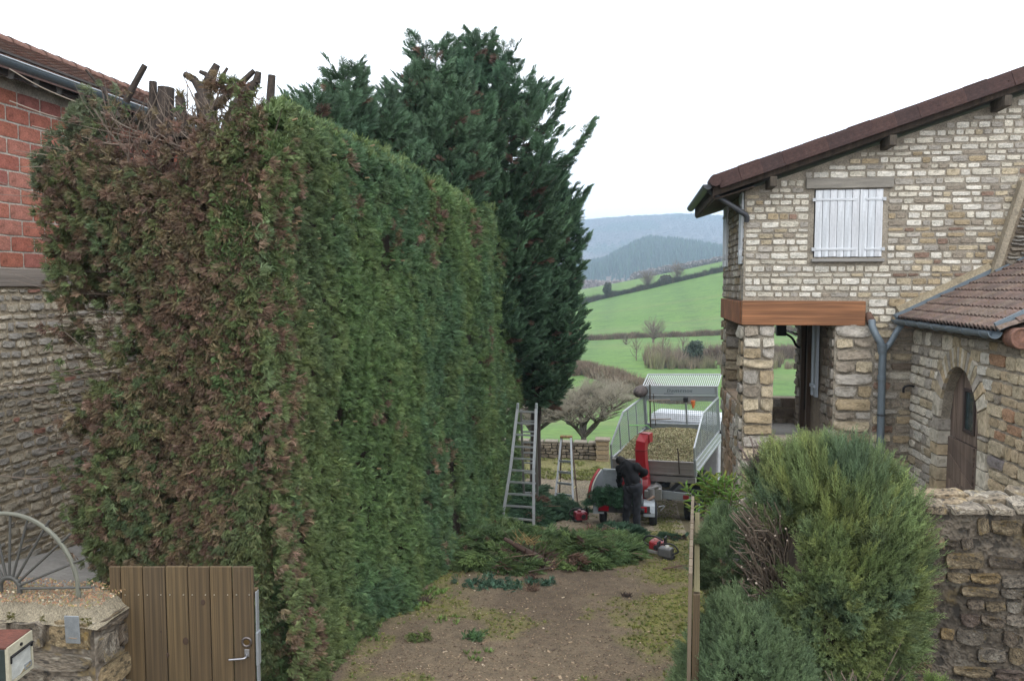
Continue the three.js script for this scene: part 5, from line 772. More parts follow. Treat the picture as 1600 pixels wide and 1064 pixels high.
{ // open gate leaf, seen along its edge
  const ang = Math.atan2(0.575 - 0.405, 7.86 - 5.70), t = thing('gate_leaf', 'open wooden gate leaf seen edge on at the right side of the drive', 'gate', [0.420, 2.4, -5.70], -ang);
  const silver = [L(0.30, 0.25, 0.19), L(0.34, 0.29, 0.22), L(0.27, 0.22, 0.165)].map((c) => std(c, { map: rep(T.wood, 3, 0.6), roughness: 0.9 }));
  for (let i = 0; i < 14; i++) part('board', rbox(0.028, 1.555 + 0.008 * ((i * 7) % 3), 0.146, 0.004, 0, 0.775, -0.075 - i * 0.152), silver[i % 3], t);
  part('rail', rbox(0.045, 0.12, 2.12, 0.006, 0.045, 1.34, -1.07), std(L(0.33, 0.31, 0.18), { map: rep(T.wood, 3, 1) }), t, 'mossy top rail of the open gate');
  part('rail', rbox(0.045, 0.10, 2.12, 0.006, 0.045, 0.3, -1.07), silver[1], t);
  part('post', rbox(0.05, 1.40, 0.06, 0.006, 0.045, 0.70, -0.03), M.gateWood[3], t);
}
{ // old wall on the right
  const t = thing('garden_wall', 'tall rough lichen covered stone garden wall behind the juniper', 'wall'), r = rng(321);
  part('wall', box(3.4, 3.5, 0.5, 3.6, 2.60, -6.49), std(L(0.27, 0.25, 0.225), { map: rep(T.lichen, 0.9), bumpMap: rep(T.lichen, 0.9), bumpScale: 0.05, roughness: 1 }), t);
  const tn = (u, v, rr) => pick([[3, L(0.50, 0.47, 0.43)], [2, L(0.62, 0.53, 0.38)], [1.4, L(0.40, 0.35, 0.30)], [0.8, L(0.7, 0.56, 0.34)], [0.7, L(0.34, 0.28, 0.26)], [0.8, L(0.62, 0.61, 0.58)]], rr).clone().multiplyScalar(0.42 + 0.34 * rr());
  layStones(courses({ o: P(0, 0, 6.245), u: X, n: ZF, v0: 2.5, v1: 4.30, span: () => [1.93, 3.6], h: [0.07, 0.17], w: [0.10, 0.34], tones: tn, depth: 0.05, geos: ROUGH, seed: 323, vary: 0.36, turn: 0.14, joint: 0.012, map: T.lichen, miss: 0.22 }), t);
  const capM = [L(0.52, 0.49, 0.44), L(0.62, 0.60, 0.55), L(0.46, 0.41, 0.33), L(0.54, 0.46, 0.34)].map((c) => toneMat(c, T.lichen, 0.014));
  for (let k = 0; k < 3; k++) for (let x = 1.9 + 0.07 * k; x < 3.7;) { const w = 0.14 + 0.24 * r(), dp = 0.15 + 0.10 * r(), g = ROUGH[Math.floor(r() * 6)].clone().rotateX(-Math.PI / 2); const m = part('coping_stone', g, capM[Math.floor(r() * 4)], t); m.scale.set(w * 1.02, 0.035 + 0.03 * r(), dp * 1.25); m.position.set(x + w / 2, 4.29 + 0.055 * (x - 1.9) + 0.03 * r(), -6.30 - 0.16 * k - 0.04 * r()); m.rotation.set((r() - 0.5) * 0.16, (r() - 0.5) * 0.3, (r() - 0.5) * 0.14); x += w; }
}
// ================================================================ shrubs and plants on the right
struct('garden_bed', sheet(40, 30, (s, t) => { const d = 5.2 + 6.2 * t, x = 0.16 + 0.09 * d + 3.4 * s; return P(x, lerp(G(d) - 0.05, 2.55 + 0.1 * (fbm(x * 2, d * 2, 331, 3) - 0.5), step(0, 0.08, s) * step(11.4, 10.2, d)), d); }, null, sideCol), M.ground);
function mound(list, r, c, rad, n, { s = [0.11, 0.2], cols, up = 0.7, cut, shell = 0.28 }) {
  for (let i = 0; i < n; i++) {
    const a = r() * 6.283, e = Math.asin(lerp(-0.75, 1, r())), dir = V3(Math.cos(a) * Math.cos(e), Math.sin(e), Math.sin(a) * Math.cos(e)); if (dir.z < -0.45 && r() < 0.7) continue;
    const lump = 0.66 + 0.70 * fbm(dir.x * 3.4 + c.x * 3, dir.y * 3.4 + dir.z * 2, 341, 3), k = lump * (1 - shell * r() * r()), p = V3(c.x + dir.x * rad.x * k, c.y + dir.y * rad.y * k, c.z + dir.z * rad.z * k); if (cut && cut(p)) continue;
    const d2 = dir.clone().multiplyScalar(0.8).add(V3((r() - 0.5) * 0.5, up * (0.6 + 0.5 * r()), (r() - 0.5) * 0.5)).normalize();
    list.push({ p, q: aim(d2, r() * 6.28), s: lerp(s[0], s[1], r()), c: cols(p, r) });
  }
}
{
  const t = thing('juniper', 'big rounded juniper shrub, mid green with yellowish tips, in front of the right garden wall', 'shrub', [0, 0, 0]), r = rng(351), it = [];
  const YG = L(0.31, 0.34, 0.11), MG = L(0.19, 0.25, 0.10), BG = L(0.14, 0.205, 0.112);
  const cols = (p, rr) => { const n = fbm(p.x * 4.6, p.y * 4.6, 353, 4), m = fbm(p.x * 7, p.y * 7 + p.z * 3, 357, 3); return BG.clone().lerp(MG, step(0.25, 0.55, n)).lerp(YG, 0.75 * step(0.42, 0.66, m) * (0.35 + 0.65 * rr())).multiplyScalar(0.62 + 0.7 * rr()); };
  const cut = (p) => p.x < 1.16 + 0.25 * (p.y - 3.6) && p.x > 0.80 && p.y > 3.55 && p.y < 4.35 && fbm(p.x * 4, p.y * 4, 355, 2) > 0.30;
  mound(it, r, V3(1.56, 3.70, -6.35), V3(0.55, 0.90, 0.5), 4300, { shell: 0.4, s: [0.10, 0.19], cols, cut });
  mound(it, r, V3(1.42, 4.30, -6.6), V3(0.40, 0.40, 0.4), 1300, { shell: 0.4, s: [0.10, 0.18], cols, up: 1.1 });
  mound(it, r, V3(1.79, 3.95, -6.4), V3(0.33, 0.56, 0.4), 1200, { shell: 0.4, s: [0.10, 0.18], cols });
  for (let i = 0; i < 420; i++) { const a = r() * 6.283, e = -0.3 + 1.7 * r(), dir = V3(Math.cos(a) * Math.cos(e), Math.sin(e), Math.abs(Math.sin(a)) * Math.cos(e)), p = V3(1.58 + dir.x * 0.56, 3.86 + dir.y * 0.80, -6.38 + dir.z * 0.48); if (cut(p)) continue; it.push({ p, q: aim(dir.clone().add(V3(0, 0.9, 0)).normalize(), r() * 6), s: V3(0.7, 1.3, 0.7).multiplyScalar(0.13 + 0.09 * r()), c: cols(p, r) }); }
  part('core', new THREE.SphereGeometry(1, 16, 12).scale(0.44, 0.70, 0.36).translate(1.60, 3.72, -6.40), M.core, t);
  const st = []; for (let i = 0; i < 90; i++) { const a = V3(1.3 + 0.5 * r(), 2.6 + 0.1 * r(), -6.1 - 0.3 * r()), b = a.clone().add(V3((r() - 0.5) * 0.9, 0.5 + 0.6 * r(), 0.25 * r())), m = a.clone().lerp(b, 0.5).add(V3(0.1 * (r() - 0.5), 0.06, 0.1 * r())), w = 0.005 + 0.008 * r(); st.push(bar(a, m, w, w * 0.8, 4, false), bar(m, b, w * 0.8, w * 0.4, 4, false)); }
  part('stems', merge(st), std(L(0.24, 0.18, 0.14)), t).userData.kind = 'stuff';
  scatter('foliage', JUN, M.leaf, it, t);
}
{
  const t = thing('juniper', 'lower blue green juniper spreading beside the open gate leaf', 'shrub'), r = rng(361), it = [];
  const cols = (p, rr) => L(0.125, 0.195, 0.110).lerp(L(0.185, 0.245, 0.105), fbm(p.x * 4, p.y * 4, 363, 3)).multiplyScalar(0.7 + 0.55 * rr());
  mound(it, r, V3(0.86, 3.05, -6.0), V3(0.42, 0.50, 0.5), 3000, { s: [0.085, 0.15], cols }); mound(it, r, V3(0.84, 3.66, -6.9), V3(0.24, 0.36, 0.3), 900, { s: [0.08, 0.14], cols }); mound(it, r, V3(1.15, 2.85, -5.7), V3(0.4, 0.36, 0.4), 1400, { s: [0.08, 0.14], cols });
  part('core', new THREE.SphereGeometry(1, 14, 10).scale(0.3, 0.42, 0.36).translate(0.9, 3.0, -6.05), M.core, t); scatter('foliage', JUN, M.leaf, it, t);
}
{ // dead grey wood in the gap of the juniper
  const t = thing('dead_shrub', 'tangle of dead grey twigs with cut ends in a gap of the juniper', 'shrub'), r = rng(371), g = [], ends = [];
  for (let i = 0; i < 330; i++) { const a = V3(1.12 + 0.2 * (r() - 0.5), 3.3 + 0.75 * r(), -6.35 - 0.3 * r()), b = a.clone().add(V3(-0.26 * r() - 0.02, 0.10 + 0.32 * r(), 0.35 * r())), m = a.clone().lerp(b, 0.5).add(V3(0.05 * (r() - 0.5), 0.04, 0)), w = 0.0025 + 0.005 * r(); g.push(bar(a, m, w, w, 4, false), bar(m, b, w, w * 0.7, 4, false)); if (i % 9 === 0) ends.push(bar(b, b.clone().add(V3(-0.005, 0.006, 0.006)), w * 1.3, w * 1.3, 5)); }
  part('twigs', merge(g), std(L(0.21, 0.165, 0.125)), t); part('cut_ends', merge(ends), std(L(0.34, 0.28, 0.22)), t);
  const h = []; for (let i = 0; i < 240; i++) { const a = V3(1.0 + 0.25 * r(), 4.3 + 0.2 * r(), -6.75), b = a.clone().add(V3(0.3 * (r() - 0.7), 0.1 + 0.22 * r(), 0.25 * r())); h.push(bar(a, b, 0.004, 0.002, 3, false)); } part('twigs', merge(h), std(L(0.25, 0.19, 0.17)), t);
}
[[2.02, 3.02, 5.55, 0.22, 0.24, L(0.155, 0.215, 0.060), 'small yellow green bush at the foot of the right garden wall'], [2.38, 2.92, 5.6, 0.26, 0.2, L(0.085, 0.165, 0.065), 'small mid green bush in the bottom corner by the right wall'], [1.72, 2.98, 5.45, 0.2, 0.22, L(0.10, 0.16, 0.075), 'small dull green bush under the big juniper']].forEach(([x, y, d, rx, ry, c, label], i) => {
  const t = thing('small_bush', label, 'shrub'), r = rng(381 + i), it = []; mound(it, r, V3(x, y, -d), V3(rx, ry, 0.22), 650, { s: [0.07, 0.13], cols: (p, rr) => c.clone().multiplyScalar(0.65 + 0.65 * rr()) }); scatter('foliage', i ? CYP : JUN, M.leaf, it, t);
  part('stem', merge([0, 1, 2].map((k) => bar(V3(x + 0.05 * (k - 1), y - 0.6, -d), V3(x + 0.1 * (k - 1), y + 0.05, -d), 0.01, 0.004, 5))), M.twig, t);
});
{ // dry stalks
  const t = thing('dry_stalks', 'dry brown stalks arching under the big juniper', 'plant'), r = rng(391), g = [];
  for (let i = 0; i < 110; i++) { const a = V3(1.3 + 0.55 * r(), 2.5, -5.7 - 0.2 * r()), b = a.clone().add(V3((r() - 0.6) * 0.7, 0.45 + 0.35 * r(), 0.1 * r())), m = a.clone().lerp(b, 0.55).add(V3(0, 0.1, 0)); g.push(tube([a, m, b], 0.0025 + 0.003 * r(), 5, 3)); }
  part('stalks', merge(g), std(L(0.27, 0.205, 0.16)), t);
}
{ // lance-leaved plant in a block planter
  const t = thing('planter', 'dark slate and terracotta block planter beyond the open gate', 'planter', [1.12, 2.98, -8.9]);
  part('upper_block', rbox(0.27, 0.24, 0.3, 0.01, 0, 0.12, 0), std(L(0.12, 0.115, 0.12), { map: T.stone, bumpMap: T.stoneBump, bumpScale: 0.012 }), t); part('lower_block', rbox(0.25, 0.12, 0.28, 0.01, 0.0, -0.06, 0), std(L(0.34, 0.2, 0.13), { map: T.stone }), t); part('foot', rbox(0.24, 0.5, 0.26, 0.01, 0.0, -0.37, 0), M.mortarDark, t);
  const p = thing('lance_leaf_plant', 'leafy evergreen plant with long pointed leaves above the block planter', 'plant', [1.0, 3.1, -8.9]), r = rng(401), pos = [], col = [], st = [];
  for (let i = 0; i < 34; i++) { const a = V3((r() - 0.5) * 0.2, 0.05, (r() - 0.5) * 0.2), az = r() * 6.283, R = 0.06 + 0.36 * r(), b = V3(Math.cos(az) * R, 0.42 + 0.38 * r(), Math.sin(az) * R), m = a.clone().lerp(b, 0.5).add(V3(0, 0.06, 0)); st.push(bar(a, m, 0.009, 0.007, 5, false), bar(m, b, 0.007, 0.004, 5, false));
    for (let k = 0; k < 16; k++) { const q = 0.7 + 0.6 * r(), az2 = k * 2.4 + r(), o = m.clone().lerp(b, 0.3 + 0.7 * k / 15), d = V3(Math.cos(az2), 0.25 + 0.9 * k / 16, Math.sin(az2)).normalize(); sliver(pos, col, o, d, V3(0, 1, 0.2).normalize(), 0.10 + 0.07 * r(), 0.022, [q * (r() < 0.25 ? 1.5 : 1), q, q], 0.8); } }
  const g = new THREE.BufferGeometry(); g.setAttribute('position', new THREE.Float32BufferAttribute(pos, 3)); g.setAttribute('color', new THREE.Float32BufferAttribute(col, 3)); g.computeVertexNormals();
  part('leaves', g, leafMat({ color: L(0.12, 0.215, 0.045), roughness: 0.5 }), p); part('stems', merge(st), M.twig, p);
}
// ================================================================ the tree work in the drive
// point seen at (px, py) of the 1600 x 1064 survey photograph, at distance d down the drive
const at = (() => { const f = 1250, th = YAW * Math.PI / 180, pt = PITCH * Math.PI / 180, fw = V3(-Math.sin(th) * Math.cos(pt), -Math.sin(pt), -Math.cos(th) * Math.cos(pt)), rt = V3(Math.cos(th), 0, -Math.sin(th)), up = rt.clone().cross(fw);
  return (px, py, d) => { const v = fw.clone().addScaledVector(rt, (px - 800) / f).addScaledVector(up, -(py - 532) / f); return v.multiplyScalar(-d / v.z).add(V3(0, EYE, 0)); }; })();
M.alu = std(L(0.55, 0.57, 0.59), { map: rep(T.metal, 2), roughness: 0.38, metalness: 0.55 });
M.aluDull = std(L(0.36, 0.35, 0.33), { map: rep(T.metal, 2), roughness: 0.5, metalness: 0.35 });
M.rubber = std(L(0.022, 0.022, 0.024), { roughness: 0.85 });
M.red = std(L(0.42, 0.022, 0.03), { map: rep(T.metal, 2), roughness: 0.28 }); M.redDark = std(L(0.22, 0.02, 0.025), { roughness: 0.4 });
M.dark = std(L(0.03, 0.03, 0.032), { map: T.metal, roughness: 0.6 }); M.galv = std(L(0.44, 0.48, 0.50), { map: rep(T.metal, 3), roughness: 0.42, metalness: 0.4 });
// ---------------------------------------------------------------- ladders
{
  const t = thing('ladder', 'tall aluminium folding ladder with flared feet standing against the hedge', 'ladder'), a = [at(783, 823, 17.3), at(798, 730, 17.55), at(805, 668, 17.75), at(809, 634, 17.85)], b = [at(834, 826, 17.25), at(834, 730, 17.5), at(837, 668, 17.7), at(838, 634, 17.8)];
  a[0].y = G(17.3); b[0].y = G(17.25);
  const side = V3(1, 0, 0);
  for (const pts of [a, b]) { const g = []; for (let i = 0; i < 3; i++) g.push(beamGeo(pts[i], pts[i + 1], 0.035, 0.06, side)); part('rail', merge(g), M.alu, t); }
  const on = (pts, k) => { const x = k * 3, i = Math.min(2, Math.floor(x)); return pts[i].clone().lerp(pts[i + 1], x - i); };
  const heights = [0.065, 0.19, 0.30, 0.415, 0.53, 0.635, 0.735, 0.835, 0.93];
  const onY = (pts, y) => { for (let i = 0; i < 3; i++) if (y <= pts[i + 1].y || i === 2) return pts[i].clone().lerp(pts[i + 1], (y - pts[i].y) / (pts[i + 1].y - pts[i].y)); };
  for (let k = 0; k < 10; k++) { const y = lerp(a[0].y + 0.20, a[3].y - 0.12, k / 9); part('rung', beamGeo(onY(a, y), onY(b, y).setY(y - (k === 0 ? 0.02 : 0)), 0.04, 0.026, V3(0, 0, 1)), M.alu, t); }
  const c = [at(814, 640, 18.0), at(820, 806, 19.1)], e = [at(836, 640, 17.95), at(841, 798, 19.1)]; c[1].y = e[1].y = G(19.1);
  part('rail', beamGeo(c[0], c[1], 0.03, 0.05, side), M.aluDull, t); part('rail', beamGeo(e[0], e[1], 0.03, 0.05, side), M.aluDull, t);
  for (let k = 0; k < 9; k++) { const s = 0.1 + 0.095 * k; part('rung', beamGeo(c[0].clone().lerp(c[1], s), e[0].clone().lerp(e[1], s), 0.034, 0.022, V3(0, 0, 1)), M.alu, t); }
  for (const p of [a[3], b[3]]) part('hinge_cap', rbox(0.05, 0.12, 0.09, 0.01, p.x, p.y, p.z), M.galv, t);
}
{
  const t = thing('ladder', 'shorter slender stepladder with wooden top board by the gravel', 'ladder'), a = [at(866, 792, 20.4), at(877, 684, 20.9)], b = [at(896, 797, 20.2), at(892, 684, 20.8)], c = [at(874, 775, 21.6), at(878, 684, 21.0)], e = [at(903, 806, 20.6), at(893, 684, 20.9)], side = V3(1, 0, 0);
  a[0].y = b[0].y = c[0].y = e[0].y = 0.2;
  for (const [p, q] of [a, b]) part('rail', beamGeo(p, q, 0.028, 0.05, side), M.alu, t); for (const [p, q] of [c, e]) part('rear_leg', beamGeo(p, q, 0.026, 0.04, side), std(L(0.22, 0.16, 0.12), { map: T.metal }), t);
  for (let k = 0; k < 5; k++) { const s = 0.05 + 0.155 * k; part('rung', beamGeo(a[0].clone().lerp(a[1], s), b[0].clone().lerp(b[1], s), 0.06, 0.02, V3(0, 0, 1)), M.alu, t); }
  const m = a[1].clone().add(b[1]).multiplyScalar(0.5); part('top_board', rbox(0.32, 0.05, 0.2, 0.01, m.x, m.y + 0.02, m.z - 0.05), std(L(0.46, 0.31, 0.14), { map: T.wood }), t);
  part('brace', merge([beamGeo(b[0].clone().lerp(b[1], 0.3), e[0].clone().lerp(e[1], 0.3), 0.02, 0.01), beamGeo(a[0].clone().lerp(a[1], 0.3), c[0].clone().lerp(c[1], 0.3), 0.02, 0.01)]), std(L(0.5, 0.45, 0.2)), t);
}
// ---------------------------------------------------------------- tipper truck with mesh sided bed
{
  const W = 2.05, LB = 3.03, t = thing('tipper_truck', 'white tipper truck seen from behind with raised mesh sided aluminium bed', 'truck', [0.504, 0, -19.35], -0.29);
  const bed = new THREE.Group(); bed.name = 'bed'; t.add(bed); bed.position.y = 1.502; bed.rotation.order = 'YXZ'; bed.rotation.set(0.085, 0, 0.049);
  part('floor', box(W, 0.07, LB, 0, -0.02, -LB / 2), M.aluDull, bed);
  for (const s of [-1, 1]) {
    const x = s * W / 2;
    part('dropside', merge([rbox(0.03, 0.27, LB, 0.006, x, 0.15, -LB / 2), rbox(0.05, 0.04, LB, 0.008, x, 0.285, -LB / 2), rbox(0.05, 0.06, LB, 0.008, x + s * 0.012, 0.01, -LB / 2), rbox(0.045, 0.025, LB, 0.005, x + s * 0.008, 0.16, -LB / 2)]), M.alu, bed);
    const top = [[0, 0.30], [0, 0.62], [-1.12, 1.19], [-LB, 1.19], [-LB, 0.30]].map(([z, y]) => V3(x, y, z)), g = [];
    for (let i = 0; i < 4; i++) g.push(beamGeo(top[i], top[i + 1], 0.035, 0.035, V3(1, 0, 0))); for (const z of [-0.75, -1.5, -2.25]) g.push(beamGeo(V3(x, 0.3, z), V3(x, z > -1.12 ? 0.62 - (z / 1.12) * 0.57 : 1.19, z), 0.022, 0.022, V3(1, 0, 0)));
    part('side_frame', merge(g), M.alu, bed);
    const wires = []; const ytop = (z) => z > -1.12 ? 0.62 + (-z / 1.12) * 0.57 : 1.19;
    for (let z = -0.05; z > -LB; z -= 0.05) wires.push(box(0.006, ytop(z) - 0.3, 0.006, x, (ytop(z) + 0.3) / 2, z)); for (let y = 0.35; y < 1.18; y += 0.05) { const z0 = y < 0.62 ? 0 : -(y - 0.62) / 0.57 * 1.12; wires.push(box(0.006, 0.006, LB + z0, x, y, (z0 - LB) / 2)); }
    part('wire_mesh', merge(wires), M.galv, bed);
    part('corner_post', rbox(0.06, 0.42, 0.07, 0.008, x, 0.14, -0.01), M.galv, bed); part('latch', rbox(0.05, 0.10, 0.04, 0.006, x + s * 0.04, 0.27, -LB + 0.1), M.dark, bed);
  }
  part('tailgate', merge([rbox(W - 0.06, 0.30, 0.035, 0.006, 0, 0.12, 0.03), rbox(W - 0.04, 0.045, 0.06, 0.006, 0, 0.27, 0.03), rbox(W - 0.04, 0.05, 0.06, 0.006, 0, -0.02, 0.03), rbox(W - 0.06, 0.02, 0.05, 0.004, 0, 0.13, 0.03)]), std(L(0.34, 0.315, 0.29), { map: rep(T.metal, 2), roughness: 0.55, metalness: 0.25 }), bed, 'dull beige grey tailgate');
  part('rear_beam', rbox(W, 0.14, 0.12, 0.01, 0, -0.16, -0.02), M.aluDull, bed);
  const hz = -LB, hb = [];
  for (const x of [-W / 2 + 0.03, W / 2 - 0.03]) hb.push(rbox(0.06, 1.5, 0.06, 0.006, x, 0.75, hz)); for (const y of [0.42, 1.22]) hb.push(rbox(W, 0.04, 0.05, 0.005, 0, y, hz)); hb.push(rbox(0.05, 0.8, 0.04, 0.005, 0.15, 0.82, hz));
  part('headboard_frame', merge(hb), M.galv, bed);
  part('headboard_panel', merge([rbox(W - 0.1, 0.40, 0.03, 0.005, 0, 0.21, hz), rbox(W - 0.1, 0.12, 0.03, 0.005, 0, 1.14, hz)]), M.galv, bed);
  const cv = document.createElement('canvas'); cv.width = 512; cv.height = 64; const cx = cv.getContext('2d'); cx.fillStyle = '#a7aeb0'; cx.fillRect(0, 0, 512, 64); cx.fillStyle = '#5e686c'; cx.font = 'italic bold 40px serif'; cx.fillText('Damenos', 158, 44); cx.fillRect(140, 54, 70, 6);
  const ct = new THREE.CanvasTexture(cv); ct.colorSpace = THREE.SRGBColorSpace;
  const sign = part('name_panel', rbox(W - 0.08, 0.22, 0.03, 0.004, 0, 1.36, hz), M.galv, bed, 'grey top panel with faded italic lettering');
  part('lettering', new THREE.PlaneGeometry(W - 0.1, 0.20).translate(0, 1.36, hz + 0.018), std(L(0.8, 0.82, 0.84), { map: ct, roughness: 0.5 }), sign);
  const rw = []; for (let x = -0.95; x < 0.96; x += 0.055) rw.push(box(0.007, 0.66, 0.007, x, 0.82, hz)); for (let y = 0.5; y < 1.1; y += 0.055) rw.push(box(W - 0.1, 0.007, 0.007, 0, y, hz)); part('wire_mesh', merge(rw), M.galv, bed);
  const rk = [rbox(W, 0.03, 0.03, 0.004, 0, 1.49, hz), rbox(W, 0.03, 0.03, 0.004, 0, 1.49, hz - 0.62), rbox(0.03, 0.03, 0.62, 0.004, -W / 2, 1.49, hz - 0.31), rbox(0.03, 0.03, 0.62, 0.004, W / 2, 1.49, hz - 0.31)]; for (let x = -0.96; x < 1; x += 0.055) rk.push(box(0.022, 0.012, 0.6, x, 1.485, hz - 0.31)); part('roof_rack', merge(rk).translate(0, -1.49, -hz).rotateX(0.36).translate(0, 1.49, hz), M.alu, bed);
  part('rolled_sheet', new THREE.SphereGeometry(0.19, 14, 10).scale(1, 0.85, 2.0).translate(-W / 2 - 0.04, 1.36, hz + 0.1), std(L(0.15, 0.12, 0.11), { map: T.bark }), bed, 'rolled brown cover at the bed corner');
  part('post', merge([bar(V3(-0.85, 0.3, hz + 0.12), V3(-0.80, 1.55, hz + 0.1), 0.02, 0.018, 6), bar(V3(-0.7, 0.4, hz + 0.1), V3(-0.72, 1.3, hz + 0.1), 0.012, 0.012, 6)]), M.barkDark, bed, 'brown wooden handles leaning in the bed corner');
  part('rake_head', merge([bar(V3(-0.85, 1.12, hz + 0.14), V3(-0.25, 1.13, hz + 0.12), 0.018, 0.018, 5), bar(V3(-0.8, 0.58, hz + 0.14), V3(-0.25, 0.6, hz + 0.12), 0.018, 0.018, 5)]), std(L(0.3, 0.26, 0.22)), bed);
  part('strap', merge([tube([V3(-1.02, 0.75, -1.5), V3(-0.98, 0.55, -2.3), V3(-0.95, 0.40, -2.9)], 0.012, 10, 5), tube([V3(-0.95, 0.40, -2.9), V3(-0.7, 0.36, -2.6), V3(-0.55, 0.32, -2.4)], 0.012, 8, 5)]), std(L(0.2, 0.5, 0.14)), bed, 'bright green strap');
  part('control_box', rbox(0.12, 0.12, 0.06, 0.01, 0.16, 1.12, hz + 0.05), M.dark, bed); part('beacon', merge([bar(V3(0.36, 0.96, hz + 0.06), V3(0.36, 1.1, hz + 0.06), 0.045, 0.065, 12), bar(V3(0.36, 0.90, hz + 0.06), V3(0.36, 0.96, hz + 0.06), 0.03, 0.03, 8)]), std(L(0.75, 0.20, 0.06), { roughness: 0.4 }), bed, 'orange beacon');
  part('stick', bar(V3(0.66, 0.0, 0.06), V3(0.65, 0.62, 0.05), 0.018, 0.016, 6), M.barkDark, bed);
  // chassis, wheels, cab: level on the ground
  const white = std(L(0.70, 0.72, 0.76), { map: rep(T.metal, 1), roughness: 0.3 }), wx = 0.82;
  part('chassis', merge([box(0.12, 0.2, 4.6, -0.4, 0.95, -2.3), box(0.12, 0.2, 4.6, 0.4, 0.95, -2.3), box(1.6, 0.12, 0.12, 0, 0.95, -0.3), box(1.4, 0.3, 0.5, 0.1, 0.95, -2.2), box(0.5, 0.34, 0.6, 0.75, 0.86, -1.9)]), M.dark, t);
  part('ram', bar(V3(0, 1.0, -1.6), V3(0, 1.62, -2.3), 0.07, 0.05, 10), M.alu, t);
  part('bumper', merge([rbox(1.9, 0.20, 0.06, 0.01, 0, 0.98, 0.02)]), M.galv, t);
  const pc = document.createElement('canvas'); pc.width = 256; pc.height = 64; const p2 = pc.getContext('2d'); p2.fillStyle = '#c9ccd2'; p2.fillRect(0, 0, 256, 64); p2.fillStyle = '#15161a'; p2.font = 'bold 54px sans-serif'; p2.fillText('T 48', 70, 52); const pt2 = new THREE.CanvasTexture(pc); pt2.colorSpace = THREE.SRGBColorSpace;
  part('number_plate', box(0.44, 0.11, 0.012, -0.22, 0.98, 0.058), std(L(0.9, 0.9, 0.9), { map: pt2, roughness: 0.4 }), t);
  for (const s of [-1, 1]) { part('tail_lamp', rbox(0.14, 0.10, 0.03, 0.008, s * 0.82, 0.98, 0.06), M.redDark, t);
    for (const [z, n] of [[-0.75, 2], [-4.0, 1]]) { const w = part('wheel', (() => { const g = new THREE.TorusGeometry(0.25, 0.105, 10, 28).scale(1, 1, n === 2 ? 1.7 : 1.1); return merge([g, new THREE.CylinderGeometry(0.33, 0.33, n === 2 ? 0.30 : 0.18, 28, 1, true).rotateX(Math.PI / 2)]).rotateY(Math.PI / 2).translate(s * wx, 0.355 + 0.2, z); })(), M.rubber, t); part('rim', bar(V3(s * (wx - 0.12), 0.555, z), V3(s * (wx + 0.13), 0.555, z), 0.19, 0.19, 20), M.galv, w); part('mudguard', (() => { const g = new THREE.CylinderGeometry(0.42, 0.42, 0.42, 20, 1, true, -0.3, Math.PI + 0.6); return g.rotateZ(Math.PI / 2).rotateX(Math.PI / 2 * 0).rotateX(-Math.PI / 2).translate(s * wx, 0.56, z); })(), M.dark, t); } }
  // cab: side profile pushed across the width, narrowing upward is made by the roof piece
  const prof = [[-3.12, 0.62], [-3.12, 1.55], [-3.22, 2.20], [-3.42, 2.34], [-4.2, 2.34], [-4.55, 2.22], [-5.0, 1.55], [-5.35, 1.32], [-5.45, 0.62]];
  const cabShape = new THREE.Shape(prof.map(([z, y]) => new THREE.Vector2(z, y))), cg = new THREE.ExtrudeGeometry(cabShape, { depth: 1.84, bevelEnabled: true, bevelThickness: 0.06, bevelSize: 0.05, bevelSegments: 3 });
  cg.applyMatrix4(new THREE.Matrix4().makeBasis(V3(0, 0, 1), V3(0, 1, 0), V3(-1, 0, 0))).translate(0.92, 0, 0); part('cab', cg, white, t, 'white cab');
  part('rear_window', rbox(1.3, 0.42, 0.02, 0.03, 0, 1.86, -3.09), M.glassDark, t);
  for (const s of [-1, 1]) { const wn = slab([[3.45, 1.5], [4.75, 1.5], [4.4, 2.18], [3.5, 2.18]], 0.012), m = part('side_window', wn.applyMatrix4(new THREE.Matrix4().makeBasis(V3(0, 0, -1), V3(0, 1, 0), V3(1, 0, 0))).translate(s * 0.992, 0, 0), M.glassDark, t); part('door_seam', merge([box(0.006, 1.5, 0.012, s * 0.985, 1.35, -3.38), box(0.006, 0.03, 0.16, s * 0.99, 1.36, -3.55)]), M.dark, t); part('wing_mirror', rbox(0.10, 0.26, 0.16, 0.03, s * 1.12, 1.72, -4.75), M.dark, t); }
}
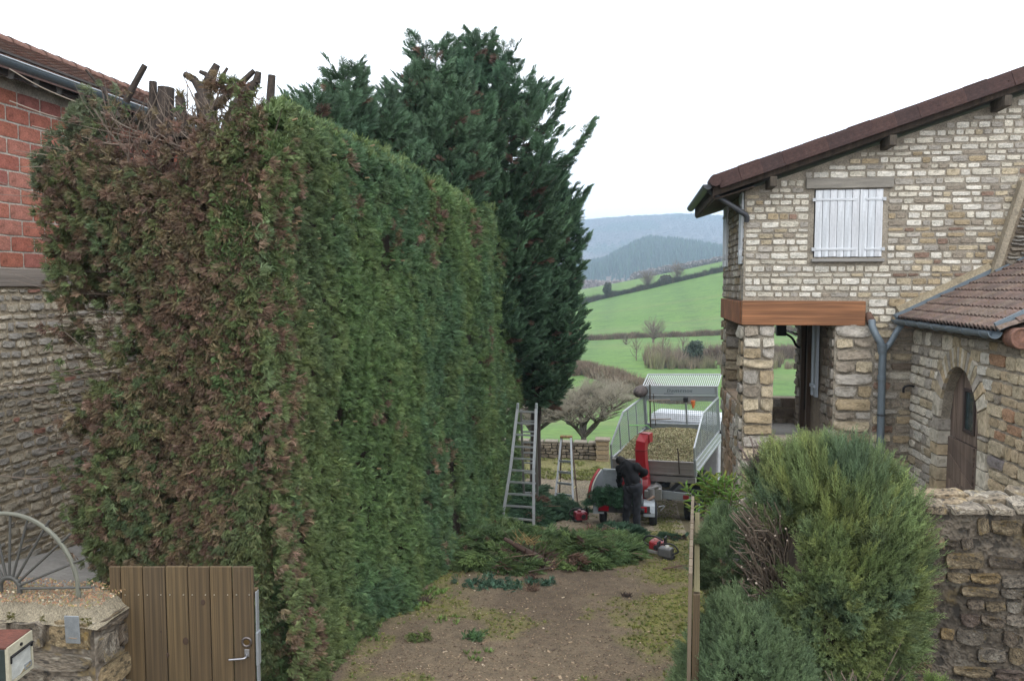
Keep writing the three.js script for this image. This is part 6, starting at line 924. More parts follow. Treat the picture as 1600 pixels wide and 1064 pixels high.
{ // the load
  const t = thing('wood_chip_load', 'heap of fresh yellow green wood chips filling the truck bed', 'wood chips', [0.504, 1.502, -19.35]); t.rotation.order = 'YXZ'; t.rotation.set(0.085, -0.29, 0.049);
  const r = rng(501), H = (x, z) => 0.20 + 0.30 * step(0, -1.6, z) * (1 - 0.6 * Math.abs(x / 1.02) ** 2.4) - 0.18 * step(-2.1, -3.0, z) + 0.07 * (fbm(x * 3, z * 3, 503, 3) - 0.5);
  part('heap', sheet(24, 34, (u, v) => { const x = -0.99 + 1.98 * u, z = -0.04 - 2.94 * v; return V3(x, H(x, z), z); }), std(L(0.25, 0.225, 0.12), { map: rep(T.gravel, 1.2), bumpMap: rep(T.gravel, 1.2), bumpScale: 0.02 }), t);
  const it = []; for (let i = 0; i < 9000; i++) { const x = -0.98 + 1.96 * r(), z = -0.05 - 2.9 * r(), q = 0.55 + 0.8 * r(); it.push({ p: V3(x, H(x, z) + 0.012 * r(), z), q: new THREE.Quaternion().setFromEuler(new THREE.Euler(r() * 3, r() * 6, r() * 3)), s: V3(0.016 + 0.022 * r(), 0.005, 0.010 + 0.01 * r()), c: pick([[3, L(0.32, 0.285, 0.155)], [2, L(0.44, 0.395, 0.24)], [2, L(0.21, 0.205, 0.09)], [1, L(0.2, 0.14, 0.08)]], r).clone().multiplyScalar(q) }); }
  scatter('chips', [new THREE.BoxGeometry(2, 2, 2)], std(L(1, 1, 1)), it, t);
}
// ---------------------------------------------------------------- wood chipper on a trailer
{
  const t = thing('wood_chipper', 'red and grey trailer wood chipper with tall red discharge chute', 'wood chipper', [0, 0, 0]), g0 = 0.40;
  for (const [x, d] of [[-0.66, 18.72], [0.50, 18.62]]) {
    const w = part('wheel', merge([new THREE.TorusGeometry(0.205, 0.085, 10, 28).scale(1, 1, 1.05).rotateY(Math.PI / 2).translate(x, g0 + 0.28, -d), new THREE.CylinderGeometry(0.275, 0.275, 0.14, 28, 1, true).rotateZ(Math.PI / 2).translate(x, g0 + 0.28, -d)]), M.rubber, t);
    part('rim', merge([bar(V3(x - 0.06, g0 + 0.28, -d), V3(x + 0.075, g0 + 0.28, -d), 0.15, 0.15, 18), bar(V3(x + 0.075, g0 + 0.28, -d), V3(x + 0.095, g0 + 0.28, -d), 0.055, 0.045, 10)]), M.galv, w);
    part('mudguard', (() => { const n = 12, pts = []; for (let i = 0; i <= n; i++) { const a = Math.PI * (0.02 + 0.96 * i / n); pts.push([Math.cos(a) * 0.35, Math.sin(a) * 0.33]); } for (let i = n; i >= 0; i--) { const a = Math.PI * (0.02 + 0.96 * i / n); pts.push([Math.cos(a) * 0.34, Math.sin(a) * 0.32]); } return merge([slab(pts, 0.26).applyMatrix4(new THREE.Matrix4().makeBasis(V3(0, 0, -1), V3(0, 1, 0), V3(1, 0, 0))).translate(x + 0.03, g0 + 0.28, -d), slab(pts.slice(0, n + 1), 0.01).applyMatrix4(new THREE.Matrix4().makeBasis(V3(0, 0, -1), V3(0, 1, 0), V3(1, 0, 0))).translate(x - 0.22, g0 + 0.28, -d)]); })(), M.galv, t);
  }
  part('axle', bar(V3(-0.66, g0 + 0.28, -18.7), V3(0.5, g0 + 0.28, -18.64), 0.035, 0.035, 8), M.dark, t);
  part('chassis', merge([rbox(0.08, 0.08, 2.0, 0.01, -0.35, 0.86, -19.1), rbox(0.08, 0.08, 2.0, 0.01, 0.25, 0.86, -19.1), rbox(0.9, 0.08, 0.08, 0.01, -0.05, 0.86, -19.0)]), M.dark, t);
  const lb = part('lamp_board', merge([rbox(1.16, 0.15, 0.04, 0.006, -0.16, 0.86, -18.30), rbox(1.2, 0.03, 0.2, 0.005, -0.16, 0.78, -18.38)]), std(L(0.09, 0.085, 0.085), { map: T.metal }), t);
  part('tail_lamp', rbox(0.24, 0.13, 0.03, 0.008, -0.64, 0.865, -18.27), std(L(0.40, 0.012, 0.025), { roughness: 0.2 }), lb); part('tail_lamp', rbox(0.16, 0.13, 0.03, 0.008, 0.27, 0.865, -18.27), std(L(0.40, 0.012, 0.025), { roughness: 0.2 }), lb);
  // feed hopper: left cheek with a rounded edge, back wall, floor, right cheek
  const edge = [at(936, 733, 18.75), at(929, 743, 18.55), at(923, 757, 18.4), at(920.5, 772, 18.32), at(920, 789, 18.28)], back = [at(943, 733, 18.9), at(943, 790, 18.9)];
  const cheek = []; { const pos = [], n = 4, add = (a, b, c) => pos.push(...a.toArray(), ...b.toArray(), ...c.toArray()); for (let i = 0; i < n; i++) { const b0 = back[0].clone().lerp(back[1], i / n), b1 = back[0].clone().lerp(back[1], (i + 1) / n); add(edge[i], edge[i + 1], b1); add(edge[i], b1, b0); const off = V3(0.012, 0, -0.012); add(edge[i].clone().add(off), b1.clone().add(off), edge[i + 1].clone().add(off)); add(edge[i].clone().add(off), b0.clone().add(off), b1.clone().add(off)); } const g = new THREE.BufferGeometry(); g.setAttribute('position', new THREE.Float32BufferAttribute(pos, 3)); g.computeVertexNormals(); cheek.push(g); }
  const hop = part('hopper', merge([merge(cheek), box(0.72, 0.84, 0.02, back[0].x + 0.36, (back[0].y + back[1].y) / 2, -18.91), box(0.03, 0.84, 0.03, back[0].x, (back[0].y + back[1].y) / 2, -18.88), box(1.0, 0.02, 0.62, -0.42, 0.95, -18.6), rbox(0.74, 0.03, 0.05, 0.006, back[0].x + 0.36, back[0].y + 0.005, -18.89), box(0.02, 0.8, 0.5, -0.06, (back[0].y + back[1].y) / 2, -18.66)]), M.galv, t, 'grey sheet metal feed hopper');
  part('safety_edge', tube(edge, 0.03, 24, 8), M.red, hop); part('edge_trim', tube(edge.map((p) => p.clone().add(V3(0.055, 0, 0.0))), 0.016, 24, 6), std(L(0.5, 0.48, 0.42)), hop);
  // drum housing, engine, chute
  part('drum_housing', merge([rbox(0.62, 0.62, 0.55, 0.04, 0.06, 1.22, -19.1), bar(V3(-0.26, 1.22, -19.1), V3(0.38, 1.22, -19.1), 0.34, 0.34, 20)]), M.red, t);
  part('engine', merge([rbox(0.36, 0.30, 0.42, 0.03, 0.52, 1.10, -18.95), bar(V3(0.4, 1.22, -18.75), V3(0.6, 1.3, -18.75), 0.05, 0.05, 8), bar(V3(0.45, 1.05, -18.72), V3(0.45, 1.25, -18.72), 0.09, 0.08, 12), rbox(0.16, 0.1, 0.1, 0.02, 0.55, 1.26, -18.8), rbox(0.1, 0.18, 0.08, 0.02, 0.34, 1.12, -18.70)]), std(L(0.36, 0.35, 0.34), { map: rep(T.metal, 4), roughness: 0.4, metalness: 0.5 }), t);
  part('exhaust', merge([tube([V3(0.36, 1.0, -18.6), V3(0.44, 1.04, -18.58), V3(0.52, 1.1, -18.6)], 0.03, 8, 8)]), std(L(0.4, 0.27, 0.2), { roughness: 0.6 }), t);
  part('control_pole', merge([bar(V3(0.24, 0.9, -18.45), V3(0.22, 1.52, -18.5), 0.018, 0.018, 8), bar(V3(0.22, 1.5, -18.5), V3(0.1, 1.52, -18.5), 0.018, 0.018, 8)]), M.galv, t);
  // square chute: swept box with ribs, turning back over the truck
  const path = [at(1008, 762, 18.98), at(1006, 745, 18.98), at(1003, 722, 18.98), at(1002, 703, 18.99), at(1003, 692, 19.02), at(1007, 684, 19.12), at(1013, 682, 19.34)], ws = [0.22, 0.225, 0.235, 0.235, 0.23, 0.225, 0.22], pos = [], secs = path.map((p, i) => { const tan = (path[i + 1] ?? p).clone().sub(path[i - 1] ?? p).normalize(), sx = V3(0.93, 0, 0.30).normalize(), nn = sx.clone().cross(tan).normalize(), x2 = tan.clone().cross(nn).normalize(); return [[-1, -1], [1, -1], [1, 1], [-1, 1]].map(([a, b]) => p.clone().addScaledVector(x2, a * ws[i] / 2).addScaledVector(nn, b * 0.11)); });
  for (let i = 0; i < secs.length - 1; i++) for (let k = 0; k < 4; k++) { const a = secs[i][k], b = secs[i][(k + 1) % 4], c = secs[i + 1][(k + 1) % 4], e = secs[i + 1][k]; for (const v of [a, b, c, a, c, e]) pos.push(v.x, v.y, v.z); }
  const cg = new THREE.BufferGeometry(); cg.setAttribute('position', new THREE.Float32BufferAttribute(pos, 3)); cg.computeVertexNormals(); const ch = part('discharge_chute', cg, M.red, t, 'tall bright red square discharge chute');
  for (const i of [1, 3, 5]) part('flange', merge([0, 1, 2, 3].map((k) => beamGeo(secs[i][k], secs[i][(k + 1) % 4], 0.03, 0.02, V3(0.1, 1, 0.05)))), M.redDark, ch);
  if (0) { const tp = secs.slice(4).map((s) => s); part('deflector', merge([beamGeo(tp[0][2].clone().lerp(tp[0][3], 0.5).add(V3(0.02, 0.03, 0)), tp[2][2].clone().lerp(tp[2][3], 0.5).add(V3(0.02, 0.03, -0.06)), 0.29, 0.02, V3(0.93, 0, 0.3))]), std(L(0.55, 0.16, 0.17), { roughness: 0.15 }), ch); }
  part('drawbar', merge([beamGeo(V3(-0.3, 0.84, -19.9), V3(0.05, 0.8, -20.6), 0.07, 0.07), beamGeo(V3(0.25, 0.84, -19.9), V3(0.05, 0.8, -20.6), 0.07, 0.07)]), M.dark, t);
  part('step_bracket', tube([V3(0.62, 0.86, -18.55), V3(0.76, 0.90, -18.55), V3(0.66, 0.78, -18.55)], 0.014, 10, 5), M.alu, t);
}
// ---------------------------------------------------------------- the person feeding it
function iso(f, c, half, res, smooth = true) {   // surface of f(p) = 0, negative inside
  const mc = new MarchingCubes(res, new THREE.MeshStandardMaterial(), false, false, 200000); mc.isolation = 0;
  for (let k = 0; k < res; k++) for (let j = 0; j < res; j++) for (let i = 0; i < res; i++) mc.field[k * res * res + j * res + i] = -f(V3(c.x + (i - res / 2) / (res / 2) * half, c.y + (j - res / 2) / (res / 2) * half, c.z + (k - res / 2) / (res / 2) * half));
  mc.update(); const n = mc.count, g = new THREE.BufferGeometry(); g.setAttribute('position', new THREE.BufferAttribute(mc.positionArray.slice(0, n * 3).map((v, i) => v * half + [c.x, c.y, c.z][i % 3]), 3)); const m = mergeVertices(g, 1e-4); m.computeVertexNormals(); return m;
}
const capsule = (p, a, b, ra, rb) => { const ab = b.clone().sub(a), t = clamp(p.clone().sub(a).dot(ab) / ab.lengthSq()); return p.distanceTo(a.clone().addScaledVector(ab, t)) - lerp(ra, rb, t); };
const smin = (a, b, k) => { const h = clamp(0.5 + 0.5 * (b - a) / k); return lerp(b, a, h) - k * h * (1 - h); };
const blend = (caps, k, fold = 0) => (p) => { let d = fold ? 9 - 0 : 9; const wob = fold * (Math.sin(p.y * 34 + 5 * Math.sin(p.x * 9 + p.z * 7)) + 0.6 * Math.sin(p.x * 41 + p.y * 19 + 3 * Math.sin(p.z * 13))); for (const [a, b, ra, rb] of caps) d = smin(d, capsule(p, a, b, ra, rb), k); return d + wob; };
{
  const t = thing('person', 'person bending over the chipper in black sweater and dark grey jeans, seen from behind', 'person');
  const J = { head: at(971.5, 722, 18.28), crown: at(969, 720, 18.32), neck: at(978, 726, 18.18), chest: at(982, 735, 18.12), waist: at(988, 752, 17.98), hip: at(989, 760, 17.95), shL: at(969, 733, 18.2), shR: at(994, 730, 18.08), elL: at(968, 750, 18.42), haL: at(968, 766, 18.66), elR: at(1008, 738, 18.10), haR: at(1000, 745, 18.22), hiL: at(982, 762, 17.98), hiR: at(996, 762, 17.9), knL: at(980, 792, 18.0), knR: at(995, 793, 17.88), anL: at(977, 820, 18.08), anR: at(995, 822, 17.84) };
  J.anL.y = 0.585; J.anR.y = 0.60; const toe = (a, s) => a.clone().add(V3(s * 0.05, -0.055, -0.17));
  const skin = std(L(0.42, 0.25, 0.18), { roughness: 0.6 }), wool = std(L(0.012, 0.012, 0.015), { map: rep(T.plaster, 3), roughness: 1 }), denim = std(L(0.055, 0.058, 0.070), { map: rep(T.plaster, 4), roughness: 0.95 });
  // one continuous body
  const face = J.head.clone().add(V3(-0.02, -0.02, -0.09));
  const bodyCaps = [[J.hip, J.chest, 0.12, 0.13], [J.chest, J.neck, 0.12, 0.06], [J.neck, J.head, 0.056, 0.075], [J.head, J.crown, 0.092, 0.095], [J.head, face, 0.085, 0.065], [J.neck, J.shL, 0.07, 0.06], [J.neck, J.shR, 0.07, 0.06], [J.shL, J.elL, 0.052, 0.04], [J.elL, J.haL, 0.04, 0.028], [J.shR, J.elR, 0.052, 0.04], [J.elR, J.haR, 0.04, 0.028], [J.hip, J.hiL, 0.11, 0.09], [J.hip, J.hiR, 0.11, 0.09], [J.hiL, J.knL, 0.08, 0.056], [J.knL, J.anL, 0.054, 0.038], [J.hiR, J.knR, 0.08, 0.056], [J.knR, J.anR, 0.054, 0.038]];
  const c0 = at(985, 770, 18.1); c0.y = 1.38;
  // hands: palm and five curled fingers each, joined to the same body surface
  const hand = (wrist, dir, side) => { const caps = [], nrm = side.clone().cross(dir).normalize(), palm = wrist.clone().addScaledVector(dir, 0.07); caps.push([wrist, palm, 0.026, 0.032]); for (let k = 0; k < 4; k++) { const b = palm.clone().addScaledVector(side, (k - 1.5) * 0.021).addScaledVector(dir, 0.02), l = [0.032, 0.038, 0.035, 0.027][k], m = b.clone().addScaledVector(dir, l), e = m.clone().addScaledVector(dir, l * 0.5).addScaledVector(nrm, -l * 0.8); caps.push([b, m, 0.010, 0.009], [m, e, 0.009, 0.008]); } const tb = wrist.clone().addScaledVector(dir, 0.035).addScaledVector(side, -0.03), tm = tb.clone().addScaledVector(dir, 0.03).addScaledVector(side, -0.025); caps.push([tb, tm, 0.012, 0.010], [tm, tm.clone().addScaledVector(dir, 0.03).addScaledVector(nrm, -0.01), 0.010, 0.009]); return caps; };
  const bodyG = iso(blend(bodyCaps, 0.035), c0, 0.95, 120);
  const hR = hand(J.haR, V3(-0.5, -0.1, -0.85).normalize(), V3(0, 1, 0)), hL = hand(J.haL, V3(0, -0.75, -0.65).normalize(), V3(1, 0, 0));
  const hGs = [[hR, J.haR], [hL, J.haL]].map(([h, w]) => iso(blend(h, 0.008), w.clone().addScaledVector(h[0][1].clone().sub(w), 1), 0.16, 80));
  part('body', merge([bodyG, ...hGs]), skin, t);
  part('sweater', iso(blend([[J.waist, J.chest, 0.165, 0.185], [J.chest, J.neck, 0.16, 0.075], [J.neck, J.shL, 0.10, 0.085], [J.neck, J.shR, 0.10, 0.085], [J.chest, J.shL, 0.14, 0.09], [J.chest, J.shR, 0.14, 0.09], [J.shL, J.elL, 0.078, 0.062], [J.elL, J.haL.clone().lerp(J.elL, 0.08), 0.06, 0.045], [J.shR, J.elR, 0.078, 0.062], [J.elR, J.haR.clone().lerp(J.elR, 0.08), 0.06, 0.045], [J.waist, J.hip, 0.16, 0.155]], 0.06, 0.006), J.chest.clone().add(V3(0, -0.1, -0.05)), 0.60, 84), wool, t);
  part('jeans', iso(blend([[J.hip, J.hiL, 0.155, 0.115], [J.hip, J.hiR, 0.155, 0.115], [J.hip, J.waist.clone().lerp(J.hip, 0.5), 0.15, 0.150], [J.hiL, J.knL, 0.115, 0.082], [J.knL, J.anL, 0.082, 0.078], [J.hiR, J.knR, 0.115, 0.082], [J.knR, J.anR, 0.082, 0.078]], 0.04, 0.006), at(988, 792, 17.95), 0.62, 84), denim, t);
  part('belt', (() => { const g = new THREE.TorusGeometry(0.158, 0.016, 6, 28).rotateX(Math.PI / 2 - 0.25); g.scale(1.02, 1, 0.98); const p = J.waist.clone().lerp(J.hip, 0.55); return g.translate(p.x, p.y, p.z); })(), M.dark, t);
  for (const [a, s] of [[J.anL, -1], [J.anR, 1]]) part('shoe', iso(blend([[a.clone().add(V3(0, -0.04, 0.03)), toe(a, s), 0.048, 0.042]], 0.02), a.clone().add(V3(0, -0.05, -0.06)), 0.24, 36), M.dark, t);
  part('hair', iso((p) => Math.max(blend([[J.head.clone().add(V3(0.01, 0.02, 0.02)), J.crown.clone().add(V3(0, 0.012, 0.0)), 0.102, 0.104]], 0.03)(p), -(p.y - J.head.y + 0.035) + 0.5 * (J.head.z - p.z - 0.02)), J.head, 0.2, 40), std(L(0.025, 0.018, 0.014), { map: T.bark, roughness: 0.8 }), t);
  for (const s of [-1, 1]) part('ear', new THREE.SphereGeometry(0.028, 8, 8).scale(0.5, 1, 0.7).translate(J.head.x + s * 0.092, J.head.y - 0.012, J.head.z - 0.015), skin, t);
  part('eye', merge([-1, 1].map((s) => new THREE.SphereGeometry(0.011, 8, 6).translate(face.x + s * 0.032, face.y + 0.02, face.z - 0.058))), M.dark, t); part('nose', bar(face.clone().add(V3(0, 0.02, -0.06)), face.clone().add(V3(0, -0.025, -0.082)), 0.009, 0.015, 6), skin, t); part('mouth', rbox(0.045, 0.008, 0.01, 0.003, face.x, face.y - 0.048, face.z - 0.055), std(L(0.3, 0.12, 0.1)), t);
  part('glove_cuff', bar(J.haR.clone().lerp(J.elR, 0.02), J.haR.clone().lerp(J.elR, 0.16), 0.05, 0.05, 10), std(L(0.5, 0.52, 0.52)), t, 'pale grey cuff');
}
// ---------------------------------------------------------------- cut branches, machines on the ground, litter
function branches(name, label, spots, n, seed, { cols, sizes = [0.28, 0.5], hgt = 0.3, geos = PLUME, brown = 0.12, group, sticks = 20 } = {}) {
  const t = thing(name, label, 'branches', [0, 0, 0], 0, group), r = rng(seed), it = [], st = [];
  for (let i = 0; i < n; i++) { const [x0, d0, rx, rd, h] = spots[Math.floor(r() * spots.length)], a = r() * 6.283, k = Math.sqrt(r()), x = x0 + Math.cos(a) * rx * k, d = d0 + Math.sin(a) * rd * k, y = groundY(x, d) + 0.02 + (h ?? hgt) * (1 - k * k) * (0.2 + 0.8 * r()), az = r() * 6.283, dir = V3(Math.cos(az), 0.35 * (r() - 0.25), Math.sin(az)).normalize();
    const br = r() < brown * (0.4 + 1.6 * fbm(x * 2, d * 2, seed, 2)); const xv = dir.clone().cross(UP).normalize(), zv = xv.clone().cross(dir), q = new THREE.Quaternion().setFromRotationMatrix(new THREE.Matrix4().makeBasis(xv, dir, zv)).multiply(new THREE.Quaternion().setFromAxisAngle(UP, (r() - 0.5) * 1.6));
    it.push({ p: P(x, y, d), q, s: lerp(sizes[0], sizes[1], r()), c: (br ? L(0.17, 0.105, 0.075) : cols[0].clone().lerp(cols[1], fbm(x * 1.6, d * 1.6, seed + 5, 3) * 0.7 + 0.3 * r())).multiplyScalar(0.65 + 0.65 * r()) });
    if (i < sticks) { const p = P(x, y + 0.06, d), e = p.clone().add(V3(Math.cos(az + 1) * 0.6 * r(), 0.12 * (r() - 0.3), Math.sin(az + 1) * 0.4)); st.push(bar(p, e, 0.012, 0.006, 5, false)); } }
  scatter('foliage', geos, M.leaf, it, t); if (st.length) part('sticks', merge(st), std(L(0.2, 0.14, 0.10)), t); return t;
}
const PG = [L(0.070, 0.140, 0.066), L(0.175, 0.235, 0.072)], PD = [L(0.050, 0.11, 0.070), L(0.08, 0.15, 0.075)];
branches('branch_pile', 'wide heap of cut green cypress branches across the drive before the ladder', [[-2.2, 13.4, 0.85, 0.6, 0.3], [-1.2, 13.7, 0.8, 0.7, 0.25], [-0.55, 14.4, 0.55, 0.8, 0.22], [-1.6, 14.8, 1.1, 0.8, 0.25], [-2.4, 15.6, 0.6, 1.0, 0.3], [-0.9, 15.7, 0.8, 0.7, 0.14], [-2.3, 12.8, 0.7, 0.35, 0.25], [-2.5, 13.6, 0.5, 0.5, 0.5], [-0.9, 13.9, 0.5, 0.4, 0.4], [-0.35, 15.2, 0.4, 0.4, 0.2]], 1450, 601, { cols: PG, sizes: [0.26, 0.5], sticks: 40, brown: 0.08 });
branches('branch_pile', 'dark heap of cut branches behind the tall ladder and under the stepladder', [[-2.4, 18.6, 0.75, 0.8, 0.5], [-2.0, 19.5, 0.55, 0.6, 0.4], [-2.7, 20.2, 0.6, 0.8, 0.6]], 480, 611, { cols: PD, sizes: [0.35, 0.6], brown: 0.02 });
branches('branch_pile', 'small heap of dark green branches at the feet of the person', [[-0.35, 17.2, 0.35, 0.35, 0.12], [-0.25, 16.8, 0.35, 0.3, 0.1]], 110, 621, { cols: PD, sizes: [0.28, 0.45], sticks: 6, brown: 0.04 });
branches('branch_line', 'thin line of green sprigs lying across the gravel beside the chipper', [[0.65, 16.9, 0.3, 0.10, 0.04], [1.0, 16.8, 0.25, 0.1, 0.04]], 40, 631, { cols: PD, sizes: [0.15, 0.25], sticks: 0 });
{ // branches held in the hopper
  const t = thing('hopper_branches', 'armful of green branches lying in the hopper of the chipper', 'branches'), r = rng(641), it = [];
  for (let i = 0; i < 170; i++) { const x = lerp(-0.95, -0.10, r()), d = 18.15 + 0.45 * r(), y = 1.0 + 0.34 * r() * (1 - Math.abs(x + 0.5)), az = r() * 6.28, dir = V3(Math.cos(az) * 0.8, -0.3 + 0.5 * r(), 0.3 + 0.4 * r()).normalize(); it.push({ p: P(x, y, d), q: aim(dir, r() * 6), s: 0.16 + 0.12 * r(), c: L(0.055, 0.13, 0.066).multiplyScalar(0.6 + 0.8 * r()) }); }
  scatter('foliage', PLUME, M.leaf, it, t); part('sticks', merge([0, 1, 2, 3].map((k) => bar(P(-0.8 + 0.2 * k, 1.02, 18.2), P(-0.5 + 0.15 * k, 1.15, 18.8), 0.014, 0.01, 5))), M.barkDark, t);
}
{ // brown brushwood butt sticking out of the heap
  const t = thing('brushwood_butt', 'dark brown ragged bundle of brushwood standing out of the branch heap', 'brushwood', [-1.72, G(12.95), -12.95]), r = rng(651), g = [];
  for (let i = 0; i < 220; i++) { const a = V3((r() - 0.5) * 0.5, 0.02 + 0.12 * r(), (r() - 0.5) * 0.4), e = a.clone().add(V3(-0.4 + 0.75 * r(), 0.05 + 0.40 * r() * r(), (r() - 0.5) * 0.5)); g.push(bar(a, e, 0.014 * r() + 0.005, 0.002, 4, false)); }
  g.push(bar(V3(0.35, 0.05, 0), V3(-0.3, 0.5, 0.05), 0.07, 0.03, 7)); t.scale.set(1.25, 1.0, 1.2); part('wood', merge(g), std(L(0.075, 0.045, 0.034)), t); const c = []; for (let i = 0; i < 26; i++) { const a = V3(-0.2 + 0.3 * r(), 0.4 + 0.1 * r(), 0.1 * r()); c.push(bar(a, a.clone().add(V3(-0.12 + 0.3 * r(), 0.16 * r() + 0.05, 0.05)), 0.007, 0.002, 4, false)); } part('split_ends', merge(c), std(L(0.34, 0.24, 0.11)), t);
}
[['brown_clump', 'brown clump of dead twigs lying in front of the branch heap', 830, 903, 0.17, L(0.10, 0.055, 0.042)], ['brown_clump', 'pale brown dry brush at the front edge of the branch heap', 855, 880, 0.24, L(0.26, 0.17, 0.11)], ['brown_clump', 'flat brown scrap of bark and twigs right of the blue green sprig', 832, 917, 0.14, L(0.14, 0.09, 0.06)], ['brown_clump', 'reddish dry brush on the back of the branch heap beside the person', 900, 835, 0.38, L(0.21, 0.13, 0.095)], ['brown_clump', 'small dark scrap at the right side of the bare drive', 979, 922, 0.09, L(0.07, 0.05, 0.04)], ['brown_clump', 'dark scrap of twigs at the left of the bare drive', 664, 953, 0.12, L(0.09, 0.07, 0.05)]].forEach(([n, l, px, py, s, c], i) => {
  const d0 = [11.9, 12.9, 11.35, 15.3, 11.35, 10.3][i], p = at(px, py, d0), t = thing(n, l, 'brushwood', [p.x, groundY(p.x, d0), -d0]), r = rng(661 + i), g = []; for (let k = 0; k < 90; k++) { const a = V3((r() - 0.5) * 1.3, 0.02 + 0.3 * r(), (r() - 0.5) * 0.9).multiplyScalar(s), e = a.clone().add(V3((r() - 0.5) * 1.2, 0.6 * r(), (r() - 0.5) * 0.8).multiplyScalar(s)); g.push(tint(bar(a, e, s * 0.05 * r() + 0.003, 0.002, 4, false), c.clone().multiplyScalar(0.6 + 0.9 * r()))); } part('twigs', merge(g), std(L(1, 1, 1), { vertexColors: true }), t);
});
[['sprig', 'blue green cut sprig lying on the bare drive before the heap', 775, 918, 11.45, 0.34, 60, L(0.085, 0.165, 0.105)], ['sprig', 'short blue green sprig right of the dead twigs', 845, 910, 11.75, 0.16, 24, L(0.08, 0.155, 0.10)], ['sprig', 'green sprig lying near the middle of the lower drive', 738, 1012, 8.75, 0.09, 12, L(0.08, 0.15, 0.06)], ['sprig', 'mossy green sprig with twig at the lower left of the drive', 655, 1022, 8.55, 0.09, 9, L(0.12, 0.16, 0.05)]].forEach(([n, l, px, py, d, s, k, c], i) => {
  const p = at(px, py, d), t = thing(n, l, 'sprig', [p.x, groundY(p.x, d), -d]), r = rng(681 + i), it = []; for (let j = 0; j < k; j++) { const az = r() * 6.28; it.push({ p: V3((r() + r() + r() - 1.5) * s * 1.3, 0.012 + 0.025 * r(), (r() + r() + r() - 1.5) * s * 0.75), q: aim(V3(Math.cos(az), 0.25 * r(), Math.sin(az)).normalize(), r() * 6), s: 0.07 + 0.06 * r(), c: c.clone().multiplyScalar(0.7 + 0.6 * r()) }); } scatter('foliage', CYP, M.leaf, it, t); part('stem', bar(V3(-s * 0.8, 0.02, 0.05), V3(s * 0.9, 0.03, -0.04), 0.006, 0.004, 5), M.barkDark, t);
});
[['stick', 'pale stripped branch lying on the right of the branch heap', 925, 845, 945, 836, 15.1, 0.02, L(0.55, 0.42, 0.24)], ['stick', 'thin dark branch poking out of the front of the branch heap', 780, 872, 835, 860, 12.9, 0.011, L(0.12, 0.08, 0.06)], ['stick', 'short upright looking stick on the lower middle drive', 752, 1018, 752, 1034, 8.5, 0.012, L(0.26, 0.17, 0.11)], ['stick', 'brown stick lying beside the open gate on the moss', 1036, 891, 1073, 882, 13.3, 0.016, L(0.22, 0.14, 0.10)], ['stick', 'crooked dark twig along the front of the branch heap', 826, 893, 868, 885, 12.3, 0.012, L(0.12, 0.085, 0.07)], ['stick', 'thin twig on the bare earth at the lower left of the drive', 630, 1032, 668, 1018, 8.6, 0.008, L(0.2, 0.13, 0.1)]].forEach(([n, l, x0, y0, x1, y1, d, r0, c]) => {
  const a = at(x0, y0, d), b = at(x1, y1, d + (y0 > y1 ? 0.25 : 0)), lift = 0.03; a.y = Math.max(a.y, groundY(a.x, -a.z) + lift); b.y = Math.max(groundY(b.x, -b.z) + lift, b.y); const m = a.clone().lerp(b, 0.5).add(V3(0.02, 0.012, 0.02)); const t = thing(n, l, 'stick'); part('wood', merge([bar(a, m, r0, r0 * 0.9, 6), bar(m, b, r0 * 0.9, r0 * 0.6, 6)]), std(c, { map: T.bark }), t); part('side_twig', bar(m, m.clone().add(V3(0.06, 0.03, -0.08)), r0 * 0.5, r0 * 0.2, 5), std(c), t);
});
// small motor tools
function motorTool(label, px, py, d, turn, s, bodyM, capM, blade) {
  const p = at(px, py, d), t = thing('motor_tool', label, 'power tool', [p.x, groundY(p.x, d), -d], turn);
  part('motor_housing', merge([rbox(0.30 * s, 0.20 * s, 0.22 * s, 0.04 * s, 0, 0.15 * s, 0, 2), bar(V3(0.02 * s, 0.16 * s, 0.08 * s), V3(0.02 * s, 0.16 * s, 0.17 * s), 0.085 * s, 0.075 * s, 16)]), bodyM, t);
  part('starter_cover', bar(V3(0.02 * s, 0.16 * s, 0.165 * s), V3(0.02 * s, 0.16 * s, 0.185 * s), 0.06 * s, 0.05 * s, 14), M.dark, t); part('tank', rbox(0.2 * s, 0.09 * s, 0.2 * s, 0.03 * s, -0.08 * s, 0.05 * s, 0, 2), M.dark, t);
  part('cap', bar(V3(-0.03 * s, 0.25 * s, 0), V3(-0.03 * s, 0.29 * s, 0), 0.05 * s, 0.045 * s, 12), capM, t);
  part('handle', tube([V3(-0.15 * s, 0.12 * s, 0), V3(-0.28 * s, 0.2 * s, 0), V3(-0.22 * s, 0.3 * s, 0), V3(-0.05 * s, 0.33 * s, 0.02 * s), V3(0.12 * s, 0.28 * s, 0.04 * s)], 0.018 * s, 16, 7), M.dark, t);
  if (blade) part('guide_bar', rbox(0.42 * s, 0.07 * s, 0.012, 0.006, 0.34 * s, 0.10 * s, -0.02 * s), M.aluDull, t); part('guard', rbox(0.03 * s, 0.18 * s, 0.16 * s, 0.01, 0.16 * s, 0.26 * s, 0), M.dark, t);
}
motorTool('small red motor tool standing left of the chipper wheel', 907, 814, 18.6, 0.4, 1.0, std(L(0.26, 0.03, 0.045), { roughness: 0.4 }), M.redDark, false);
motorTool('dark red motor tool with pale red cap, the rear one of two near the gate', 1027, 866, 14.9, -0.3, 0.95, std(L(0.28, 0.03, 0.035), { roughness: 0.4 }), std(L(0.6, 0.3, 0.27)), false);
motorTool('black and white motor tool, the front one of two near the gate', 1040, 874, 14.4, 2.7, 0.85, std(L(0.10, 0.10, 0.10), { roughness: 0.4 }), std(L(0.6, 0.58, 0.55), { roughness: 0.4 }), true);
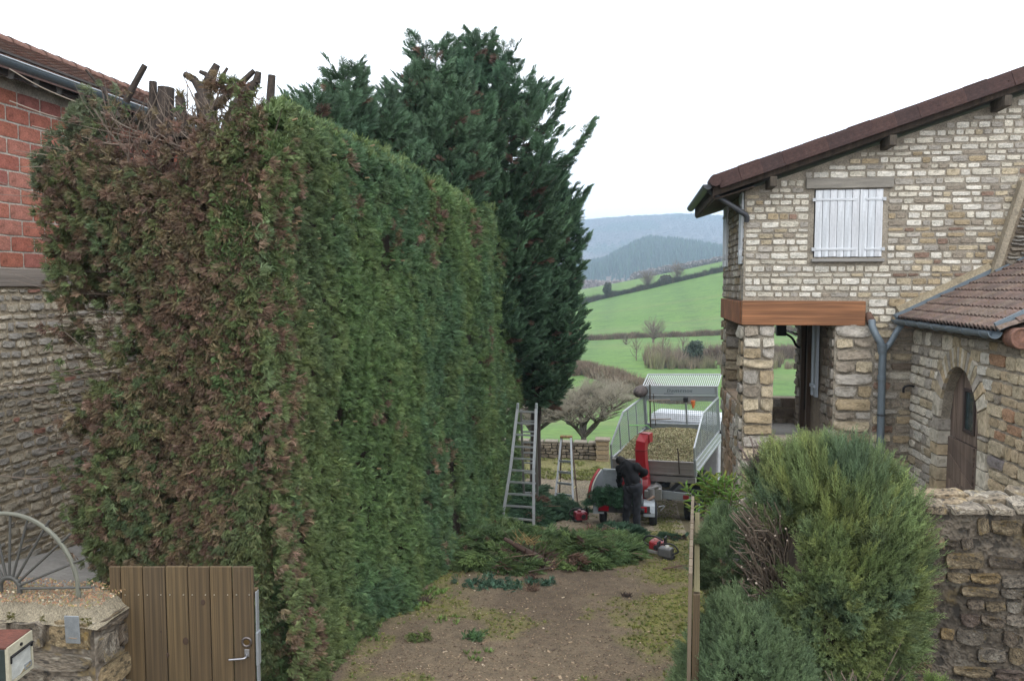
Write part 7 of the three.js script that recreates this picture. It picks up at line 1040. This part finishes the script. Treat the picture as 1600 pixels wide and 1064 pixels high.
// litter of chips over the drive, weeds and moss along its edges
{
  const r = rng(701), it = [];
  for (let i = 0; i < 7500; i++) { const d = 7.4 + 14 * Math.pow(r(), 1.4), x = -3.1 + 4.2 * r(); if (fbm(x * 1.2, d * 0.8, 703, 3) < 0.42 && r() < 0.6) continue; const q = 0.6 + 0.8 * r(), big = r() < 0.04 ? 2.2 : 1; it.push({ p: P(x, groundY(x, d) + 0.006, d), q: new THREE.Quaternion().setFromEuler(new THREE.Euler((r() - 0.5) * 0.7, r() * 6, (r() - 0.5) * 0.7)), s: V3((0.004 + 0.008 * r()) * big, 0.0025, (0.003 + 0.004 * r()) * big), c: pick([[3, L(0.30, 0.22, 0.14)], [0.3, L(0.42, 0.34, 0.24)], [4, L(0.16, 0.11, 0.075)], [0.04, L(0.6, 0.5, 0.38)]], r).clone().multiplyScalar(q) }); }
  const o = new THREE.Group(); o.name = 'wood_litter'; scene.add(o); tag(o, 'scattered wood chips and bark crumbs over the bare drive', 'litter', null, 'stuff'); scatter('chips', [new THREE.BoxGeometry(2, 2, 2)], std(L(1, 1, 1)), it, o);
}
{
  const tuft = (seed) => leafGeo((pos, col) => { const r = rng(seed); for (let i = 0; i < 16; i++) { const az = r() * 6.283, d = V3(Math.cos(az) * 0.6, 1, Math.sin(az) * 0.6).normalize(), f = 0.7 + 0.6 * r(); sliver(pos, col, V3((r() - 0.5) * 0.6, 0, (r() - 0.5) * 0.6), d, V3(Math.sin(az), 0.2, -Math.cos(az)), 0.6 + 0.6 * r(), 0.09, [f, f, f], 0.5); } }), TU = [1, 2, 3].map((s) => tuft(s * 41)), r = rng(711), it = [];
  for (let i = 0; i < 26000; i++) { const d = 7.2 + 14.5 * Math.pow(r(), 1.1), x = -3.15 + 4.3 * r(), m = mossAt(x, d); if (r() > m * 0.75) continue; it.push({ p: P(x, groundY(x, d) - 0.004, d), q: aim(UP, r() * 6), s: V3(1, 0.6 + 0.6 * r(), 1).multiplyScalar(0.018 + 0.028 * r()), c: pick([[3, L(0.22, 0.235, 0.06)], [2, L(0.15, 0.20, 0.05)], [1, L(0.28, 0.26, 0.09)]], r).clone().multiplyScalar(0.7 + 0.6 * r()) }); }
  for (let i = 0; i < 1500; i++) { const d = 7.2 + 13 * r(), x = -3.2 + 0.25 * r() * r(); it.push({ p: P(x, groundY(x, d), d), q: aim(UP, r() * 6), s: 0.03 + 0.05 * r(), c: L(0.13, 0.19, 0.05).multiplyScalar(0.7 + 0.6 * r()) }); }
  for (const [px, py, d, k] of [[680, 938, 10.9, 30], [665, 945, 10.6, 16], [645, 968, 10.0, 16], [580, 1020, 8.6, 16], [740, 1060, 8.1, 10], [705, 985, 9.5, 10]]) { const p = at(px, py, d); for (let i = 0; i < k; i++) { const x = p.x + (r() - 0.5) * 0.3, dd = d + (r() - 0.5) * 0.4; it.push({ p: P(x, groundY(x, dd), dd), q: aim(UP, r() * 6), s: 0.04 + 0.04 * r(), c: L(0.15, 0.24, 0.06).multiplyScalar(0.7 + 0.6 * r()) }); } }
  for (let i = 0; i < 4200; i++) { const d = 23.8 + 3 * r(), x = -7 + 9 * r(); if (fbm(x * 0.9, d * 0.9, 51, 3) < 0.42) continue; it.push({ p: P(x, groundY(x, d), d), q: aim(UP, r() * 6), s: 0.05 + 0.06 * r(), c: L(0.25, 0.27, 0.085).multiplyScalar(0.7 + 0.6 * r()) }); }
  const o = new THREE.Group(); o.name = 'grass'; scene.add(o); tag(o, 'moss and short grass along the edges of the drive and before the yard wall', 'grass', null, 'stuff'); scatter('blades', TU, M.leaf, it, o);
}
renderer.render(scene, camera);
